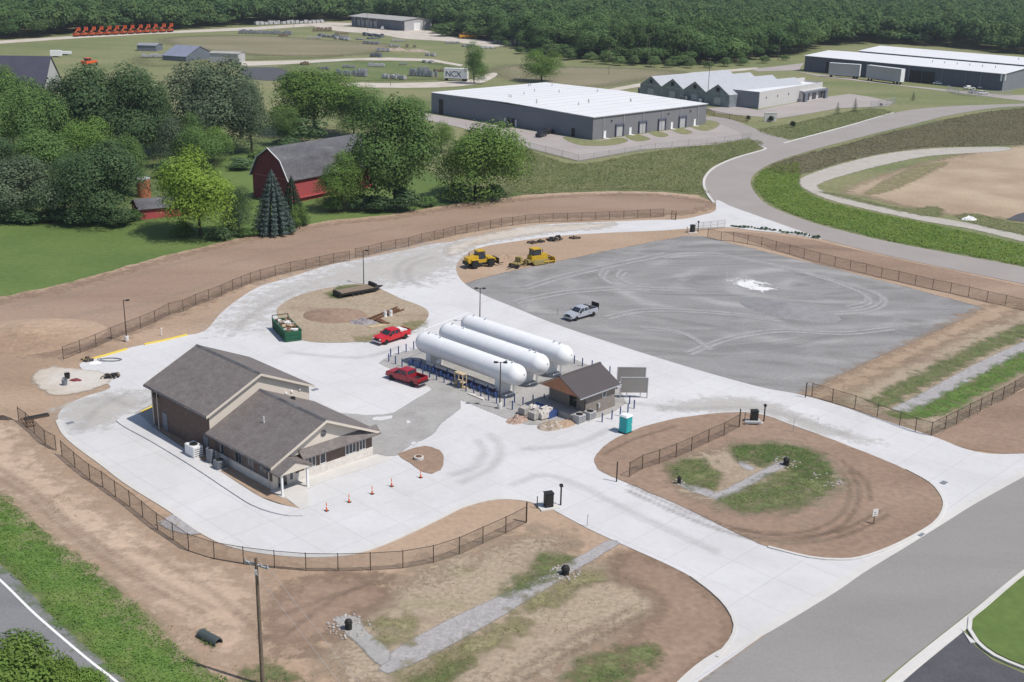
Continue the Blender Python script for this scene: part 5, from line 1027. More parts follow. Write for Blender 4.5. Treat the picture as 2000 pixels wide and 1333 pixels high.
# ------------------------------------------------------------------ vehicles
M_lamp = simple('lamp_lens', (.75, .75, .72), .2, .6, 0, .02)
M_tail = simple('red_lens', (.45, .02, .02), .3, .5, 0, .02)
def wheel(par, x, y, r=.4, w=.26, name='wheel'):
    o = MB().lathe([(r*.55, -w/2), (r*.93, -w/2), (r, -w*.32), (r, w*.32), (r*.93, w/2), (r*.55, w/2)], 'y', 20, (0, 0, 0)).build('wheel', M_rubber, par, True); o.location = (x, y, r)
    MB().lathe([(.02, -w*.42), (r*.56, -w*.5), (r*.56, w*.5), (.02, w*.42)], 'y', 14).build('rim', M_chrome, o, True); return o
def pickup(name, label, pc, rz, m, bedmat=None, load=None, z=.1):
    t = T(name, label, 'pickup truck', pc+Vector((0, 0, z)), rz)
    prof = [(-.95, .48), (1.0, .42), (2.82, .48), (2.95, .72), (2.93, 1.0), (2.7, 1.13), (1.5, 1.22), (-.95, 1.26)]
    MB().prism(prof, 'y', -.97, .97).build('body', m, t, bevel=.06)
    bd = MB(); bd.box(-2.9, -.96, -.96, .96, .5, .82).box(-2.9, -.96, .84, .97, .82, 1.3).box(-2.9, -.96, -.97, -.84, .82, 1.3).box(-1.06, -.96, -.84, .84, .82, 1.3)
    be = bd.build('cargo_bed', m, t, bevel=.03); MB().box(-2.78, -1.08, -.82, .82, .823, .85).build('bed_liner', bedmat or M_black, be)
    MB().box(-2.97, -2.9, -.84, .84, .62, 1.3).build('tailgate', m, t, bevel=.02)
    def ring(x0, x1, y, z): return [(x0, -y, z), (x1, -y, z), (x1, y, z), (x0, y, z)]
    gl = MB().loft([ring(-.93, 1.42, .9, 1.23), ring(-.74, .72, .74, 1.76)]).build('cab_windows', M_glass, t)
    MB().loft([ring(-.78, .76, .77, 1.75), ring(-.74, .66, .72, 1.86), ring(-.55, .45, .58, 1.89)]).build('cab_roof', m, t, True)
    b = MB()
    for s in (-1, 1):
        b.tube((1.42, s*.9, 1.23), (.74, s*.75, 1.77), .05, n=6).tube((-.93, s*.9, 1.23), (-.75, s*.75, 1.77), .075, n=6).tube((.22, s*.915, 1.23), (.05, s*.765, 1.77), .045, n=6).tube((-.62, s*.91, 1.23), (-.5, s*.76, 1.77), .04, n=6)
    b.build('cab_pillars', m, t)
    for x in (1.9, -1.85):
        for y in (-.86, .86): wheel(t, x, y)
    for s in (-1, 1):
        MB().box(2.86, 2.965, s*.72-.16, s*.72+.16, .82, 1.0).build('headlight', M_lamp, t); MB().box(-2.99, -2.965, s*.85-.09, s*.85+.09, .85, 1.2).build('tail_light', M_tail, t)
        MB().box(1.0, 1.2, s*1.08-.1, s*1.08+.1, 1.2, 1.42).build('mirror', M_black, t)
    MB().box(2.88, 3.06, -.95, .95, .42, .64).build('bumper', M_chrome, t, bevel=.03); MB().box(-3.1, -2.97, -.9, .9, .45, .62).build('bumper', M_chrome, t, bevel=.03)
    MB().box(2.93, 2.97, -.5, .5, .7, .98).build('grille', M_black, t)
    if load == 'rack':
        b = MB(); b.box(-3.25, -3.12, -.8, .8, .9, 1.9); b.box(-3.4, -3.1, -.3, .3, .5, .9); b.box(-1.5, -1.1, -.7, .7, .85, 1.75); b.build('rear_equipment', M_black, t, bevel=.03)
    if load == 'tailgate_open': MB().box(-3.4, -2.99, -.8, .8, .78, .86).build('open_tailgate', M_black, t)
    return t
def car_center(a, b): return (G(*a)+G(*b))/2, heading(G(*b), G(*a))
c, h = car_center((733, 676), (797, 657)); pickup('pickup_truck', 'bright red pickup with white boxes in its bed at the oval soil island edge', c, h, M_red)
lp = c+Vector((math.cos(h)*-1.55, math.sin(h)*-1.55, .1))
o = MB().box(-.45, .45, -.65, .65, .86, 1.55).box(-1.0, -.55, -.1, .65, .86, 1.3).build('white_box', M_white, None, bevel=.04); o.location = lp; o.rotation_euler = (0, 0, h); tag(o, 'white boxes loaded in the bed of the red pickup at the oval soil island', 'box')
c, h = car_center((763, 737), (826, 757)); pickup('pickup_truck', 'dark red pickup with an empty black bed beside the blue pipes of the tanks', c, h, simple('dark_red_car_paint', (.34, .014, .03), .3, .6, 0, .05), load='tailgate_open')
c, h = car_center((1104, 629), (1164, 613)); pickup('pickup_truck', 'silver crew-cab pickup with dark equipment at its tail on the grey gravel lot', c, h, M_silver, load='rack', z=.06)
def car(name, label, px, rz, m, z=.07, group=None, cat='car', L=4.6, H=1.45):
    t = T(name, label, cat, G(*px)+Vector((0, 0, z)), rz, group); q = L/4.6; k = H/1.45
    MB().prism([(x*q, z_*k) for x, z_ in ((-2.3, .35), (2.2, .3), (2.3, .6), (2.0, .82), (1.0, .92), (-1.6, .98), (-2.25, .85))], 'y', -.88, .88).build('body', m, t, bevel=.05)
    def ring(x0, x1, y, z): return [(x0*q, -y, z*k), (x1*q, -y, z*k), (x1*q, y, z*k), (x0*q, y, z*k)]
    MB().loft([ring(-1.75, 1.05, .82, .93), ring(-1.35, .25, .66, 1.36)]).build('cab_windows', M_glass, t)
    MB().loft([ring(-1.4, .3, .69, 1.35), ring(-1.25, .15, .6, 1.46)]).build('roof', m, t, True)
    for x in (1.4*q, -1.4*q):
        for y in (-.78, .78): wheel(t, x, y, .33, .22)
    return t
M_navy = simple('dark_car_paint', (.03, .032, .04), .3, .6, 0, .05)
M_pearl = simple('white_car_paint', (.72, .72, .73), .3, .6, 0, .02)
car('parked_car', 'dark suv parked nearest the shaded warehouse wall in front of the other dark car', (1057, 268), ANG+.3, M_navy, H=1.8, L=4.9)
car('parked_car', 'black pickup-like car parked right of the dark suv against the shaded warehouse wall', (1071, 262), ANG+.1, M_black, H=1.8, L=5.4)
car('parked_car', 'dark car half hidden behind the big lawn tree by the warehouse wall', (986, 250), ANG, M_navy)
for k, (px, m, lab) in enumerate((((1833, 166), M_pearl, 'white car alone against the long grey building wall'), ((1893, 175), M_pearl, 'white car in the fenced car park, farthest left of its back row'), ((1921, 174), M_pearl, 'white car in the middle of the fenced car park back row'), ((1943, 176), M_pearl, 'white car at the right end of the fenced car park back row'), ((1903, 183), M_lgrey, 'grey car in the front row of the fenced car park'), ((1919, 185), M_pearl, 'white car in the front row of the fenced car park'))):
    car('parked_car', lab, px, R(-10+15*(k % 3)), m, group='cars by the long grey building', L=5)
car('parked_car', 'white van parked on the gravel before the far yard building', (748, 58), R(80), M_pearl, H=2, L=5.2)
for k, px in enumerate(((1404, 202), (1423, 203))):
    car('parked_car', ('left', 'right')[k]+' white car parked beside the greenhouse shed', px, R(20+20*k), M_pearl, L=5)

# roll-off dumpster
A_, B_, C_ = G(531, 642), G(560, 673), G(592, 668); h = heading(A_, B_); Ld = 6.9; wd = 2.4
t = T('dumpster', 'green open-top dumpster full of debris beside the oval soil island', 'dumpster', (A_+B_)/2+Vector((-math.sin(h)*wd/2, math.cos(h)*wd/2, .1)), h)
b = MB(); b.box(-Ld/2, Ld/2, -wd/2, -wd/2+.1, .2, 1.55).box(-Ld/2, Ld/2, wd/2-.1, wd/2, .2, 1.55).box(Ld/2-.1, Ld/2, -wd/2+.1, wd/2-.1, .2, 1.55).box(-Ld/2, -Ld/2+.1, -wd/2+.1, wd/2-.1, .2, 1.55).box(-Ld/2, Ld/2, -wd/2, wd/2, .1, .2); b.build('bin_body', M_green, t)
b = MB()
for k in range(11):
    x = -Ld/2+.3+k*(Ld-.6)/10; b.box(x-.05, x+.05, -wd/2-.08, -wd/2-.003, .2, 1.5).box(x-.05, x+.05, wd/2+.003, wd/2+.08, .2, 1.5)
for z in (.5, 1.0): b.box(Ld/2+.003, Ld/2+.06, -wd/2+.1, wd/2-.1, z, z+.08)
b.build('side_rib', M_green, t)
b = MB(); b.box(-Ld/2-.08, Ld/2+.08, -wd/2-.1, -wd/2+.12, 1.553, 1.65).box(-Ld/2-.08, Ld/2+.08, wd/2-.12, wd/2+.1, 1.553, 1.65); b.build('top_rail', M_green, t)
b = MB(); b.tube((-Ld/2-.05, -wd/2, .2), (-Ld/2-.05, -wd/2, 2.1), .07).tube((-Ld/2-.05, wd/2, .2), (-Ld/2-.05, wd/2, 2.1), .07).tube((-Ld/2-.05, -wd/2, 2.1), (-Ld/2-.05, wd/2, 2.1), .06); b.build('door_frame', M_black, t)
b = MB(); rr = random.Random(5)
for k in range(70):
    x, y = rr.uniform(-3.1, 3.1), rr.uniform(-1, 1); s = rr.uniform(.15, .5); b.m = rr.randrange(4); b.box(-s, s, -s*.6, s*.6, 0, rr.uniform(.08, .35), rr.uniform(0, 3), (x, y, 1.2+rr.uniform(0, .35)))
b.box(-3.2, 3.2, -1.05, 1.05, 1.05, 1.25)
tag(b.build('debris', [M_palewood, M_white, M_rubble, M_rust]), 'heap of light scrap wood and white pieces filling the green dumpster', 'debris').matrix_world = Matrix.Translation(t.location) @ Matrix.Rotation(h, 4, 'Z')

# flatbed trailer on the oval island
a, b_ = G(660, 582), G(731, 569); h = heading(a, b_); c = (a+b_)/2; L = (b_-a).length
t = T('flatbed_trailer', 'long grey flatbed trailer parked on weeds at the far end of the oval soil island', 'trailer', c+Vector((0, 0, .14)), h)
MB().box(-L/2, L/2, -1.2, 1.2, .72, .85).build('deck', M_wood, t); MB().box(-L/2, L/2, -1.26, -1.203, .5, .84).box(-L/2, L/2, 1.203, 1.26, .5, .84).box(-L/2, L/2-1, -.5, -.35, .4, .718).box(-L/2, L/2-1, .35, .5, .4, .718).build('side_frame', M_black, t)
for x in (-L*.18, -L*.05, L*.08):
    for y in (-1.06, 1.06): wheel(t, x, y, .36, .24)
MB().loft([[(L/2, -1, .5), (L/2, 1, .5), (L/2, 1, .7), (L/2, -1, .7)], [(L/2+1.6, -.1, .5), (L/2+1.6, .1, .5), (L/2+1.6, .1, .65), (L/2+1.6, -.1, .65)]]).build('drawbar', M_black, t)
MB().box(L/2-.5, L/2-.1, -1.1, 1.1, .853, 1.4).box(-L/2-.3, -L/2, -1.1, 1.1, .3, 1.0).build('headboard', M_black, t)
# stacked materials on the oval island
def planks(name, label, px, L, W_, n, rz, m, cat='lumber'):
    t = T(name, label, cat, G(*px)+Vector((0, 0, .14)), rz); rr = random.Random(px[0])
    for k in range(n):
        o = MB().box(-L/2*rr.uniform(.7, 1), L/2*rr.uniform(.7, 1), -.12, .12, 0, .1).build('plank', m, t); o.location = (0, rr.uniform(-W_/2, W_/2), .105*(k//4)+.002*k); o.rotation_euler = (0, 0, rr.uniform(-.12, .12))
planks('plank_pile', 'long dark plank pile lying across the oval soil island', (752, 617), 8, 1.2, 10, heading(G(720, 626), G(775, 607)), M_rust)
planks('plank_pile', 'short dark plank pile between the white drums and the red pickup', (745, 631), 3.2, .8, 7, heading(G(735, 627), G(757, 636)), M_rust)
planks('plank_pile', 'few pale planks lying beside the red pickup on the oval island', (738, 639), 3.2, .8, 4, heading(G(726, 641), G(752, 636)), M_palewood)
mound('stone_pile', (710, 632), 2.3, 1.3, .6, mat('grey_rock', [(.17, .15, .16), (.27, .25, .26), (.36, .34, .35)], scale=2.5, grain=.2, gscale=7), 'grey rock pile on the oval island left of the planks', 'stone pile', 6, 0, .12, .7)
mound('soil_heap', (655, 618), 5.2, 4.2, .7, M_island, 'low dark soil heap in the middle of the oval island', 'soil heap', 7, 0, .11, .3)
for k, px in enumerate(((752, 621), (763, 619))):
    t = T('white_drum', ('left', 'right')[k]+' white drum standing by the plank pile on the oval island', 'drum', G(*px)+Vector((0, 0, .14))); MB().lathe([(.02, 0), (.29, 0), (.3, .3), (.29, .6), (.3, .62), (.29, .9), (.02, .9)], n=16).build('drum_body', M_white, t, True); MB().lathe([(.27, .9), (.27, .93), (.02, .93)], n=16).build('lid', M_lgrey, t)

# wheel loader and bulldozer
def wheel_loader():
    a, b_ = G(905, 526), G(976, 516); h = heading(a, b_); c = (a+b_)/2
    t = T('wheel_loader', 'yellow wheel loader with big black tyres on the soil by the north drive', 'wheel loader', c+Vector((0, 0, .1)), h)
    t.scale = (.92,)*3
    MB().loft([[(-3.6, -.85, 1.0), (-3.6, .85, 1.0), (-3.6, .75, 2.05), (-3.6, -.75, 2.05)], [(-1.2, -.95, .95), (-1.2, .95, .95), (-1.2, .9, 2.45), (-1.2, -.9, 2.45)]]).build('engine_hood', M_cyel, t, bevel=.08)
    MB().box(-3.75, -3.55, -1.1, 1.1, .7, 1.35).build('counterweight', M_black, t); MB().box(-1.3, 1.0, -.85, .85, .9, 1.6).build('chassis', M_cyel, t, bevel=.05)
    MB().loft([[(-1.3, -.8, 1.6), (.35, -.8, 1.6), (.35, .8, 1.6), (-1.3, .8, 1.6)], [(-1.2, -.72, 3.1), (.1, -.72, 3.1), (.1, .72, 3.1), (-1.2, .72, 3.1)]]).build('cab', M_glass, t)
    MB().box(-1.4, .35, -.85, .85, 3.1, 3.3).build('cab_roof', M_cyel, t, bevel=.06)
    for x, y in ((-1.28, .78), (-1.28, -.78), (.3, .78), (.3, -.78)): MB().tube((x, y, 1.6), (x*.93, y*.92, 3.1), .06).build('cab_post', M_black, t)
    for x in (-2.1, 1.5):
        for y in (-1.05, 1.05): wheel(t, x, y, .82, .62)
        for s in (-1, 1): MB().box(x-.8, x+.8, s*1.05-.33, s*1.05+.33, 1.68, 1.76).build('mudguard', M_cyel, t)
    for s in (-1, 1):
        MB().path([(.6, s*.45, 1.9), (2.2, s*.45, 1.7), (3.1, s*.45, .8)], .14, 6).build('lift_arm', M_cyel, t); MB().tube((.8, s*.4, 1.2), (2.4, s*.4, 1.5), .08).build('hydraulic_ram', M_chrome, t)
    b = MB(); b.box(3.1, 3.25, -1.25, 1.25, .3, 1.5)
    for y in (-.8, .8): b.box(3.25, 4.5, y-.1, y+.1, .3, .4)
    b.build('fork_carriage', M_black, t); MB().tube((-2.6, .5, 2.2), (-2.6, .5, 3.0), .07).build('exhaust', M_black, t)
wheel_loader()
def bulldozer():
    a, b_ = G(1022, 520), G(1078, 511); h = heading(a, b_); c = (a+b_)/2
    t = T('bulldozer', 'yellow tracked bulldozer with a raised cab facing the gravel lot', 'bulldozer', c+Vector((0, 0, .1)), h)
    for s in (-1, 1):
        MB().prism([(-1.6, .05), (1.5, .05), (1.85, .4), (1.7, .85), (-1.5, .95), (-1.9, .5)], 'y', s*1.05-.28, s*1.05+.28).build('track', M_tan, t, bevel=.06)
    MB().loft([[(.1, -.62, .7), (.1, .62, .7), (.1, .62, 1.95), (.1, -.62, 1.95)], [(1.9, -.55, .7), (1.9, .55, .7), (1.9, .52, 1.7), (1.9, -.52, 1.7)]]).build('engine_hood', M_cyel, t, bevel=.06)
    MB().box(-1.9, .1, -.75, .75, .6, 1.7).build('chassis', M_cyel, t, bevel=.05)
    MB().loft([[(-1.5, -.7, 1.7), (.2, -.7, 1.7), (.2, .7, 1.7), (-1.5, .7, 1.7)], [(-1.4, -.64, 2.75), (0, -.64, 2.75), (0, .64, 2.75), (-1.4, .64, 2.75)]]).build('cab', M_glass, t)
    MB().box(-1.6, .2, -.8, .8, 2.75, 2.95).build('cab_roof', M_cyel, t, bevel=.05)
    for x, y in ((-1.48, .68), (-1.48, -.68), (.15, .68), (.15, -.68)): MB().tube((x, y, 1.7), (x*.95, y*.93, 2.75), .07).build('cab_post', M_black, t)
    MB().prism([(2.6, .05), (2.75, .6), (2.62, 1.15), (2.74, 1.15), (2.88, .6), (2.74, .05)], 'y', -1.6, 1.6).build('blade', M_cyel, t)
    for s in (-1, 1): MB().tube((.4, s*1.38, .5), (2.6, s*1.38, .45), .1).build('push_arm', M_cyel, t); MB().tube((1.5, s*.3, 1.3), (2.6, s*.3, .9), .06).build('hydraulic_ram', M_chrome, t)
    MB().tube((1.2, .2, 1.8), (1.2, .2, 2.5), .06).build('exhaust', M_black, t); MB().box(-2.6, -1.9, -.7, .7, .5, 1.0).build('ripper', M_tan, t)
bulldozer()
t = T('grading_attachment', 'faded yellow grading attachment with small tyres on the soil left of the bulldozer', 'attachment', G(1005, 524)+Vector((0, 0, .1)), heading(G(988, 529), G(1018, 518)))
MB().box(-.3, 1.8, -.7, .7, .5, .8).box(1.0, 1.8, -.6, .6, .8, 1.7).build('frame', M_tan, t, bevel=.04); MB().box(-2.0, -.4, -.1, .1, .5, .65).build('drawbar', M_black, t); MB().prism([(1.85, .1), (2.1, .5), (1.95, 1.0), (2.05, 1.0), (2.2, .5), (1.95, .1)], 'y', -1.2, 1.2).build('scraper_blade', M_tan, t)
for s in (-1, 1): wheel(t, -.2, s*.85, .38, .25); MB().tube((.2, s*.4, .8), (1.4, s*.4, 1.6), .06).build('hydraulic_ram', M_black, t)
mound('soil_heap', (985, 508), 5, 3, 1.0, M_soil, 'brown soil heap behind the loader and bulldozer', 'soil heap', 9, .3, .05, .4)
M_scrap = simple('dark_scrap', (.075, .06, .052), .8, .2, 0, .35, 3)
def jumble(px, r, label, seed, z=.08, n=26, ms=None):
    b = MB(); rr = random.Random(seed); ms = ms or [M_scrap, M_rubber, M_wood]
    for k in range(n):
        d = r*math.sqrt(rr.random()); a = rr.uniform(0, 6.28); s = r*rr.uniform(.1, .32); b.m = rr.randrange(len(ms)); zz = rr.uniform(0, .45)*max(.2, 1-d/r)
        b.box(-s, s, -s*rr.uniform(.15, .7), s*.4, zz, zz+rr.uniform(.08, .3), rr.uniform(0, 3), (math.cos(a)*d, math.sin(a)*d*.7, 0))
    o = b.build('scrap_heap', ms); o.location = G(*px)+Vector((0, 0, z)); tag(o, label, 'scrap heap'); return o
for k, (px, rx, lab) in enumerate((((1083, 470), 1.7, 'largest dark scrap heap along the north drive edge'), ((1123, 467), 1.0, 'small dark scrap heap at the right along the north drive edge'), ((1055, 474), .9, 'small dark scrap heap between two others on the north drive edge'), ((1040, 476), 1.1, 'dark flat scrap heap at the left along the north drive edge'))):
    jumble(px, rx, lab, 11+k)
for k, px in enumerate(((1076, 472), (1088, 469), (1093, 468))):
    o = MB().lathe([(.25, -.12), (.45, -.14), (.5, 0), (.45, .14), (.25, .12)], 'z', 16).build('old_rubber_ring', M_rubber, None, True); o.location = G(*px)+Vector((0, 0, .5)); o.rotation_euler = (R(60), 0, R(40*k)); tag(o, ('left', 'middle', 'right')[k]+' old tyre lying on the largest dark scrap heap at the north drive', 'tyre')
# gravel lot details
soft('lime_patch', [(1438, 552), (1450, 546), (1475, 549), (1490, 557), (1508, 566), (1495, 569), (1470, 566), (1445, 560)], .075, mat('white_lime', [(.6, .6, .6), (.75, .75, .75)], scale=1, world=True, grain=.1, gscale=3), w=3, rag=2.4, ramp=.12)
mound('gravel_heap', (1540, 606), 9, 5, .9, mat('pale_gravel', [(.215, .212, .216), (.27, .266, .272)], scale=.6, grain=.12, gscale=4), 'low pale gravel heap in the middle of the grey gravel lot', 'gravel heap', 21, R(-40), .04, .2)
def stake(px, top, label, m=M_lgrey, r=.035):
    P = G(*px)+Vector((0, 0, .05)); h = height_at(P, top); o = MB().tube((0, 0, 0), (0, 0, h), r, n=6).tube((0, 0, h), (.06, 0, h+.1), r*1.8, r, 6).build('marker_stake', m); o.location = P; tag(o, label, 'stake')
stake((1147, 1030), 1008, 'pale marker stake at the driveway edge below the front gate motor'); stake((1549, 846), 823, 'grey marker stake on the upper rim of the soil island'); stake((1597, 829), 818, 'thin marker stake on the upper concrete drive edge', M_lgrey, .02); stake((1089, 615), 606, 'short brown stake at the gravel lot edge left of the silver pickup', M_wood); stake((316, 657), 643, 'white marker pipe behind the yellow kerb', M_white, .07); stake((1419, 541), 533, 'small white stake beside the white lime patch', M_white)
t = T('small_sign', 'small white sign on a post in the raked soil island', 'sign', G(1706, 1026)+Vector((0, 0, .14)), R(15)); MB().box(-.05, .05, -.05, .05, 0, 1.1).build('post', M_wood, t); MB().box(-.3, .3, -.09, -.053, .9, 1.7).build('sign_board', M_white, t)
o = MB(); o.box(-.12, .02, -.1, -.093, 1.25, 1.4); o.box(-.2, .2, -.1, -.093, 1.05, 1.1); o.build('sign_print', M_tan, t)
mound('soil_clod', (1686, 1026), .6, .35, .25, M_island, 'dark soil clod left of the small white sign', 'soil clod', 31, 0, .13, .6, res=12)
def riprap(px, n, spread, label, z=.1):
    b = MB(); rr = random.Random(px[0])
    for k in range(n):
        a = rr.uniform(0, 6.28); d = spread*math.sqrt(rr.uniform(.15, 1)); s = rr.uniform(.06, .17); b.m = rr.randrange(3)
        b.loft([[(math.cos(a)*d+math.cos(q)*s*f, math.sin(a)*d+math.sin(q)*s*f, zz) for q in (0, 1.3, 2.5, 3.8, 5)] for f, zz in ((1, 0), (.9, s*.5), (.4, s*.8))])
    o = b.build('riprap_stones', [M_block, M_rubble, M_path]); o.location = G(*px)+Vector((0, 0, z)); tag(o, label, 'stones', None, 'stuff')
def inlet(px, label, z=.1, r=.36):
    t = T('drain_inlet', label, 'drain inlet', G(*px)+Vector((0, 0, z)))
    MB().lathe([(.02, 0), (r, 0), (r, .55), (r*.85, .6), (.02, .6)], n=16).build('riser', M_black, t); MB().lathe([(r*1.2, .6), (r*.9, .85), (.05, .98), (.02, .98)], n=10).build('dome_grate', M_black, t)
inlet((1104, 1124), 'black drain inlet in the long gravel path below the front driveway'); riprap((1105, 1121), 60, 1.5, 'pale stones round the drain inlet of the long gravel path')
inlet((681, 1231), 'black drain inlet in pale stones at the end of the short gravel spur', .12, .3); riprap((680, 1226), 80, 1.9, 'pale stones at the end of the short gravel spur')
inlet((1535, 911), 'black drain inlet at the end of the soil island gravel path', .16, .33); riprap((1535, 906), 45, 1.6, 'pale stones round the soil island drain inlet', .15)
inlet((1326, 948), 'small black pipe end in stones at the left tip of the soil island path', .15, .2); riprap((1324, 946), 18, .8, 'pale stones at the left tip of the soil island path', .15)
riprap((1618, 938), 40, 2.2, 'scattered pale stones at the right side of the soil island weeds', .14)
riprap((330, 1024), 26, 1.2, 'stones on the gravel apron by the bottom fence', .1)
t = T('catch_basin', 'round basin cover in the middle of the small soil planter', 'basin cover', G(818, 899)+Vector((0, 0, .14))); MB().lathe([(.02, 0), (.55, 0), (.55, .3), (.45, .32), (.02, .32)], n=20).build('ring', M_kerb, t); MB().lathe([(.38, .322), (.38, .34), (.02, .34)], n=16).build('lid', M_rust, t)
for px, lab in (((1843, 945), 'steel drain grate in the concrete by the right end of the soil island'), ((1797, 1046), 'steel drain grate in the gutter below the soil island'), ((615, 763), 'steel drain grate in the concrete yard right of the office roof'), ((137, 828), 'steel drain grate at the left bend of the concrete loop')):
    o = MB().box(-.45, .45, -.3, .3, 0, .02).build('drain_grate', M_grey); o.location = G(*px)+Vector((0, 0, .122)); o.rotation_euler = (0, 0, ANG); tag(o, lab, 'drain grate')
t = T('culvert_pipe', 'dark corrugated culvert pipe end with green weeds in the bare soil above the highway verge', 'culvert', G(410, 1252), heading(G(392, 1243), G(428, 1262))); MB().lathe([(.5, -1.5), (.55, -1.4), (.5, -1.3), (.55, -1.1), (.5, -.9), (.55, -.6), (.5, -.3), (.55, 0), (.5, .3), (.55, .6), (.5, .9), (.55, 1.2), (.5, 1.4), (.42, 1.4), (.42, -1.4)], 'x', 18, (0, 0, .25)).build('pipe', simple('dark_culvert_steel', (.06, .075, .075)), t, True); t.scale = (.8, .85, .85)
weeds('dark_clover', [(384, 1238), (398, 1232), (420, 1250), (416, 1268), (398, 1258)], 26, .4, .4, M_clover, z=.05, edge=.3, under=M_gclover)
# bits at the washed-out corner left of the office
t = T('dark_trough', 'dark rectangular trough lying behind the short fence left of the loop', 'trough', G(72, 817), heading(G(58, 819), G(89, 813))); MB().box(-1.4, 1.4, -.35, .35, 0, .3).build('trough_body', M_scrap, t); MB().box(-1.3, 1.3, -.28, .28, .302, .33).build('inner_face', M_black, t)
t = T('steel_grating', 'dark grating leaning on the short fence left of the loop', 'grating', G(55, 827), heading(G(48, 818), G(62, 836)))
for k in range(4): MB().box(-1.5, 1.5, -.5+k*.3, -.42+k*.3, 0, .12).build('bar', M_rust, t)
for x in (-1.5, 0, 1.4): MB().box(x, x+.1, -.55, .5, .122, .2).build('crossbar', M_rust, t)
mound('culvert_mound', (4, 818), 1.6, .6, .4, M_scrap, 'dark timber-like mound cut by the left edge of the picture', 'mound', 41, R(-15), .03, .5, res=16)
soft('sandy_patch', [(65, 740), (72, 724), (100, 718), (140, 722), (180, 726), (215, 735), (210, 750), (165, 766), (120, 775), (85, 765)], .112, M_sandy, w=0.8, rag=1.6)
mound('soil_bank', (30, 660), 13, 9, 1.3, M_soil, 'rough soil bank at the left edge above the sandy patch', 'soil bank', 51, .4, 0, .35, res=48)
for k, (px, m, lab) in enumerate((((132, 741), M_black, 'black bucket standing in the sandy patch'), ((127, 754), M_grey, 'grey bucket lying in front of the black one in the sandy patch'))):
    t = T('bucket', lab, 'bucket', G(*px)+Vector((0, 0, .12))); MB().lathe([(.02, 0), (.3, 0), (.38, .7), (.34, .7), (.27, .05), (.02, .05)], n=16).build('bucket_body', m, t, True); MB().path([(-.36, 0, .7), (-.25, 0, .95), (.25, 0, .95), (.36, 0, .7)], .02).build('handle', M_lgrey, t)
mound('brick_pile', (148, 745), .9, .5, .3, M_barn, 'small reddish rubble pile beside the buckets in the sandy patch', 'rubble pile', 61, 0, .1, .7, res=14)
jumble((214, 738), 1.3, 'dark scrap heap at the concrete edge right of the sandy patch', 62, .1, 18)
jumble((170, 706), 1.0, 'dark scrap heap at the left end of the yellow kerb', 63, .1, 14)
mound('bag_heap', (186, 711), .9, .5, .25, M_white, 'white bag heap below the yellow kerb', 'bag heap', 64, R(20), .1, .5, res=14)
o = MB().path([Vector((1.6*math.cos(a)*(1+.1*math.sin(3*a)), .7*math.sin(a), .05+.03*math.sin(5*a))) for a in np.linspace(0, 6.2, 24)], .05).path([Vector((1.4*math.cos(a)+.2, .6*math.sin(a), .12)) for a in np.linspace(0, 6.2, 24)], .05).build('hose_coil', M_grey); o.location = G(214, 705)+Vector((0, 0, .1)); tag(o, 'grey hose coil lying on the concrete below the yellow kerb', 'hose')
o = MB().box(-1.1, 1.1, -.3, .3, 0, .12).box(-.9, .9, -.2, .2, .12, .2).build('timber_stack', M_palewood, None); o.location = G(901, 757)+Vector((0, 0, .116)); o.rotation_euler = (0, 0, -ANG); tag(o, 'pale timber stack lying on the grey base by the yellowish frame', 'timber')
o = MB().box(-1.5, 1.5, -.25, .25, 0, .14).build('concrete_beam', M_stone, None); o.location = G(931, 777)+Vector((0, 0, .116)); o.rotation_euler = (0, 0, -ANG); tag(o, 'long pale beam lying on the grey base in front of the blue bollards', 'beam')

# ------------------------------------------------------------------ farm buildings
bx, by = G(565, 399), G(627, 386); h = heading(bx, by)
BL, BW = 27.0, 11.5
t = T('barn', 'large red barn with a grey gambrel roof among the farmyard trees', 'barn', bx, h)        # x along the long side, y to the back
def gam(y0=0, o=0): return [(0-o, 5.6), (2.2-o*.5, 9.3+o*.4), (BW/2, 11.6+o*.6), (BW-2.2+o*.5, 9.3+o*.4), (BW+o, 5.6)]
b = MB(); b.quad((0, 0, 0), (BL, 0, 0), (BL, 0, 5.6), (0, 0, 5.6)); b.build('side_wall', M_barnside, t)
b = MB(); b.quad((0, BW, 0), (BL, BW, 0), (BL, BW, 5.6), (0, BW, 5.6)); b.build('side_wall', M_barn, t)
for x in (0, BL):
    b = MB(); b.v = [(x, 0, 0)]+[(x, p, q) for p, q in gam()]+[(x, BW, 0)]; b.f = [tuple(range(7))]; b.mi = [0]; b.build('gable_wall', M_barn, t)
b = MB(); g_ = gam(o=.5); n = len(g_)
for i in range(n-1):
    (p0, q0), (p1, q1) = g_[i], g_[i+1]
    if i == 0: q0 -= .45
    if i == n-2: q1 -= .45
    roof_slab(b, (-.5, p0, q0), (-.5, p1, q1), (BL+.5, p1, q1), (BL+.5, p0, q0), .15)
b.build('roof', M_oldroof, t)
b = MB(); 
for i in range(n-1):
    (p0, q0), (p1, q1) = g_[i], g_[i+1]; b.tube((-.56, p0, q0-.1-(.45 if i == 0 else 0)), (-.56, p1, q1-.1-(.45 if i == n-2 else 0)), .12, n=4)
b.build('rake_trim', M_white, t)
MB().box(-.06, -.01, .2, BW-.2, 5.3, 5.45).build('belt_trim', simple('faded_red_trim', (.42, .12, .1)), t)
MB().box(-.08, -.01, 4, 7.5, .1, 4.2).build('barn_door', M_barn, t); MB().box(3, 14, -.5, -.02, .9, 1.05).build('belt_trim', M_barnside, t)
MB().box(.9, 1.5, -.05, -.01, 1.6, 2.4).build('window', M_black, t)
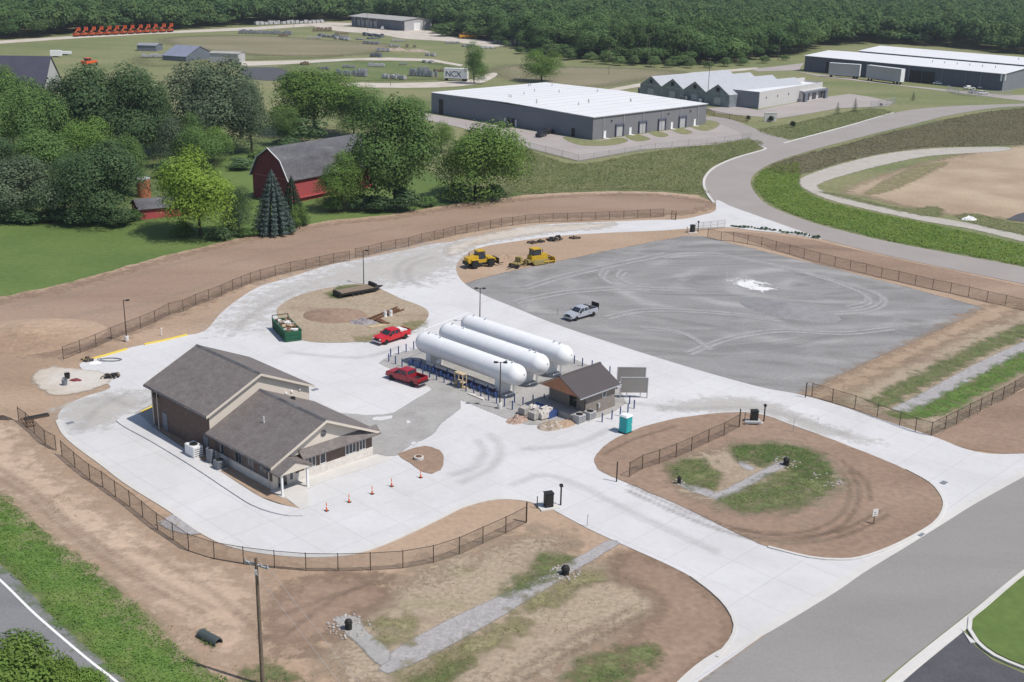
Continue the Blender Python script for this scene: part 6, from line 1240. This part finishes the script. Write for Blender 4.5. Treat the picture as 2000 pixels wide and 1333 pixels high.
def shed(name, label, cat, o, rz, L, Wd_, H, HR, wall, roof, ov=.4, door=None, trim=None):
    t = T(name, label, cat, o, rz); b = MB(); shell(b, 0, L, 0, Wd_, 0, H); b.build('wall', wall, t)
    [MB().quad((x, 0, H), (x, Wd_, H), (x, Wd_/2, HR-.08)).build('gable_wall', wall, t) for x in (0, L)]
    b = MB(); dz = (HR-H)/(Wd_/2)*ov
    roof_slab(b, (-ov, -ov, H-dz), (-ov, Wd_/2, HR), (L+ov, Wd_/2, HR), (L+ov, -ov, H-dz), .1); roof_slab(b, (-ov, Wd_/2, HR), (-ov, Wd_+ov, H-dz), (L+ov, Wd_+ov, H-dz), (L+ov, Wd_/2, HR), .1); b.build('roof', roof, t)
    if trim: MB().box(-.06, .06, -.06, .06, 0, H).build('corner_trim', trim, t)
    for d in door or []: MB().box(d[0], d[1], -.06, -.01, d[2], d[3]).build('door', d[4], t)
    return t
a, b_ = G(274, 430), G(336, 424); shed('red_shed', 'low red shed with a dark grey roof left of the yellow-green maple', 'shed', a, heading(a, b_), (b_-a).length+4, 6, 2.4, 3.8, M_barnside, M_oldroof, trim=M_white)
P = G(282, 385); t = T('silo', 'small orange-red silo stub behind the low red shed', 'silo', P); MB().lathe([(1.5, 0), (1.5, 4.2), (1.35, 4.25), (.02, 4.25)], n=20).build('silo_wall', mat('orange_tile', [(.3, .1, .05), (.4, .15, .08)], scale=1.5, grain=.15, gscale=4), t, True); MB().lathe([(1.55, 4.1), (1.55, 4.3), (1.45, 4.3)], n=20).build('rim', M_lgrey, t, True)
a = G(-12, 375); shed('pale_shed', 'pale-roofed shed cut by the left edge behind the thicket', 'shed', a, R(25), 8, 7, 3, 4.6, M_white, M_lgrey)
a = G(-20, 205); shed('dark_barn', 'barn with a dark blue-grey roof cut by the left edge', 'barn', G(-62, 180), R(4), 28, 18, 4, 12.5, M_lgrey, simple('dark_blue_roof', (.06, .06, .085), .7, .2, 0, .08, .3))
def machine(name, label, cat, px, rz, m, L=5, W_=2.2, H=2.4, group=None):
    t = T(name, label, cat, G(*px)+Vector((0, 0, .05)), rz, group)
    MB().box(-L/2, L*.1, -W_/2, W_/2, .7, .7+H*.45).build('body', m, t, bevel=.08); MB().loft([[(L*.12, -W_*.3, .8), (L*.12, W_*.3, .8), (L*.12, W_*.3, H*.7), (L*.12, -W_*.3, H*.7)], [(L/2, -W_*.22, .8), (L/2, W_*.22, .8), (L/2, W_*.22, H*.6), (L/2, -W_*.22, H*.6)]]).build('hood', m, t)
    MB().box(-L*.3, -L*.02, -W_*.3, W_*.3, .7+H*.45, H).build('cab', M_glass, t); MB().box(-L*.33, .01*L, -W_*.34, W_*.34, H, H+.15).build('cab_roof', m, t)
    for x in (-L*.3, L*.32):
        for s in (-1, 1): wheel(t, x, s*W_*.5, .6, .4)
    return t
machine('farm_machine', 'red farm machine behind the trees right of the dark-roofed barn', 'farm machine', (82, 133), .4, M_red, 6, 3, 3)
machine('farm_machine', 'orange-red farm machine just above the tallest dark trees of the back row', 'farm machine', (176, 128), 1.2, M_orange, 8, 3.4, 3.2)
for px, L, lab in (((110, 112), 5, 'white trailer box left of two behind the back row trees'), ((129, 108), 5, 'low white trailer right of two behind the back row trees')):
    t = T('box_trailer', lab, 'trailer', G(*px), R(10)); MB().box(-L/2, L/2, -1.2, 1.2, .6, 3.2 if px[0] == 110 else 1.8).build('box_body', M_white, t); [wheel(t, x, y, .45, .3) for x in (-1, .2) for y in (-1, 1)]

# ------------------------------------------------------------------ warehouse
c, l_, r_ = G(1157, 274), G(830.5, 221.5), G(1378, 243.5)
h = heading(c, r_); LX, LY, HW = (r_-c).length, (l_-c).length, 6.9
t = T('warehouse', 'large grey warehouse with a bright white roof in the middle distance', 'warehouse', c, h)
M_wside = ribmat('grey_ribbed_siding', (.2, .2, .215), 1.2, 0, .12, .6, .3); M_wside2 = ribmat('grey_ribbed_siding', (.185, .2, .24), 1.2, 1, .12, .6, .3)  # second siding is bluer, the left wall's shade put into its colour
b = MB(); b.quad((0, 0, 0), (LX, 0, 0), (LX, 0, HW), (0, 0, HW)).quad((0, LY, 0), (LX, LY, 0), (LX, LY, HW), (0, LY, HW)); b.build('wall', M_wside, t)
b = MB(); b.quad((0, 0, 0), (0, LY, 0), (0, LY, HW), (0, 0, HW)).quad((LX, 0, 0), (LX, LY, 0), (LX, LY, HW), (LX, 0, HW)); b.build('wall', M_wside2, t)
b = MB(); roof_slab(b, (-.25, -.25, HW), (-.25, LY/2, HW+.55), (LX+.25, LY/2, HW+.55), (LX+.25, -.25, HW), .2); roof_slab(b, (-.25, LY/2, HW+.55), (-.25, LY+.25, HW), (LX+.25, LY+.25, HW), (LX+.25, LY/2, HW+.55), .2)
ro = b.build('roof', M_wmetal, t)
for k in range(1, 14): MB().box(-.2, LX+.2, LY*k/14-.05, LY*k/14+.05, HW+.55*(1-abs(LY*k/14-LY/2)/(LY/2))-.02, HW+.55*(1-abs(LY*k/14-LY/2)/(LY/2))+.05).build('roof_seam', M_lgrey, ro)
MB().box(-.3, LX+.3, -.4, -.26, HW-.22, HW-.02).build('gutter', M_lgrey, t)
for k in range(6): MB().box(LX*(k+.5)/6-.08, LX*(k+.5)/6+.08, -.2, -.02, .1, HW-.24).build('downspout', M_lgrey, t)
for x, y in ((6, 30), (9, 33), (22, 22), (24, 24), (36, 16), (38, 18), (10, 46), (11, 48), (20, 50), (30, 55), (34, 47), (40, 68), (43, 70), (48, 64), (15, 20), (46, 40)):
    z = HW+.55*(1-abs(y-LY/2)/(LY/2)); MB().tube((x, y, z-.05), (x, y, z+.9), .16).build('roof_vent', M_lgrey, ro)
def on_wall(px0):                                                    # x along the lit wall under a picture column
    best = min(range(0, 560), key=lambda k: abs(proj(c+(r_-c).normalized()*(k*.1)+Vector((0, 0, 1.5)))[0]-px0)); return best*.1
for pxx in (1209, 1254, 1292, 1332):
    x = on_wall(pxx); f = MB().box(x-1.9, x-1.6, -.45, -.01, 0, 3.9).box(x+1.6, x+1.9, -.45, -.01, 0, 3.9).box(x-1.6, x+1.6, -.45, -.01, 3.5, 3.9).build('dock_surround', simple('dark_blue_frame', (.09, .1, .15)), t)
    MB().box(x-1.6, x+1.6, -.09, -.02, .05, 3.5).build('overhead_door', M_lgrey, t)
for pxx in (1181, 1231, 1312, 1357):
    x = on_wall(pxx); MB().box(x-.5, x+.5, -.07, -.01, .1, 2.3).build('door', M_white, t); MB().box(x-.8, x+.8, -1.5, -.02, 0, .15).build('door_step', M_kerb, t)
for pxx in (1193, 1304, 1347): x = on_wall(pxx); MB().box(x-.25, x+.25, -.3, -.02, 5.0, 5.3).build('wall_lamp', M_black, t)
for y, w, hh in ((8, 1.4, 2.6), (34, 2.4, 2.6), (36.5, 1.2, 2.6), (70, 2.2, 5.0)): MB().box(-.1, -.02, y-w/2, y+w/2, .05, hh).build('door', M_black, t)
for y in (33, 38): MB().box(-.5, -.02, y-.2, y+.2, 0, 2.4).build('entry_post', M_white, t)
# ------------------------------------------------------------------ greenhouse and shop
g0, g1 = G(1250, 187), G(1423, 211); hx = heading(g0, g1); d = (g1-g0).length/4
t = T('greenhouse', 'four-bay glass greenhouse with saw-tooth gable roofs', 'greenhouse', g0, hx); GL = 48
M_ghw = simple('greenhouse_glass_wall', (.2, .23, .25), .3, .5, 0, .3, .4)
for k in range(4):
    x0, x1 = k*d, (k+1)*d; xm = (x0+x1)/2; H0, H1 = 4.6, 8.0
    MB().quad((x0+.05, GL, 0), (x1-.05, GL, 0), (x1-.05, GL, H0), (xm, GL, H1-.1), (x0+.05, GL, H0)).build('gable_wall', M_ghw, t); by_ = MB(); by_.quad((x0+.05, 0, 0), (x1-.05, 0, 0), (x1-.05, 0, H0), (xm, 0, H1-.1), (x0+.05, 0, H0)); w_ = by_.build('gable_wall', M_ghw, t)
    b = MB(); roof_slab(b, (x0, -.2, H0), (xm, -.2, H1), (xm, GL+.2, H1), (x0, GL+.2, H0), .08); roof_slab(b, (xm, -.2, H1), (x1, -.2, H0), (x1, GL+.2, H0), (xm, GL+.2, H1), .08); b.build('roof', M_ghroof, t)
    MB().box(xm-.7, xm+.7, -.15, -.02, 5.4, 6.8).build('gable_fan', M_black, w_); MB().box(xm-1.4, xm+1.6, -.2, -.02, .6, 3.2).build('cooling_pad', M_lgrey, w_)
    b = MB(); b.tube((x0+.1, -.1, 0), (x0+.1, -.1, H0), .12).tube((x0+.1, -.1, H0), (xm, -.1, H1), .1).tube((xm, -.1, H1), (x1-.1, -.1, H0), .1).tube((x0, -.1, H0), (x1, -.1, H0), .1); b.build('frame', M_lgrey, w_)
for x in (0, 4*d): MB().quad((x, 0, 0), (x, GL, 0), (x, GL, 4.6), (x, 0, 4.6)).build('side_wall', M_ghw, t)
c, l_, r_ = G(1481, 213.5), G(1456, 207), G(1604, 191); h = heading(c, r_); X, Y = (r_-c).length, 16
t = T('shop_building', 'pale grey flat-roofed shop building attached to the right of the greenhouse', 'shop', c, h)
M_shop = simple('pale_shop_wall', (.5, .49, .48), .8, .2, 0, .03, .4)
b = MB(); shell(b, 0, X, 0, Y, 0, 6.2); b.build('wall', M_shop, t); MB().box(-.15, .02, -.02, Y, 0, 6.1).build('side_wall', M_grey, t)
MB().quad((.1, .1, 5.6), (X-.1, .1, 5.6), (X-.1, Y-.1, 5.6), (.1, Y-.1, 5.6)).build('roof', M_white, t)
MB().box(X*.62, X, -1.6, 10, 0, 4.2).box(X*.6, X+.4, 8, 9, 5.6, 7.2).build('front_block', M_shop, t); MB().box(X*.6, X+.3, -2.6, -1.6, 3.3, 3.9).build('canopy', M_bluegrey, t)
for k in range(3): MB().box(X*.66+k*X*.11, X*.73+k*X*.11, -1.66, -1.602, .4, 3.0).build('window', M_glass, t)
for k in range(3): MB().box(X*(.1+.17*k), X*(.1+.17*k)+.3, -.2, -.01, 3.4, 4.0).build('wall_lamp', M_black, t)
MB().box(X*.62, X*.66, -2.6, -2.3, 0, 3.3).box(X*.96, X, -2.6, -2.3, 0, 3.3).build('canopy_post', M_bluegrey, t)
a, b_ = G(1409, 196), G(1452, 207); shed('grey_shed', 'small flat grey shed between the greenhouse bays and the shop building', 'shed', a, heading(a, b_), (b_-a).length, 7, 3.6, 3.75, M_grey, M_white, .15)
for k, (px, s) in enumerate((((1300, 192), 3.2), ((1283, 190), 2.6))): 
    t = T('water_tank', ('white', 'smaller white')[k]+' water tank in front of the greenhouse gables', 'water tank', G(*px)); MB().lathe([(.02, 0), (s*.45, 0), (s*.45, s*1.3), (s*.2, s*1.5), (.02, s*1.5)], n=18).build('tank_body', M_white, t, True); MB().lathe([(.3, s*1.5), (.3, s*1.55), (.02, s*1.55)], n=12).build('lid', M_lgrey, t)
for px, w, hh, lab in (((1336, 200), 3, 2.2, 'dark equipment box in front of the second greenhouse gable'), ((1362, 204), 3, 2, 'grey equipment box in front of the third greenhouse gable'), ((1256, 185), 4, 2.4, 'dark equipment box at the left end of the greenhouse gables')):
    hvac(G(*px), lab, w, 2, hh, M_grey if w == 3 else M_bluegrey, hx, name='equipment_box', cat='equipment box')
t = T('sign_wall', 'pale sign wall at the greenhouse drive with a dark bush before it', 'sign wall', G(1504, 238), R(12)); MB().box(-2.2, 2.2, -.2, .2, 0, 2.8).build('wall', M_shop, t); MB().box(-2.4, 2.4, -.3, .3, 2.8, 3.0).build('coping', M_kerb, t)
for px, w, lab in (((1507, 239), 12, 'dark bush in front of the pale sign wall'), ((1549, 250), 13, 'black rounded shrub alone on the verge by the bend'), ((1462, 236), 10, 'dark shrub at the end of the brown fence strip by the side road'), ((1721, 208), 6, 'dark shrub at the silver gate panels')):
    P = G(*px); z = proj(P)[2]; o = bpy.data.objects.new('shrub', bmesh_); COL.objects.link(o); o.location = P; o.scale = (w*z/F, w*z/F, w*z/F*1.1); tag(o, lab, 'shrub')
    o.material_slots[0].link = 'OBJECT'; o.material_slots[0].material = LM['pine']
# ------------------------------------------------------------------ long grey storage buildings
def long_building(label, c, l_, wdt, hw, hr, doors=()):
    h = heading(c, l_); L = (l_-c).length; t = T('storage_building', label, 'storage building', c, h+math.pi)        # x from far left end is negative
    m = ribmat('dark_blue_ribbed_siding', (.1, .11, .15), .8, 0, .15, .6, .3); b = MB(); shell(b, -L, 0, 0, wdt, 0, hw); b.build('wall', m, t)
    for x in (-L, 0): MB().quad((x, 0, hw), (x, wdt, hw), (x, wdt/2, hr-.1)).build('gable_wall', M_grey, t)
    MB().box(.0, .12, -.02, wdt, 0, hw).build('end_wall', M_grey, t)
    b = MB(); roof_slab(b, (-L-.5, -.6, hw), (-L-.5, wdt/2, hr), (.6, wdt/2, hr), (.6, -.6, hw), .15); roof_slab(b, (-L-.5, wdt/2, hr), (-L-.5, wdt+.6, hw), (.6, wdt+.6, hw), (.6, wdt/2, hr), .15); b.build('roof', M_wmetal, t)
    for x0, w in doors: MB().box(-L*x0-w/2, -L*x0+w/2, -.15, -.02, 0, hw*.72).build('bay_door', M_black, t)
    for x0 in (.52, .44, .28, .17, .1): MB().box(-L*x0-.25, -L*x0+.25, -.2, -.02, 0, hw).build('wall_rib', M_bluegrey, t)
    for k in range(6): MB().tube((-L*(.1+k*.06), wdt*.3, hr*.88), (-L*(.1+k*.06), wdt*.3, hr*.88+1.4), .2).build('roof_vent', M_lgrey, t)
    MB().box(.15, .35, 1, 1.6, hw-3, hw-.2).build('end_trim', M_white, t); MB().box(-1.2, -.5, -.25, -.02, hw-3.2, hw-.2).build('corner_trim', M_white, t)
    return t
c1, l1 = G(1956, 178.5), G(1570, 139); long_building('long dark grey storage building with a white roof, nearer of the two', c1, l1, 42, 7.4, 9.0, ((.84, 8), (.41, 6), (.345, 6)))
off_ = (c1-l1).normalized(); nr = Vector((-off_.y, off_.x, 0)); nr = nr if nr.y > 0 else -nr
long_building('long white-roofed storage building farther back against the forest', c1+nr*49+off_*30, l1+nr*49, 42, 7.6, 9.4)
def semitrailer(px0, px1, label, H=3.9, m=M_lgrey, end=None):
    a, b_ = G(*px0), G(*px1); L = (b_-a).length; t = T('semi_trailer', label, 'semi trailer', a, heading(a, b_))
    MB().box(0, L, 0, 2.6, 1.1, H).build('box_body', m, t); MB().box(L+.003, L+.05, .05, 2.55, 1.15, H-.05).build('rear_door', end or m, t); MB().box(-.02, L+.02, -.02, 2.62, H, H+.06).build('roof', M_white, t)
    for x in (L*.82, L*.92, L*.08): [wheel(t, x, y, .5, .4) for y in (.3, 2.3)]
    MB().box(L*.2, L*.75, .4, 2.2, .75, 1.09).build('chassis', M_black, t); return t
semitrailer((1617, 151), (1677, 155), 'pale grey semi trailer, left of two before the long grey building', 6.5, M_lgrey, M_white)
semitrailer((1690, 157), (1757, 166), 'white semi trailer, right of two before the long grey building', 6.8, M_lgrey, M_white)
# trailer with big letters behind the upright tree
st = semitrailer((867, 158), (912, 160), 'white box trailer with big dark letters NCX beside the upright dark tree', 5.2, M_pearl)
tx = bpy.data.curves.new('lettering', 'FONT'); tx.body = 'NCX'; tx.size = 3.3; tx.extrude = .02; tx.space_character = .95
to = bpy.data.objects.new('lettering', tx); COL.objects.link(to); bpy.context.view_layer.update()
me = bpy.data.meshes.new_from_object(to); bpy.data.objects.remove(to); me.materials.append(simple('dark_blue_lettering', (.02, .03, .09)))
to = bpy.data.objects.new('lettering', me); COL.objects.link(to); to.parent = st; to.rotation_euler = (R(90), 0, 0); to.location = (.6, -.03, 1.9)

# ------------------------------------------------------------------ far yard
c, l_, r_ = G(790, 61), G(687, 51), G(829, 60); h = heading(c, l_)
L = (l_-c).length; t = T('workshop_building', 'long metal workshop with a white overhead door in the far yard', 'workshop', c, h+math.pi)
Wn = 24; Hh = 6.8
b = MB(); shell(b, -L, 0, 0, Wn, 0, Hh); b.build('wall', M_bluegrey, t); MB().quad((.03, 0, 0), (.03, Wn, 0), (.03, Wn, Hh), (.03, Wn/2, Hh+1.2), (.03, 0, Hh)).build('end_wall', M_lgrey, t)
b = MB(); roof_slab(b, (-L-.8, -2.5, Hh-.1), (-L-.8, Wn/2, Hh+1.5), (.6, Wn/2, Hh+1.5), (.6, -2.5, Hh-.1), .2); roof_slab(b, (-L-.8, Wn/2, Hh+1.5), (-L-.8, Wn+.6, Hh), (.6, Wn+.6, Hh), (.6, Wn/2, Hh+1.5), .2); b.build('roof', M_pad, t)
MB().box(.06, .2, 8, 14, 0, 5).build('overhead_door', M_white, t)
for k in range(5): MB().box(-L*.88+k*4.5, -L*.88+k*4.5+2.6, -.15, -.02, .3, 4.6).build('bay_door', M_lgrey, t)
for k in range(4): MB().box(-L*.9+k*8, -L*.9+k*8+.3, -2.3, -2.0, 0, Hh-.1).build('canopy_post', M_lgrey, t)
# row of orange machines
om = None; pts = [(150+k*15.2, 72-k*.75) for k in range(13)]
for k, (x, y) in enumerate(pts):
    L_ = 'orange lift machine in the row parked on the far track'
    if om is None:
        om = T('orange_machine', L_, 'lift machine', G(x, y), R(80), 'row of orange machines'); M_or2 = simple('orange_machine_paint', (.5, .09, .025), .6, .3, 0, .2)
        MB().box(-2.6, 2.6, -1.1, 1.1, .8, 1.9).build('body', M_or2, om); MB().box(-2.2, 1.0, -.8, .8, 1.9, 2.6).build('cab', M_rust, om); MB().tube((-1.8, 0, 2.4), (2.4, 0, 4.4), .35, .25, 6).build('boom', M_or2, om); MB().box(2.0, 3.2, -.9, .9, 3.2, 5.4).build('basket', M_or2, om)
        for xx in (-1.6, 1.6): MB().lathe([(.02, -1.25), (.7, -1.25), (.7, 1.25), (.02, 1.25)], 'y', 12, (xx, 0, .7)).build('wheel', M_rubber, om)
        om.scale = (1, 1, .95)
    else: dup(om, G(x, y), R(80+random.uniform(-5, 5)))
machine('yellow_machine', 'orange-yellow machine at the forest edge right of the far workshop', 'machine', (914, 76), R(10), mat('orange_yellow_paint', [(.5, .24, .02), (.6, .3, .03)], scale=1), 11, 3.5, 3.6)
def rack(px0, px1, label, n=7, H=1.6, m=None, wd=3):
    a, b_ = G(*px0), G(*px1); L = (b_-a).length; t = T('steel_stack', label, 'steel stack', a, heading(a, b_)); m = m or M_lgrey; rr = random.Random(px0[0])
    b = MB()
    for k in range(n):
        for j in range(3):
            if rr.random() < .85: b.box(L*k/n+.1, L*(k+.8)/n, j*wd/3, (j+.8)*wd/3, .3, .3+H*rr.uniform(.5, 1))
    b.build('steel_bundle', m, t); b = MB()
    for k in range(n+1): b.box(L*k/n-.1, L*k/n+.08, 0, wd, 0, .28)
    b.build('timber_bearer', M_wood, t); return t
M_steel = simple('galvanised_steel', (.3, .31, .335), .5, .4, .2, .2, .6)
for px0, px1, lab, n, H, m in (
 ((465, 66), (570, 69), 'long low rack of grey steel left of the tall pole in the far yard', 14, 2.4, M_steel), ((500, 50), (635, 45), 'rows of pale steel along the forest edge left of the workshop', 16, 2.4, M_lgrey),
 ((612, 62), (650, 62), 'brown timber stack before the workshop in the far yard', 5, 2.4, M_wood), ((620, 72), (676, 77), 'grey steel stack below the brown timber stack', 6, 1.8, M_steel), ((652, 77), (680, 80), 'small grey stack at the gravel corner of the far yard', 4, 1.6, M_lgrey), ((708, 70), (745, 74), 'dark grey stack on the grass below the workshop', 5, 2, M_bluegrey), ((698, 86), (740, 88), 'grey pipes stack on the far yard grass left of the rubble', 5, 1.8, M_steel), ((655, 148), (715, 151), 'blue-grey stack left of three before the grey warehouse back corner', 8, 2.4, M_steel), ((745, 154), (790, 157), 'pale white stack in the middle of three before the warehouse back corner', 6, 1.8, M_lgrey), ((798, 149), (852, 152), 'blue-grey stack right of three beside the white box trailer', 8, 3.0, M_steel), ((718, 131), (752, 132), 'pale slab stack alone on the bright grass of the far yard', 3, 1.4, M_lgrey), ((824, 123), (842, 125), 'low grey slab on the bright grass near the upright tree', 2, 1.2, M_lgrey), ((965, 84), (1018, 88), 'grey scrap stacks at the forest edge right of the yellow machine', 7, 3.2, M_steel), ((722, 112), (745, 113), 'grey bin with white scrap beside the far yard rubble', 3, 2, M_bluegrey)):
    rack(px0, px1, lab, n, H, m)
for k, (x, y) in enumerate(((590, 128), (625, 137), (668, 133), (700, 142), (780, 128), (815, 136), (850, 141), (760, 92), (792, 93), (735, 101), (695, 78), (720, 77), (870, 86), (905, 92), (940, 96), (600, 76), (545, 72), (830, 110), (765, 82), (655, 68))):
    rack((x, y), (x+random.uniform(12, 30), y+random.uniform(-.5, 1)), 'small low stack of grey or brown material in the far yard', random.randrange(3, 6), random.uniform(.7, 1.6), random.choice([M_steel, M_lgrey, M_wood, M_bluegrey]))['group'] = 'small material stacks in the far yard'
mound('rubble_pile', (770, 99), 9, 4, 1.5, M_rubble, 'pale rubble pile in the middle of the far yard grass', 'rubble pile', 71, 0, 0, .6, res=20); mound('rubble_pile', (815, 101), 7, 3, 1.2, M_rubble, 'small pale rubble pile right of the middle one in the far yard', 'rubble pile', 72, 0, 0, .6, res=18)
def lean(px0, px1, label, Wd_, H0, H1, wall, roof):
    a, b_ = G(*px0), G(*px1); return shed('grey_shed', label, 'shed', a, heading(a, b_), (b_-a).length, Wd_, H0, H1, wall, roof, .3)
lean((318, 118), (364, 121), 'blue-grey roofed shed left of the small pale shed in the far yard', 22, 2.4, 6.5, M_bluegrey, simple('blue_grey_roof', (.2, .22, .29), .6, .3, 0, .1, .3))
lean((410, 122), (466, 124), 'small pale flat shed in the far yard right of the blue-grey one', 9, 4.4, 5.0, M_lgrey, M_pad)
lean((268, 100), (305, 101), 'low grey open shed left of the blue-grey roofed shed', 10, 3, 3.8, M_bluegrey, M_steel)
rack((276, 113), (340, 114), 'long pale slab stack in front of the blue-grey roofed shed', 8, 1.6, M_lgrey)
a = G(48, 6); shed('white_house', 'white house front showing among the forest at the top left', 'house', G(46, 22), R(-4), 14, 10, 7, 11, M_white, M_pad)
sheet('dark_sheet', [(1965, 430), (1985, 420), (2040, 405), (2080, 440), (2000, 434)], .09, M_dark, sm=False, kind='structure')
mound('debris_heap', (1893, 430), 1.8, 1.0, .9, M_white, 'white and dark debris heap in the weeds of the sand field', 'debris heap', 81, 0, .05, .7, res=14)

# thin summer haze
M_haze = bpy.data.materials.new('haze_air'); M_haze.use_nodes = True; n_ = M_haze.node_tree.nodes; n_.remove(n_['Principled BSDF'])
pv = n_.new('ShaderNodeVolumePrincipled'); pv.inputs['Color'].default_value = (.78, .86, 1, 1); pv.inputs['Density'].default_value = HAZE; pv.inputs['Anisotropy'].default_value = .2
M_haze.node_tree.links.new(pv.outputs[0], n_['Material Output'].inputs['Volume'])
if HAZE: MB().box(-1500, 1900, -150, 2500, -1, 62).build('haze', M_haze)['kind'] = 'stuff'
